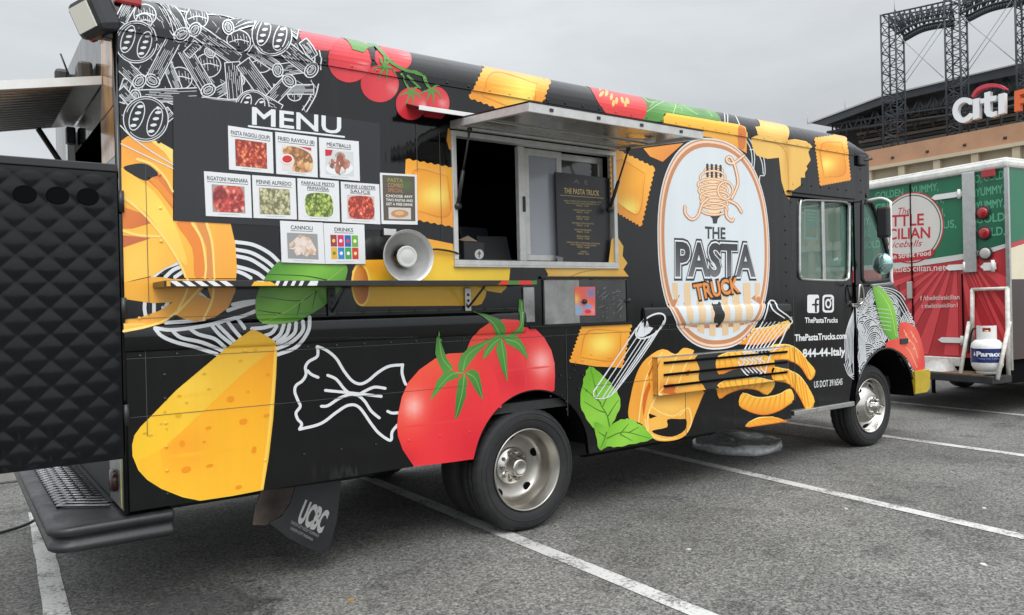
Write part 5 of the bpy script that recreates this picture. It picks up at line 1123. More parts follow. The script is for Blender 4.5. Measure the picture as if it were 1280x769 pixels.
# ---- ravioli
def ravioli(q, n=(9, 7), amp=1.6, inner=.17, name='ravioli_graphic', hot=None, base=.0020):
    q = [np.array(p, float) for p in q]; L_ = []
    for e in range(4):
        a, b = q[e], q[(e+1) % 4]; d = b-a; ln = np.linalg.norm(d); nn = np.array([d[1], -d[0]])/ln; k_ = n[e % 2]
        for j in range(k_):
            L_.append(tuple(a+d*(j/k_)-nn*amp*.2)); L_.append(tuple(a+d*((j+.5)/k_)+nn*amp))
    T_ = lambda s, t: quadpt(q, s, t); c_ = hot or T_(.5, .5); sz = np.linalg.norm(q[1]-q[0])
    A = Art(name, SIDE, base, .0005); A.add(L_, 0, spots(grad(q[0], q[2], (240, 165, 55), (246, 178, 66), (236, 150, 45)), (*T_(.1, .9), sz*.25, sz*.25, (232, 140, 40), .6)), step=.04)
    i_ = inner; A.add(spline([T_(i_, i_), T_(.5, i_*.85), T_(1-i_, i_), T_(1-i_*.9, .5), T_(1-i_, 1-i_), T_(.5, 1-i_*.8), T_(i_, 1-i_), T_(i_*.9, .5)], 5, True), 1, spots(grad(T_(0, .1), T_(1, .9), (236, 150, 40), (246, 172, 50), (226, 130, 34)), (c_[0], c_[1], sz*.26, sz*.2, (255, 232, 110), .95)), step=.03)
    A.add([stroke([T_(i_*.95, 1-i_), T_(i_*.95, i_), T_(1-i_, i_*.95)], [.6, 1.5, .6]), stroke([T_(1-i_, i_), T_(1-i_*.9, 1-i_), T_(i_, 1-i_*.9)], [.5, 1.6, .6])], 2, (226, 132, 36), step=0); return A.build(truck)
ravioli([(608, 80), (688, 101), (668, 152), (586, 122)], (11, 8), 1.7, hot=(655, 118)); ravioli([(507, 199), (570, 211), (570, 284), (507, 272)], (7, 1), 1.6, hot=(545, 245)); ravioli([(762, 183), (818, 210), (801, 283), (765, 262)], (9, 12), 1.5, hot=(784, 262)); ravioli([(728, 406), (789, 405.5), (777, 460), (712, 453)], (1, 10), 1.7, hot=(752, 430)); ravioli([(1018, 173), (1057, 167.5), (1063, 225), (1025, 232)], (11, 13), 1.0, hot=(1033, 205))

# ---- long yellow penne round the shelf
def Z6(p): return Zm(430, 240, 5, p)
A = Art('penne_graphic', SIDE, .0014, .0005)
A.add(Z6([(100, 425), (250, 424), (380, 350), (500, 288), (680, 325), (690, 470), (1040, 470), (1030, 560), (1010, 605), (980, 632), (890, 618), (885, 650), (860, 700), (830, 710), (110, 716), (70, 675), (50, 590), (50, 500), (72, 455)]), 0, spots(grad((530, 300), (530, 384), (238, 160, 55), (244, 192, 48), (250, 210, 60), (246, 196, 50), (222, 165, 40)), (470, 335, 22, 14, (238, 150, 50), .8), (600, 345, 30, 14, (250, 215, 70), .5)), step=.05)
A.add(ell(*Z6([(103, 582)])[0], 10, 24.5, -2, 30), 1, grad((441, 340), (460, 340), (228, 150, 50), (180, 98, 30))); A.add(stroke(ell(*Z6([(105, 580)])[0], 11, 25.5, -2, 30), 2.4, True, False), 2, (248, 206, 96), step=0)
A.add(stroke(Z6([(890, 620), (870, 600), (840, 592)]), 1.2), 2, (170, 120, 30), step=0); A.build(truck)
# ---- farfalle under the window
A = Art('farfalle_graphic', SIDE, .0016, .0005)
A.add([(679.5, 333), (685, 343), (681.5, 352), (732, 352), (738, 347), (744, 352), (782, 352), (786, 346), (779, 337), (784, 329), (778, 320), (779, 308), (770, 294), (764, 300), (760, 333)], 0, grad((680, 330), (780, 352), (228, 178, 82), (240, 196, 100), (226, 172, 70)), step=.04); A.add([stroke([(705, 350), (725, 341), (750, 337)], [.6, 1.8, .5])], 1, (205, 145, 50), step=0)
A.build(truck)
A = Art('pasta_graphic', SIDE, .0016, .0005); A.add([(560, 160), (566, 166), (566, 190), (561, 186), (558, 175)], 0, (215, 150, 60)); A.build(truck)
# ---- tomato slice, basil and penne over the hatch
def Z7(p): return Zm(700, 80, 5, p)
A = Art('tomato_slice_graphic', SIDE, .0014, .0005)
A.add(spline(Z7([(185, 112), (340, 142), (495, 170), (540, 262), (535, 315), (490, 378), (400, 370), (330, 342), (270, 288), (220, 210)]), 3, True), 0, grad((740, 110), (800, 150), (196, 50, 54), (222, 62, 60), (210, 56, 58)), step=.05); A.add([ell(*Z7([(x, y)])[0], 2.0, 4.4, r_, 10) for x, y, r_ in ((255, 150, 20), (258, 190, 40), (290, 185, 15), (320, 208, 8), (352, 232, 3), (332, 248, 10), (388, 228, -14), (420, 232, -22), (408, 250, 4))], 1, (226, 172, 100), step=0); A.build(truck)
A = Art('basil_graphic', SIDE, .0016, .0005)
A.add(Z7([(497, 172), (620, 195), (720, 215), (950, 258), (1005, 358), (650, 312), (640, 362), (590, 362), (520, 388), (492, 376), (537, 312), (541, 262)]), 0, spots(grad((800, 110), (900, 150), (62, 118, 48), (98, 158, 70), (70, 128, 52)), (812, 128, 6, 6, (35, 62, 34), .8), (845, 125, 8, 10, (120, 178, 82), .6), (875, 140, 8, 6, (38, 70, 36), .7), (890, 135, 6, 8, (120, 175, 85), .6)), step=.04)
A.add([stroke(Z7(p), w_) for p, w_ in (([(715, 215), (722, 260), (705, 312)], 1.2), ([(540, 300), (620, 250), (710, 225)], 1), ([(700, 230), (780, 270), (860, 320)], .8), ([(740, 250), (760, 300)], .7), ([(880, 250), (950, 330)], .9), ([(520, 215), (560, 240), (610, 240)], .9), ([(590, 240), (560, 270)], .8))], 1, (150, 195, 120), step=0); A.build(truck)
A = Art('penne_graphic', SIDE, .0024, .0005)
A.add(Z7([(665, 308), (900, 345), (1120, 380), (1155, 395), (1165, 430), (1165, 560), (1110, 525), (1030, 490), (940, 460), (800, 440), (640, 395), (640, 340)]), 0, grad((860, 145), (856, 178), (248, 198, 66), (238, 176, 62), (228, 156, 60)), step=.05); A.add(Z7([(545, 352), (640, 380), (760, 410), (900, 470), (700, 450), (510, 390)]), 0, (246, 196, 62)); A.add(spline(Z7([(1112, 400), (1130, 388), (1155, 410), (1160, 470), (1150, 530), (1115, 520)]), 3, True), 1, (206, 118, 52)); A.add(Z7([(520, 528), (770, 495), (640, 612), (560, 578)]), 0, grad((805, 190), (830, 200), (236, 160, 55), (226, 140, 60))); A.build(truck)
A = Art('noodle_outline_graphic', SIDE, .0014, .0005)
A.add([stroke(p, 1.1) for p in (Z7([(930, 255), (960, 320), (1000, 358)]), Z7([(1000, 275), (1025, 310), (1030, 366)]), Z7([(1035, 280), (1090, 320), (1120, 378)]), Z7([(1020, 272), (1045, 310), (1047, 366)]), Z7([(1165, 450), (1200, 500), (1215, 580), (1210, 660)]), Z7([(1165, 480), (1190, 530), (1200, 600), (1195, 650)]), Z7([(1185, 535), (1230, 540), (1270, 580), (1280, 690), (1250, 700), (1245, 740)]), Z7([(1240, 560), (1262, 620), (1270, 690)]))], 0, (212, 216, 218), step=0); A.build(truck)
# ---- folded farfalle by the cab
def Z9(p): return Zm(900, 130, 6.4, p)
A = Art('farfalle_graphic', SIDE, .0016, .0005)
A.add(Z9([(310, 100), (420, 108), (520, 124), (535, 160), (537, 290), (600, 282), (690, 300), (737, 342), (705, 385), (724, 450), (690, 500), (700, 520), (678, 550), (680, 590), (645, 590), (645, 650), (590, 690), (572, 720), (555, 767), (520, 720), (490, 620), (470, 430), (380, 440), (290, 412), (258, 345), (253, 268), (300, 250), (278, 185), (318, 180)]), 0, spots(grad((940, 150), (1010, 230), (226, 176, 84), (236, 192, 100), (230, 180, 84)), (984, 195, 4, 30, (205, 145, 50), .7), (962, 160, 12, 8, (242, 202, 112), .6)), step=.035); A.add([stroke(Z9(p), [.6, 2, .8]) for p in ([(480, 330), (530, 400), (545, 560), (550, 740)], [(500, 300), (535, 350)], [(330, 300), (430, 310), (520, 350)])], 1, (206, 148, 56), step=0); A.build(truck)

# ---- oval logo
ov = [SIDE.px(*p) for p in ((893, 173.5), (890, 437.5), (821.5, 300), (961.5, 305))]
OCX, OCZ = (ov[2][0]+ov[3][0])/2, (ov[0][1]+ov[1][1])/2; OA, OB = (ov[3][0]-ov[2][0])/2, (ov[0][1]-ov[1][1])/2
def oval(d, e=2.35, n=72):
    o = []
    for a in np.linspace(0, 2*math.pi, n+1)[:-1]:
        c_, s_ = math.cos(a), math.sin(a); o.append((OCX+(OA-d)*math.copysign(abs(c_)**(2/e), c_), OCZ+(OB-d)*math.copysign(abs(s_)**(2/e), s_)))
    return o
A = Art('oval_logo', SIDE, .0030, .0005); WH, TAN, PALE = (212, 219, 222), (196, 134, 92), (236, 205, 180)
for ly, d, c_ in ((0, 0, WH), (1, .012, TAN), (2, .022, PALE), (3, .040, TAN), (4, .072, WH)): A.add(oval(d), ly, c_, inplane=True, step=.15)
def Zo(p): return Zm(820, 170, 5.127, p)
def Zp(p): return Zm(820, 300, 5.127, p)
# stripes clipped to the inner oval
for xa, xb, top in ((100, 135, 275), (175, 215, 275), (255, 300, 380), (335, 375, 420), (415, 455, 350), (485, 530, 340), (555, 600, 275), (630, 662, 275)):
    p0, p1 = SIDE.px(*Zp([(xa, top)])[0]), SIDE.px(*Zp([(xb, top)])[0]); lo = []
    for x in np.linspace(p0[0], p1[0], 5):
        t = min(1, abs((x-OCX)/(OA-.085)))
        lo.append((x, OCZ-(OB-.105)*max(0, 1-t**2.3)**(1/2.3)))
    A.add([p0, p1]+lo[::-1], 5, (224, 194, 154), inplane=True, step=0)
A.add([stroke(Zo(p), 2.9) for p in ([(325, 182), (326, 262)], [(353, 184), (354, 270)], [(381, 186), (382, 270)], [(409, 190), (410, 262)])], 7.6, (52, 52, 54), step=0); A.add(Zo([(335, 470), (415, 470), (412, 510), (392, 532), (386, 562), (362, 562), (358, 532), (340, 510)]), 6, (52, 52, 54), step=0)
A.add(Zo(ell(366, 365, 84, 140)), 6.5, (238, 208, 172), step=0)
nood = [ell(366, 224, 56, 26), ell(360, 268, 80, 44), ell(355, 312, 90, 36), ell(362, 350, 92, 38), ell(372, 392, 92, 40), ell(370, 430, 86, 34), ell(368, 470, 84, 36), ell(440, 350, 48, 56)]
tails = [[(180, 450), (185, 500), (225, 535), (265, 510), (290, 440), (330, 400)], [(440, 470), (450, 520), (480, 545), (492, 530)], [(460, 415), (510, 440), (545, 490)], [(560, 125), (490, 175), (455, 168), (448, 145), (468, 135), (490, 165), (510, 230), (520, 300), (505, 350), (480, 400)]]
for i, e_ in enumerate(nood):
    A.add(stroke(Zo(e_), 3.3, True, False), 7+i*.5, TAN, step=0); A.add(stroke(Zo(e_), 1.7, True, False), 7.25+i*.5, (242, 214, 178), step=0)
for i, e_ in enumerate(tails):
    A.add(stroke(Zo(e_), 3.9), 11+i*.3, TAN, step=0); A.add(stroke(Zo(e_), 1.9), 11.15+i*.3, (242, 214, 186), step=0)
A.text('THE', *Zo([(310, 655), (442, 661), (310, 583)]), 5, (58, 60, 63), bold=.03)
pb = Zp([(112, 232), (642, 234), (112, 17)])
A.text('PASTA', *pb, 5.5, (52, 54, 58), bold=.095, spacing=1.0); A.text('PASTA', *Zp([(116, 229), (638, 231), (116, 19)]), 6, (224, 228, 230), bold=.06); A.text('PASTA', *Zp([(120, 225), (634, 228), (120, 21)]), 6.5, grad((890, 303), (890, 347), (50, 51, 55), (62, 63, 68), (112, 113, 118)), bold=.035)
A.text('TRUCK', *Zp([(245, 388), (540, 332), (226, 288)]), 14, (34, 32, 32), bold=.085); A.text('TRUCK', *Zp([(249, 384), (535, 331), (231, 291)]), 14.6, (226, 140, 66), bold=.03)
A.add(spline(Zp([(358, 350), (412, 350), (415, 430), (435, 470), (430, 510), (400, 555), (385, 560), (370, 540), (365, 510), (372, 470), (358, 430)]), 3, True), 6, (38, 38, 40), step=.04); A.build(truck)

# ---- lower artwork between the wheels
def Zb(p): return Zm(700, 380, 5, p)
def ragged(pts, amp=.8):
    s_ = spline(pts, 5, True); return [(p[0]+(amp if i % 2 else -amp*.3)*math.cos(i*1.7), p[1]+(amp if i % 2 else -amp*.3)*math.sin(i*1.1)) for i, p in enumerate(s_)]
leaf('basil_leaf_graphic', ragged(Zb([(185, 390), (235, 420), (300, 480), (350, 540), (375, 600), (370, 660), (330, 740), (305, 790), (215, 780), (150, 690), (125, 610), (140, 500), (160, 430)])), Zb([(310, 770), (290, 690), (240, 600), (190, 400)]), [Zb(p) for p in ([(285, 680), (230, 660), (150, 610)], [(255, 620), (200, 570), (140, 520)], [(300, 700), (330, 650), (365, 600)], [(265, 640), (290, 590), (330, 530)])], (112, 178, 44), (142, 202, 70), (725, 480), (770, 560), smooth=False, vein_c=(72, 122, 36), mid_c=(78, 128, 42))
leaf('basil_leaf_graphic', ragged([(762, 533), (775, 525), (788, 524), (803, 533), (815, 548), (795, 554), (772, 558.5), (758, 557), (759, 545)]), [(758, 548), (780, 540), (812, 548)], [[(775, 542), (785, 530)], [(785, 541), (798, 534)], [(775, 543), (790, 551)]], (118, 184, 46), (146, 206, 72), (760, 530), (810, 555), base=.0036, smooth=False, vein_c=(76, 126, 36), mid_c=(80, 130, 42))
leaf('basil_leaf_graphic', ragged([(742, 528), (752, 531), (760, 537), (760, 556), (749, 562), (745, 546)]), [(758, 540), (754, 552), (750, 560)], [[(755, 545), (748, 540)]], (104, 170, 44), (132, 194, 62), (740, 530), (760, 560), base=.0032, smooth=False, vein_c=(72, 120, 36), mid_c=(80, 130, 42))
A = Art('penne_outline_graphic', SIDE, .0044, .0005); WL_ = (222, 225, 227)
tops = [(462, 175), (482, 202), (510, 212), (540, 205), (572, 192), (600, 168), (628, 140)]; ends = [(207, 552), (228, 580), (262, 590), (292, 582), (322, 562), (348, 540), (372, 505)]
A.add([stroke(Zb([a, b]), 1.15) for a, b in zip(tops, ends)]+[stroke(Zb(p), 1.2) for p in ([(475, 150), (345, 345), (207, 545)], [(645, 105), (600, 190), (480, 370), (350, 540)], [(205, 548), (215, 585), (262, 592), (312, 575), (352, 538)])], 0, WL_, step=0)
A.add(stroke(Zb(ell(562, 138, 108, 54, -38, 30)), 2.0, True, False), 1, WL_, step=0); A.add(Zb([(475, 190), (500, 130), (540, 105), (548, 140), (580, 150), (560, 180), (520, 205), (490, 208)]), 1, WL_, step=0); A.build(truck)
def Zc(p): return Zm(780, 400, 5, p)
A = Art('tagliatelle_graphic', SIDE, .0020, .0005)
A.add([spline(Zc([(28, 612), (40, 480), (80, 330), (140, 240), (240, 182), (320, 215), (370, 175), (435, 190), (430, 215), (470, 300), (465, 370), (505, 430), (480, 500), (440, 600), (400, 700), (340, 745), (250, 758), (180, 740), (110, 650)]), 3, True), Zc([(150, 582), (205, 602), (160, 618)]), spline(Zc([(270, 622), (350, 620), (390, 625), (378, 690), (300, 730), (210, 718), (175, 692), (268, 670)]), 3, True)], 0, spots(grad((785, 480), (875, 500), (236, 158, 50), (246, 186, 84), (240, 166, 60)), (833, 486, 14, 10, (205, 104, 40), .8), (800, 500, 8, 30, (228, 145, 45), .6), (840, 510, 18, 6, (248, 200, 100), .7), (868, 475, 6, 14, (246, 200, 90), .6)), rule='eo', step=.03)
A.add([stroke(Zc(p), [1.4, 1.8, 1.0]) for p in ([(90, 640), (110, 480), (150, 330), (240, 200)], [(150, 690), (150, 590), (200, 480), (250, 420)], [(170, 540), (230, 580), (310, 600), (370, 560)], [(345, 600), (400, 550), (420, 640), (380, 720)], [(330, 215), (300, 300), (250, 430)], [(430, 215), (380, 290), (330, 430)], [(130, 620), (150, 700), (230, 745), (330, 738)])], 1, (252, 214, 132), step=.06); A.add([spline(Zc(p), 3, True) for p in ([(240, 450), (280, 400), (320, 410), (300, 460)], [(375, 330), (410, 310), (400, 350)], [(120, 470), (180, 340), (225, 250), (200, 330), (150, 460), (120, 600)])], 1, (206, 104, 42), step=.05); A.build(truck)
rig = [Zc(p) for p in ([(575, 240), (640, 205), (740, 195), (860, 215), (937, 250), (930, 330), (880, 330), (800, 300), (700, 305), (590, 340)], [(580, 410), (640, 375), (740, 355), (860, 365), (942, 395), (895, 468), (820, 435), (740, 430), (660, 455), (595, 492)], [(740, 455), (840, 485), (950, 470), (1035, 430), (1060, 500), (980, 560), (880, 590), (790, 575), (718, 535)], [(920, 160), (1020, 155), (1090, 190), (1140, 250), (1195, 320), (1160, 375), (1100, 290), (1020, 250), (920, 245)], [(930, 295), (1010, 310), (1090, 345), (1150, 420), (1190, 510), (1145, 565), (1090, 470), (1030, 400), (930, 375)], [(775, 640), (840, 612), (930, 605), (1005, 628), (1000, 634), (775, 670)], [(720, 145), (800, 62), (900, 45), (1020, 5), (1032, 50), (960, 110), (850, 150), (740, 152)])]
for i, L_ in enumerate(rig):
    P_ = np.array(L_); lo, hi = P_.min(0), P_.max(0); up = grad((0, lo[1]-1), (0, hi[1]+1), (252, 206, 88), (248, 182, 62), (232, 138, 40)) if i not in (3, 4) else grad((lo[0], hi[1]), (hi[0], lo[1]), (234, 140, 42), (250, 190, 66), (252, 206, 88))
    A = Art('rigatoni_graphic', SIDE, .0026, .0004); A.add(spline(L_, 3, True), 0, up, step=.03)
    # ridges: slanted darker stripes clipped to the outline by walking between top and bottom edges
    h_ = len(L_)//2; rid = []
    V_, F_i = triangulate([[SIDE.px(*p) for p in L_]], 0)
    for j in range(9):
        s_ = .08+.1*j; T0 = np.array([np.interp(s_, np.linspace(0, 1, h_), P_[:h_, k_]) for k_ in (0, 1)]); bo = P_[h_:][::-1]; T1 = np.array([np.interp(max(0, s_-.07), np.linspace(0, 1, len(bo)), bo[:, k_]) for k_ in (0, 1)])
        rid.append(stroke([tuple(T0*.95+T1*.05), tuple(T0*.05+T1*.95)], 1.7))
    A.add(rid, 1, (240, 154, 42), step=0)
    A.add([stroke([tuple(p) for p in P_[:h_]], [.6, 1.5, .6])], 2, (255, 224, 130), step=0); A.add([stroke([tuple(p) for p in P_[h_:]], [.6, 1.7, .6])], 2.5, (222, 120, 34), step=0); A.build(truck)
A = Art('farfalle_outline_graphic', SIDE, .0040, .0005)
fan = [stroke([(928+4.6*i, 441-i*.4), (940+5.2*i, 420-i*.6), (953+5.2*i, 402+abs(i-3)*.6)], [1.5, 1.1, .8]) for i in range(8)]
zig = [stroke([(924+5*i, 447+(i % 2)*2), (930+5*i, 453), (925+5*i, 459), (931+5*i, 466)], 1.6) for i in range(6)]+[stroke([(924+5*i, 449), (932+5*i, 441)], 1.4) for i in range(6)]
A.add(fan+zig+[stroke(p, 1.6) for p in ([(929, 440), (938, 422), (950, 408), (957, 392), (961, 377), (968, 377), (972, 386), (984, 395), (990, 402), (984, 408)], [(961, 377), (966, 388), (980, 398)], [(922, 452), (930, 466), (942, 472), (952, 466)], [(984, 408), (974, 430), (962, 445), (955, 470)])], 0, WL_, step=0); A.build(truck)

# ---- lettering and icons on the cab door
WT = (226, 228, 228)
def rrect(x0, y0, x1, y1, r_, n=5): return [(cx+r_*math.cos(R(a0+90*i/n)), cy+r_*math.sin(R(a0+90*i/n))) for cx, cy, a0 in ((x1-r_, y1-r_, 0), (x0+r_, y1-r_, 90), (x0+r_, y0+r_, 180), (x1-r_, y0+r_, 270)) for i in range(n+1)]
A = Art('social_icon', SIDE, .0012, .0005); A.add(rrect(1009, 368.5, 1023.6, 391.3, 2.4), 0, WT, step=0); A.add([stroke([(1019.8, 390), (1019.5, 378), (1020.3, 374.5), (1022.8, 374)], 2.6), stroke([(1015.5, 381), (1022.6, 380.8)], 2.4)], 1, (24, 24, 26), step=0)
A.build(cdoor); A = Art('social_icon', SIDE, .0012, .0005); A.add(rrect(1028, 368.5, 1042.2, 390.8, 4), 0, WT, step=0); A.add(rrect(1030, 371.2, 1040.2, 388.1, 2.8), 1, (24, 24, 26), step=0); A.add(ell(1035.1, 379.6, 3.8, 6), 2, WT, step=0); A.add(ell(1035.1, 379.6, 2.1, 3.5), 3, (24, 24, 26), step=0); A.add(ell(1038.6, 373.6, .8, 1.3), 2, WT, step=0)
A.build(cdoor); A = Art('door_lettering', SIDE, .0012, .0005); A.text('ThePastaTrucks', (1006, 403.6), (1047, 403.2), (1006, 397.2), 0, WT, bold=.022); A.build(cdoor); A = Art('door_lettering', SIDE, .0012, .0005); A.text('ThePastaTrucks.com', (993.2, 426.4), (1058, 423.4), (993.2, 418.4), 0, WT, bold=.026); A.build(cdoor); A = Art('door_lettering', SIDE, .0012, .0005); A.text('1-844-44-Italy', (995.5, 447), (1056.5, 443.6), (995.5, 437.2), 0, WT, bold=.03); A.build(cdoor); A = Art('door_lettering', SIDE, .0012, .0005); A.text('US DOT 3916545', (1017.4, 484.8), (1053, 480.8), (1017.4, 477), 0, (205, 208, 208), bold=.02); A.build(cdoor)

# ---- fender artwork
A = Art('spaghetti_graphic', CABS, .0012, .0005); st_ = []
def inf(u, v): return 1059 < u < 1152 and v > 358+((u-1110)/42)**2*26 and v < 486-(u-1068)*.9+max(0, (u-1095))*.55
CABPX = [tuple(project([(x, 0, z)])[0]) for x, z in cab_loop]
def keep(L_):
    P_ = np.array(L_); c_ = P_.mean(0); ok = (winding(P_, CABPX) != 0) & (winding(P_+np.array([[2.5, 0]]), CABPX) != 0) & (winding(P_+np.array([[0, -2.5]]), CABPX) != 0) & (winding(P_+np.array([[0, 3]]), CABPX) != 0)
    best, cur = [], []
    for p, o_ in zip(L_, ok):
        if o_ and p[0] > 1070.5: cur.append(p)
        else: cur = []
        if len(cur) > len(best): best = list(cur)
    return best
cl_list = []
for i in range(70):
    cx, cy = rng.uniform(1072, 1150), rng.uniform(366, 480); dx = (cx-1112)/40
    if cy < 362+max(0, abs(dx)-.2)**2*55 or cy > 500-(cx-1070)*.85+max(0, cx-1098)*.62: continue
    cl_list.append((cy, cx))
cl_list.sort()
for j, (cy, cx) in enumerate(cl_list):
    R0 = rng.uniform(11, 17); tilt = rng.uniform(-35, 35)+(cx-1110)*.8
    full = keep([(cx+R0*.72*math.cos(R(a)), cy+R0*math.sin(R(a))) for a in np.linspace(180+tilt-20, 360+tilt+20, 22)])
    if len(full) > 6: A.add(full, .1*j, (14, 14, 15), step=0)
    arcs = []
    for r_ in np.arange(R0, 2.5, -2.6):
        L_ = keep([(cx+r_*.72*math.cos(R(a)), cy+r_*math.sin(R(a))) for a in np.linspace(180+tilt-25, 360+tilt+25, 16)])
        if len(L_) > 4: arcs.append(stroke(L_, 1.1, smooth=False))
    if arcs: A.add(arcs, .1*j+.05, (205, 208, 210), step=0)
for i in range(10):
    L_ = keep([(1070+i*1.6, 395+i*3), (1068.8+i*1.3, 425), (1072+i*1.1, 455-i*.5), (1073+i*.9, 482-i*3.4)])
    if len(L_) > 2: st_.append(stroke(L_, .95, n=4))
for i in range(4):
    L_ = keep(spline([(1072+i*2, 400-i*3), (1078+i*2, 378+i*2), (1092+i*2, 363+i*2.4), (1108, 360+i*2.6), (1126-i*2, 368+i*3), (1140-i*2, 392+i*3)], 6))
    if len(L_) > 4: st_.append(stroke(L_, 1.0, smooth=False))
A.add(st_, 8.5, (205, 208, 210), step=0); A.build(truck)
A = Art('spaghetti_graphic', SIDE, .0014, .0005); A.add([stroke([(1057+i*1.6, 452+i*2-(i % 3)*4), (1056+i*1.7, 425), (1061+i*1.2, 403-i*2), (1067, 390-i)], .95, n=4) for i in range(7)]+[stroke([(1055+i*2, 455-i*2), (1060+i*1.6, 468), (1067, 474-i*3)], .9, n=4) for i in range(4)], 0, (205, 208, 210), step=0); A.build(cdoor)
A = Art('leaf_graphic', CABS, .0072, .0005); A.add(spline([(1090.5, 357.5), (1103, 362), (1113, 375), (1119.5, 395), (1121, 412), (1120, 424), (1112, 424), (1103, 411), (1097, 392), (1092, 370)], 4, True), 0, grad((1092, 400), (1122, 385), (70, 138, 40), (108, 176, 52), (140, 200, 72)), step=.04); A.add(stroke([(1091, 358), (1104, 372), (1113, 390), (1119, 420)], [.5, 1.3, .8]), 1, (165, 210, 100), step=0); A.add([stroke([(1096, 386+5*i), (1103, 386.5+5*i), (1113, 388+5*i)], .9) for i in range(6)], 1, (176, 205, 160), step=0); A.build(truck)
A = Art('tomato_slice_graphic', CABS, .0082, .0005); zt = lambda p: Zm(1040, 350, 5.13, p)
A.add(spline(zt([(427, 285), (480, 272), (540, 318), (570, 400), (586, 480), (588, 568), (525, 578), (480, 510), (430, 462), (380, 440), (340, 440), (345, 400), (395, 380), (424, 374)]), 3, True), 0, spots(grad((1110, 430), (1155, 440), (222, 68, 52), (232, 92, 72), (216, 58, 50)), (1142, 440, 6, 14, (240, 130, 105), .6), (1128, 415, 4, 8, (205, 48, 42), .6)), step=.03); A.add([stroke(zt(p), 1.4) for p in ([(455, 320), (480, 370), (520, 420), (545, 500)], [(470, 430), (500, 470), (540, 560)], [(500, 330), (540, 400)])], 1, (240, 150, 125), step=0); A.add([ell(*zt([(x, y)])[0], .9, 1.9, 20, 8) for x, y in ((470, 350), (490, 390), (520, 440), (515, 360), (455, 395))], 2, (238, 178, 110), step=0); A.build(truck)

# ---- rivets, wrapped in the same film as the panel round them
k = MB(); RC_ = []
def rivet(x, z, y=0, r=.0085):
    y -= .0035
    vs = [(x, y-.0065, z)]+[(x+r*math.cos(a), y-.001, z+r*math.sin(a)) for a in np.linspace(0, 2*math.pi, 8)[:-1]]
    uv_ = project([(x, y, z)])[0]; RC_.extend([tuple(print_colour(*uv_))]*8)
    k.add(vs, [(0, i+1, (i+1) % 7+1) for i in range(7)], True)
for x in np.arange(.15, 6.5, .155): rivet(x, Z_LIP-.012, -.010)
for x in np.arange(.12, RB0, .165): rivet(x, 1.452); rivet(x, 1.272)
for x in np.arange(RB1+.1, X_DOOR0, .165): rivet(x, 1.45); rivet(x, 1.275)
for x in np.arange(.7, 2.0, .21): rivet(x, .70)
for z in np.arange(.60, 1.25, .115): rivet(.225, z); rivet(.262, z+.05) if z > 1.3 else None
for z in np.arange(1.5, 2.8, .16): rivet(.225, z)
for x in np.arange(5.36, 6.3, .14): rivet(x, 2.31, DOOR_Y); rivet(x, 2.47)
for z in np.arange(2.47, 2.8, .11): rivet(6.45, z)
for i in range(10): rivet(rng.uniform(2.6, 3.0), rng.uniform(.72, 1.2)); rivet(rng.uniform(2.75, 3.2), rng.uniform(.9, 1.1))
for z in np.arange(.5, 2.3, .12): rivet(X_DOOR0-.04, z)
rv = k.build('rivet_rows', VINYL, truck, False); rv['kind'] = 'stuff'
at_ = rv.data.color_attributes.new('Col', 'FLOAT_COLOR', 'POINT'); at_.data.foreach_set('color', np.c_[np.array(RC_), np.ones(len(RC_))].ravel())


# ================================================================== PLASTIC-WRAPPED DISC UNDER THE TRUCK
c0 = np.array([5.70, .92, 0]); k = MB()
prof = [(0, .055), (.10, .05), (.20, .062), (.30, .05), (.37, .085), (.405, .092), (.425, .07), (.43, .04), (.42, .004), (0, .002)]
n = 64; vs = []
for i, (r_, z) in enumerate(prof):
    for j in range(n):
        a = 2*math.pi*j/n; q = r_*(1+.03*math.sin(3*a+i)+.02*math.sin(7*a+2*i)); vs.append((c0[0]+q*math.cos(a), c0[1]+q*math.sin(a), max(.001, z*(1+.10*math.sin(5*a+i*1.3)+.05*math.sin(13*a)))))
k.add(vs, [(i*n+j, i*n+(j+1) % n, (i+1)*n+(j+1) % n, (i+1)*n+j) for i in range(len(prof)-1) for j in range(n)], True)
tag(k.build('plastic_disc', mat('crumpled_plastic', (.48, .485, .49), .34, coat=.4, noise=(24, .45, 7), bump=(30, .5, .012), rvar=.1)), 'flat round crumpled grey plastic disc lying on the asphalt beneath the truck', 'disc')

# ================================================================== SECOND FOOD TRAILER, ahead of the truck
TA = R(8.5); tA = np.array([math.sin(TA), math.cos(TA), 0]); tD = np.array([math.cos(TA), -math.sin(TA), 0]); tO = np.array([9.5, -.06, 0])
trailer = thing('food_trailer', 'red and green food trailer with round logo parked beyond the truck', 'food trailer', tuple(tO+tA*1.1+tD*2))
TM = Matrix(((tA[0], tD[0], 0, tO[0]), (tA[1], tD[1], 0, tO[1]), (0, 0, 1, 0), (0, 0, 0, 1)))
TS = Flat(tO, tA)
def Zt(p): return Zm(1080, 190, 2.565, p)
zt_ = TS.px(1250, 206)[1]; zb_ = TS.px(1203, 447)[1]
TWD, TLN = 2.35, 5.5
k = MB(); k.box(0, TWD, .012, TLN, zb_, zt_, TM); k.build('trailer_body', mat('trailer_red', (.44, .022, .03), .3, coat=.3, noise=(3, .1, 3)), trailer)
TVINYL = mat('trailer_film', rough=.28, attr=True, noise=(3, .06, 5))
A = Art('wrap_print', TS, .003-.012, .0012); top_ = zt_-.02
green = grad((1100, 230), (1260, 320), (30, 96, 70), (34, 110, 78), (28, 92, 66))
def ip(pts): return [TS.px(*p) for p in pts]
bl = ip([(1262, 303), (1235, 311), (1200, 318), (1160, 324), (1105, 330), (1060, 334), (1020, 334)])
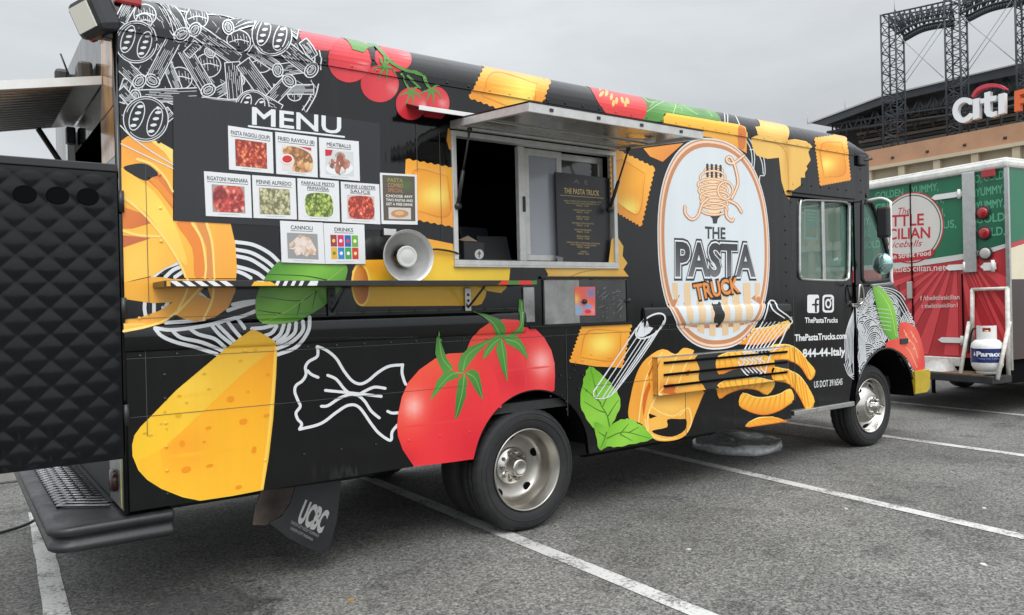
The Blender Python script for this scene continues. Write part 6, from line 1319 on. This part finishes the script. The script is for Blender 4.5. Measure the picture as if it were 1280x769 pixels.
A.add([(.0, top_), (.0, bl[0][1])]+bl+[(TWD, bl[-1][1]), (TWD, top_)], 1, green, inplane=True, step=.3)
bw = ip([(1262, 308), (1235, 317), (1200, 325), (1160, 331), (1105, 337), (1020, 340)])
A.add([(.0, bl[0][1])]+bl+bw[::-1]+[(0, bw[0][1])], 2, (205, 205, 200), inplane=True, step=.3)
zc_ = TS.px(1195, 300)
for i in range(13):
    a0 = R(195+i*12.5); a1 = R(195+i*12.5+6); rr_ = 1.9
    pts = [(zc_[0]+.25*math.cos(a0), zc_[1]+.25*math.sin(a0)), (zc_[0]+rr_*math.cos(a0), zc_[1]+rr_*math.sin(a0)), (zc_[0]+rr_*math.cos(a1), zc_[1]+rr_*math.sin(a1)), (zc_[0]+.25*math.cos(a1), zc_[1]+.25*math.sin(a1))]
    # keep inside the red field
    zmax = bw[3][1]-.02; V_, F_ = triangulate([pts], .1)
    cl_ = [(min(max(x, .02), TWD-.02), min(max(z, zb_+.02), zmax)) for x, z in pts]
    A.add(cl_, 1.5, (212, 72, 78), inplane=True, step=0)
WORDS = ['CHEESY', 'GOLDEN', 'YUMMY', 'DELICIOUS', 'CRISPY', 'GOLDEN', 'CHEESY', 'YUMMY']
for r_ in range(6):
    z = top_-.17-r_*.165; a = TWD-.05+(r_ % 3)*.23; rw = ['D, GOLD', 'YUMMY,', 'YUMMY,', 'GOLD', 'COLD,', 'N CHEE'][r_]
    if z > bl[0][1]+.03: A.text(rw, (.37, z+.02), (.03, z+.02), (.37, z+.115), 2, (98, 172, 138), inplane=True, bold=.015)
    for j in range(6):
        w_ = WORDS[(r_*3+j) % 8]; wd = .075*len(w_)
        if a-wd < .62: break
        if a < TWD and z > (bl[2][1]+.05): A.text(w_+',', (a, z), (a-wd, z), (a, z+.095), 2, (92, 166, 132), inplane=True, bold=.012)
        a -= wd+.09
# round logo
lc = TS.px(1138, 285); LR = .47
def ring_(r_, n=48): return [(lc[0]+r_*.98*math.cos(a), lc[1]+r_*math.sin(a)) for a in np.linspace(0, 2*math.pi, n+1)[:-1]]
for ly, r_, c_ in ((3, LR, (188, 50, 55)), (4, LR-.018, (215, 210, 204)), (5, LR-.036, (40, 100, 74)), (6, LR-.05, (214, 208, 202))): A.add(ring_(r_), ly, c_, inplane=True, step=.3)
RD = (190, 40, 52)
A.text('The', *Zt([(110, 202), (148, 198), (110, 180)]), 7, RD, shear=.3); A.text('LITTLE', *Zt([(56, 240), (192, 234), (56, 206)]), 7, RD, bold=.02); A.text('SICILIAN', *Zt([(48, 282), (212, 275), (48, 250)]), 7, RD, bold=.02); A.text('Riceballs', *Zt([(72, 308), (186, 302), (72, 288)]), 7, RD, shear=.35)
A.add(spline(Zt([(50, 322), (120, 328), (180, 322), (222, 312), (218, 335), (180, 345), (120, 352), (50, 350)]), 4, True), 7.5, RD, step=0); A.text('Italian Street Food', *Zt([(58, 347), (214, 331), (58, 332)]), 8.5, (222, 220, 215), bold=.02)
A.text('thelittleSicilian.net', *Zt([(52, 387), (262, 380), (52, 368)]), 7, (226, 205, 200), bold=.01); A.text('f /thelittlesicilian', *Zt([(180, 476), (306, 472), (180, 462)]), 7, (224, 200, 196), bold=.012); A.text('t thelittlesicilian1', *Zt([(184, 501), (300, 497), (184, 488)]), 7, (224, 200, 196), bold=.008)
A.build(trailer, TVINYL)
def tbox(name, px0, px1, d0, d1, m, parent=trailer, bev=.006):
    """box on the rear face between two photograph points (top-left, bottom-right), from depth d0 to d1 in front of it"""
    p0, p1 = TS.px(*px0), TS.px(*px1); k = MB(); k.box(min(p0[0], p1[0]), max(p0[0], p1[0]), -d1, -d0, min(p0[1], p1[1]), max(p0[1], p1[1]), TM, bev=bev); return k.build(name, m, parent)
k = MB(); k.box(-.03, TWD+.03, -.035, TLN, zt_-.045, zt_+.05, TM, bev=.03); k.build('roof_rail', DWHITE, trailer)
k = MB(); k.box(.05, TWD-.05, .1, TLN-.05, zt_+.05, zt_+.10, TM, bev=.02); k.build('trailer_roof', DWHITE, trailer)
k = MB(); k.box(-.03, .015, -.02, .012, zb_-.12, zt_-.046, TM); k.build('corner_post', ALU, trailer)
tbox('door_post', Zt([(318, 70)])[0], Zt([(366, 385)])[0], .001, .035, ALU)
k = MB(); p0, p1 = TS.px(1203, 447), TS.px(1000, 440); k.box(p0[0], TWD, -.05, -.002, zb_-.11, zb_, TM, bev=.01); k.build('rear_sill', DWHITE, trailer)
sm_ = TS.px(1139, 300)[0]
k = MB(); k.box(sm_-.006, sm_+.006, -.006, .011, zb_+.01, zt_-.06, TM); k.build('door_seam', DARK, trailer)
k = MB(); a_ = TS.px(1202, 300)[0]; k.box(a_+.0, a_+.012, -.006, .011, zb_+.01, TS.px(1202, 342)[1], TM); k.build('door_seam', DARK, trailer)
for (x0, x1, y, t) in ((218, 316, 148, 16), (262, 334, 372, 17), (240, 326, 602, 16), (375, 425, 368, 20)):
    a_, b_ = TS.px(*Zt([(x0, y)])[0]), TS.px(*Zt([(x1, y)])[0]); h_ = t/2.565/971*10.4/2
    k = MB(); n0 = [(a_[0], a_[1]), (a_[0]-.05, a_[1]+h_), (b_[0], a_[1]+h_), (b_[0], a_[1]-h_), (a_[0]-.05, a_[1]-h_)]
    vs = [tuple(TM @ Vector((p[0], -.006, p[1]))) for p in n0]+[tuple(TM @ Vector((p[0], -.018, p[1]))) for p in n0]
    k.add(vs, [(0, 1, 2, 3, 4), (9, 8, 7, 6, 5)]+[(i, (i+1) % 5, 5+(i+1) % 5, 5+i) for i in range(5)]); hg = k.build('strap_hinge', WHITE, trailer)
    k = MB(); p_ = TM @ Vector((b_[0]+.03, -.02, a_[1])); k.tube([p_-Vector((0, 0, h_*1.7)), p_+Vector((0, 0, h_*1.7))], .022, 8); k.build('hinge_pin', WHITE, hg)
for (x, y, m_) in ((382, 195, REDL), (387, 260, REDL), (390, 325, GREYL)):
    p = TS.px(*Zt([(x, y)])[0]); k = MB(); q = [(0, -.035), (.045, -.034), (.062, -.026), (.066, -.012)]
    k.lathe(q, (0, 0, 0), 'y', 24); k.v = [tuple(TM @ Vector((p[0]+v[0], v[1], p[1]+v[2]))) for v in k.v]; lm = k.build('tail_lamp', m_, trailer, False)
    k = MB(); k.lathe([(.066, -.012), (.082, -.016), (.086, -.002)], (0, 0, 0), 'y', 24); k.v = [tuple(TM @ Vector((p[0]+v[0], v[1], p[1]+v[2]))) for v in k.v]; k.build('lamp_ring', BPLAST, lm, False)
tbox('marker_lamp', Zt([(385, 60)])[0], Zt([(428, 78)])[0], .036, .06, REDL); tbox('latch_handle', Zt([(141, 416)])[0], Zt([(160, 470)])[0], .004, .03, CHROME)
tbox('keeper', Zt([(385, 356)])[0], Zt([(412, 380)])[0], .004, .02, WHITE)
# propane rack: tall white bars, rail, props
WB = mat('rusty_white', (.60, .57, .52), .55, noise=(16, .35, 7), bump=(50, .15, .004))
rack = MB()
def tp(px, d): a_, b_ = TS.px(*px); return TM @ Vector((a_, -d, b_))
for a_, b_, d0, d1 in ((Zt([(352, 440)])[0], Zt([(352, 610)])[0], .03, .03), (Zt([(464, 436)])[0], Zt([(468, 720)])[0], .03, .03)): rack.tube([tp(a_, d0), tp(b_, d1)], .026, 6)
for a_, b_ in ((Zt([(343, 545)])[0], Zt([(308, 718)])[0]), (Zt([(473, 545)])[0], Zt([(428, 730)])[0])): rack.tube([tp(a_, .04), Vector(Flat(tO-tD*.34, tA).at(*b_))], .024, 6)
rack.tube([tp(Zt([(350, 441)])[0], .03), tp(Zt([(466, 437)])[0], .03)], .022, 6); rack.build('tank_rack', WB, trailer)
PF = Flat(tO-tD*.38, tA); PZ = PF.px(1240, 471)[1]
k = MB(); k.box(-.02, 1.5, -.38, .0, PZ-.09, PZ, TM, bev=.01); k.build('rear_platform', mat('platform_black', (.02, .02, .02), .6, noise=(10, .5, 5)), trailer)
k = MB(); k.box(.12, .8, -.37, -.02, PZ+.001, PZ+.013, TM); k.build('platform_board', mat('rusty_tray', (.20, .13, .07), .7, noise=(12, .6, 6)), trailer)
k = MB(); k.box(.05, TWD-.05, .03, TLN-.1, .40, zb_-.002, TM); k.build('trailer_chassis', DARK, trailer)
k = MB(); vs_ = [(.62, -.34, PZ), (.98, -.33, PZ), (1.0, -.06, PZ), (.6, -.06, PZ), (.70, -.26, PZ+.12), (.90, -.24, PZ+.10), (.88, -.1, PZ+.15), (.68, -.1, PZ+.17)]
k.add([tuple(TM @ Vector(v)) for v in vs_], [(0, 1, 5, 4), (1, 2, 6, 5), (2, 3, 7, 6), (3, 0, 4, 7), (4, 5, 6, 7)], True)
tag(k.build('plastic_bag', mat('pale_sheeting', (.50, .50, .48), .4, noise=(9, .2, 5), bump=(18, .8, .03))), 'crumpled pale plastic bag beside the propane tank on the trailer', 'bag')
for y_ in (2.6, 3.45):
    for a_ in (.12, TWD-.12):
        k = MB(); k.lathe([(.16, -.09), (.30, -.1), (.34, -.08), (.35, 0), (.34, .08), (.30, .1), (.16, .09)], (0, 0, 0), 'y', 32); k.v = [tuple(TM @ Vector((a_+v[1], y_+v[0], .352+v[2]))) for v in k.v]; wh = k.build('wheel', TYRE, trailer, False)
        k = MB(); k.lathe([(0, -.06), (.1, -.07), (.17, -.04), (.17, .04), (.1, .07), (0, .06)], (0, 0, 0), 'y', 24); k.v = [tuple(TM @ Vector((a_+v[1], y_+v[0], .352+v[2]))) for v in k.v]; k.build('rim', DWHITE, wh, False)
for a_ in (.5, TWD-.3):
    k = MB(); p_ = TM @ Vector((a_, 1.6, .0)); k.tube([p_, p_+Vector((0, 0, .5))], .03, 8); k.build('jack_leg', BPLAST, trailer)
# side of the trailer round its corner: pale picture print
sv_ = MB(); SS = Flat(tO+np.array([0, 0, 0])+tD*.0-tA*.0, tD); A = Art('side_print', SS, .004, .001)
A.add([(.02, zb_), (TLN-.1, zb_), (TLN-.1, zb_+.95), (.02, zb_+.95)], 0, (70, 60, 58), inplane=True, step=.3); A.add([(.02, zb_+.95), (TLN-.1, zb_+.95), (TLN-.1, zt_-.75), (1.0, zt_-.8), (.02, zt_-1.0)], 0, (216, 206, 180), inplane=True, step=.3)
A.add([(.02, zt_-.05), (TLN-.1, zt_-.05), (TLN-.1, zt_-.68), (1.0, zt_-.74), (.02, zt_-.94)], 0, (34, 108, 78), inplane=True, step=.3); A.build(trailer, TVINYL)
# propane tank
tc_ = TM @ Vector((Flat(tO-tD*.19, tA).px(1234, 450)[0], -.19, PZ+.013))
tank = thing('propane_tank', 'white propane tank with dark blue label standing on the trailer platform', 'propane tank', tuple(tc_))
k = MB(); prof = [(0, .03), (.11, .025), (.145, .06), (.165, .10), (.168, .15), (.168, .32), (.16, .36), (.13, .395), (.07, .42), (.0, .425)]
k.lathe(prof, tuple(tc_), 'z', 36); k.build('tank_body', WHITE, tank, False)
k = MB(); k.lathe([(.11, .0), (.115, .0), (.115, .04), (.11, .04), (.11, .0)], tuple(tc_), 'z', 28); k.build('foot_ring', DWHITE, tank, False)
fa = math.atan2(CAM[1]-tc_[1], CAM[0]-tc_[0])
k = MB()
for a0, a1, z0, z1 in ((-2.2, 2.2, .40, .50), (-2.2, -.42, .50, .545), (.42, 2.2, .50, .545), (-2.2, 2.2, .545, .57)):
    m_ = 24; vs = []
    for j in range(m_+1):
        a = fa+math.pi*.0+a0+(a1-a0)*j/m_
        for r_ in (.098, .104): vs += [(tc_[0]+r_*math.cos(a), tc_[1]+r_*math.sin(a), tc_[2]+z0), (tc_[0]+r_*math.cos(a), tc_[1]+r_*math.sin(a), tc_[2]+z1)]
    k.add(vs, [(4*j+2, 4*j+6, 4*j+7, 4*j+3) for j in range(m_)]+[(4*j, 4*j+1, 4*j+5, 4*j+4) for j in range(m_)])
k.build('tank_collar', WHITE, tank)
k = MB(); k.lathe([(.02, .42), (.022, .48), (.03, .49), (.03, .51), (0, .515)], tuple(tc_), 'z', 12); k.build('valve', mat('brass', (.5, .38, .15), .35, 1.0), tank, False)
class Cyl:
    hl = (); vl = ()
    def pos(s, a, b, zn, off): t = fa+a/.1695; r_ = .1695+off; return (tc_[0]+r_*math.cos(t), tc_[1]+r_*math.sin(t), tc_[2]+b)
    def zn(s, c): return 0
A = Art('tank_label', Cyl(), .0008, .0008); A.add([(-.22, .13), (.22, .13), (.22, .31), (-.22, .31)], 0, (34, 44, 98), inplane=True, step=.03); A.text('Paraco', (-.115, .215), (.17, .215), (-.115, .268), 1, (225, 228, 232), bold=.04, inplane=True); A.text('Fueling Your Comfort', (-.10, .18), (.15, .18), (-.10, .198), 1, (150, 165, 205), inplane=True); A.add([(-.15, .215), (-.128, .225), (-.138, .272), (-.155, .235)], 1, (225, 228, 232), inplane=True, step=0); A.build(tank)
k = MB(); k.tube(spline([tuple(tc_+Vector((0, 0, .49))), tuple(tc_+Vector((.02, .16, .52))), tuple(TM @ Vector((TS.px(1213, 420)[0], -.05, .75))), tuple(TM @ Vector((TS.px(1214, 380)[0], -.03, 1.2)))], 6), .012, 6); tag(k.build('gas_hose', BPLAST), 'black rubber gas hose rising from the propane tank along the trailer', 'hose')

# ================================================================== STADIUM FAR BEHIND
P0 = CAM+ray(1280, 300)*80; P1 = CAM+ray(1080, 300)*94.5
sA = P1-P0; sA[2] = 0; sA /= np.linalg.norm(sA); sO = np.array([P0[0], P0[1], 0])
SF = Flat(sO, sA); sN = SF.n
def SFk(back): return Flat(sO-sN*back, sA)
def Zs(p): return Zm(1000, 0, 3.204, p)
stad = thing('stadium', 'steel and brick stadium with lattice towers rising behind the trailer', 'stadium', tuple(sO+sA*10))
SBRICK = mat('stadium_brick', (.42, .235, .14), .85, noise=(.6, .14, 6), bump=(3, .1, .02)); SBEIGE = mat('stadium_beige', (.50, .42, .30), .8, noise=(.5, .12, 5)); SPANEL = mat('stadium_panel', (.40, .335, .24), .8, noise=(.7, .15, 5)); SSTEEL = mat('stadium_steel', (.035, .045, .055), .55, noise=(.4, .3, 4)); SDARK = mat('stadium_shade', (.03, .033, .038), .8); SSLAT = mat('stadium_slat', (.16, .14, .12), .8); SLIGHT = mat('stadium_pale', (.42, .43, .44), .7)
def slab(name, pts, back, depth, m, parent=stad):
    S_ = SFk(back); k = MB(); n = len(pts); f = [S_.at(*p) for p in pts]; b = [tuple(np.array(q)-sN*depth) for q in f]
    k.add(f+b, [tuple(range(n)), tuple(range(2*n-1, n-1, -1))]+[(i, (i+1) % n, n+(i+1) % n, n+i) for i in range(n)]); return k.build(name, m, parent)
def zrow(v1080, v1280): return SF.px(1080, v1080)[1]*.5+SF.px(1280, v1280)[1]*.5
zT, zB1, zB2 = zrow(189, 153), zrow(210, 178), zrow(214, 183)
aL, aR = 60.0, -45.0
def wall(name, a0, a1, z0, z1, o0, o1, m):
    k = MB(); vs = [tuple(sO+sA*a+sN*o+np.array([0, 0, z])) for a in (a0, a1) for o in (o0, o1) for z in (z0, z1)]
    k.add(vs, [(0, 1, 3, 2), (4, 6, 7, 5), (0, 4, 5, 1), (2, 3, 7, 6), (0, 2, 6, 4), (1, 5, 7, 3)]); return k.build(name, m, stad)
wall('brick_parapet', aR, aL, zB1, zT, -6, 0, SBRICK); wall('cornice', aR, aL, zB2, zB1-.002, -6, .35, SBEIGE); wall('lower_wall', aR, aL, 0, zB2-.002, -6, -.5, SPANEL)
for i in range(26):
    a = aR+.6+i*4.05; wall('pilaster', a, a+.75, 0, zB2-.004, -.49, .12, SBEIGE)
wall('string_course', aR, aL, zB2-9.2, zB2-8.4, -.488, .25, SBEIGE)
for i in range(24):
    a = aR+2+i*4.05; k = MB(); p_ = sO+sA*a+sN*.0+np.array([0, 0, zB1+(zT-zB1)*.35]); k.tube([tuple(p_-sA*.15), tuple(p_+sA*.15)], .16, 6); k.build('parapet_light', SDARK, stad)
# upper deck behind: roof blade, struts, slatted back of the stand
slab('deck_roof', Zs([(30, 492), (325, 385), (600, 318), (900, 248), (1100, 200), (1100, 255), (900, 292), (640, 345), (390, 402), (325, 420), (110, 498)]), 10, 14, SSTEEL)
slab('deck_gutter', Zs([(30, 492), (325, 382), (900, 246), (900, 251), (325, 388), (32, 497)]), 9.8, .15, SLIGHT)
# slatted stand: separate horizontal louvres
zA = Zs([(240, 480), (900, 400)])
for i in range(9):
    y0 = 452+i*16; S_ = SFk(13)
    slab('stand_louvre', Zs([(215+i*4, y0+32), (900, y0-92+6), (1100, y0-140), (1100, y0-127), (900, y0-80+6), (215+i*4, y0+44)]), 13+.6*i*0, 1.0, SSLAT if i % 2 else SDARK)
slab('stand_wall', Zs([(105, 530), (215, 498), (330, 470), (900, 385), (1100, 350), (1100, 700), (105, 700)]), 16, 1, SDARK)
k = MB(); S_ = SFk(11)
def bar(p, q, r_, S_): k.tube([S_.at(*Zs([p])[0]), S_.at(*Zs([q])[0])], r_, 5)
for i in range(14):
    x = 130+i*58; yt = 470-(x-100)*.245
    bar((x, yt+20), (x+26, yt+75), .16, S_); bar((x+52, yt+8), (x+26, yt+75), .16, S_); bar((x, yt+30), (x, yt+95), .13, S_)
bar((110, 500), (900, 385), .2, S_); bar((110, 530), (900, 420), .22, S_); k.build('deck_truss', SSTEEL, stad)
k = MB(); S_ = SFk(12)
for i in range(10): bar((250+i*70, 565-i*16), (290+i*70, 490-i*16), .14, S_); bar((330+i*70, 555-i*16), (290+i*70, 490-i*16), .14, S_)
k.build('stand_brace', SSTEEL, stad)
# lattice towers
def tower(x0, x1, ytop):
    S_ = SFk(4); k = MB(); p0 = S_.px(*Zs([(x0, 300)])[0]); p1 = S_.px(*Zs([(x1, 300)])[0]); zt = S_.px(*Zs([(x0, ytop)])[0])[1]; z0 = zB1
    a0, a1 = sorted((p0[0], p1[0])); w_ = a1-a0
    def Q(i, z): a = (a0, a1, a1, a0)[i]; o = (0, 0, -w_, -w_)[i]; return tuple(S_.O+sA*a+sN*o+np.array([0, 0, z]))
    for i in range(4): k.tube([Q(i, z0), Q(i, zt)], .12, 6)
    nb = int((zt-z0)/(w_*.62)); hs = np.linspace(z0, zt, nb+1)
    for f in range(4):
        g_ = (f+1) % 4
        for j in range(nb):
            k.tube([Q(f, hs[j]), Q(g_, hs[j+1])] if j % 2 else [Q(g_, hs[j]), Q(f, hs[j+1])], .06, 4); k.tube([Q(f, hs[j]), Q(g_, hs[j])], .05, 4)
    return k.build('lattice_tower', SSTEEL, stad)
tower(328, 386, 58); tower(584, 644, -40); tower(868, 930, -150)
def bridge(pts_top, pts_bot):
    S_ = SFk(4); k = MB(); T0 = spline(pts_top, 6); B0 = spline(pts_bot, 6); n = min(len(T0), len(B0)); T0 = [T0[int(i*(len(T0)-1)/(n-1))] for i in range(n)]; B0 = [B0[int(i*(len(B0)-1)/(n-1))] for i in range(n)]
    for back in (0, 1.6):
        def W(p): return np.array(S_.at(*Zs([p])[0]))-sN*back
        k.tube([W(p) for p in T0], .11, 5); k.tube([W(p) for p in B0], .17, 5)
        mid = [((t[0]+b[0])/2, (t[1]+b[1])/2) for t, b in zip(T0, B0)]; k.tube([W(p) for p in mid], .09, 4)
        for i in range(n-1):
            k.tube([W(T0[i]), W(B0[i+1])] if i % 2 else [W(B0[i]), W(T0[i+1])], .09, 4); k.tube([W(T0[i]), W(B0[i])], .09, 4)
    for i in range(0, n-1):
        for f in (.25, .75):
            p_ = (B0[i][0]*(1-f)+B0[i+1][0]*f, B0[i][1]*(1-f)+B0[i+1][1]*f); q_ = W(p_); k.tube([q_-np.array([0, 0, .2]), q_-np.array([0, 0, .75])], .17, 5)
    return k.build('lattice_bridge', SSTEEL, stad)
bridge([(330, 60), (460, 33), (600, 2)], [(386, 135), (470, 92), (590, 70)]); bridge([(640, -8), (760, -34), (880, -62)], [(640, 55), (740, 8), (880, -22)])
for pts in ([(392, 345), (566, 92)], [(408, 352), (578, 108)], [(395, 145), (575, 312)], [(655, 285), (862, -20)], [(668, 292), (872, 0)], [(652, 70), (865, 248)]):
    k = MB(); S_ = SFk(5); k.tube([S_.at(*p) for p in Zs(pts)], .045, 4); k.build('stay_cable', SLIGHT, stad)
for x, y0, y1 in ((30, 450, 490), (180, 390, 440), (378, -10, 40)):
    k = MB(); S_ = SFk(11); k.tube([S_.at(*p) for p in Zs([(x, y0), (x, y1+8)])], .05, 4); k.build('aerial', SLIGHT, stad)
# sign letters standing above the parapet
sign = thing('stadium_sign', 'large pale raised letters under a red arc on the stadium roofline', 'sign', tuple(sO+sA*5+np.array([0, 0, zT])))
SGN = mat('sign_white', (.74, .75, .76), .45); SRED = mat('sign_red', (.50, .04, .07), .45); SOR = mat('sign_orange', (.68, .13, .03), .45)
def glyph(name, loop, m):
    S_ = SFk(1.0); V_, F_ = triangulate([[S_.px(*p) for p in loop]], 0); k = MB()
    f = [tuple(S_.O+S_.A*a+S_.B*b) for a, b in V_]; k.add(f, [tuple(t) for t in F_]); b = [S_.at(*p) for p in loop]; c_ = [tuple(np.array(q)-sN*.7) for q in b]; n = len(b)
    k.add(b+c_, [(i, (i+1) % n, n+(i+1) % n, n+i) for i in range(n)]); return k.build(name, m, sign)
glyph('letter', stroke(Zs([(684, 412), (670, 402), (648, 402), (628, 418), (620, 445), (628, 470), (648, 482), (668, 476), (686, 460)]), 6.2), SGN)
glyph('letter', Zs([(692, 398), (717, 392), (717, 472), (692, 480)]), SGN)
glyph('letter', Zs([(738, 372), (760, 366), (760, 388), (784, 382), (784, 402), (760, 408), (760, 444), (768, 450), (786, 444), (788, 462), (766, 470), (748, 466), (738, 450), (738, 412), (722, 416), (722, 397), (738, 393)]), SGN)
glyph('letter', Zs([(794, 378), (818, 372), (818, 452), (794, 459)]), SGN)
glyph('arc', stroke(Zs([(689, 386), (712, 358), (750, 343), (790, 343), (820, 356)]), [2.6, 4.4, 4.8, 4.4, 2.6]), SRED)
glyph('letter', Zs([(858, 366), (930, 346), (930, 366), (880, 380), (880, 396), (922, 386), (922, 404), (880, 415), (880, 442), (858, 448)]), SOR)
k = MB(); S_ = SFk(2.2)
for a_, b_ in (((620, 450), (930, 380)), ((620, 480), (930, 405))): k.tube([S_.at(*Zs([a_])[0]), S_.at(*Zs([b_])[0])], .15, 5)
for x in (640, 705, 750, 806, 868, 915): k.tube([S_.at(*Zs([(x, 478-(x-640)*.26)])[0]), S_.at(*Zs([(x, 560-(x-640)*.16)])[0])], .12, 5)
k.build('sign_frame', SSTEEL, sign)
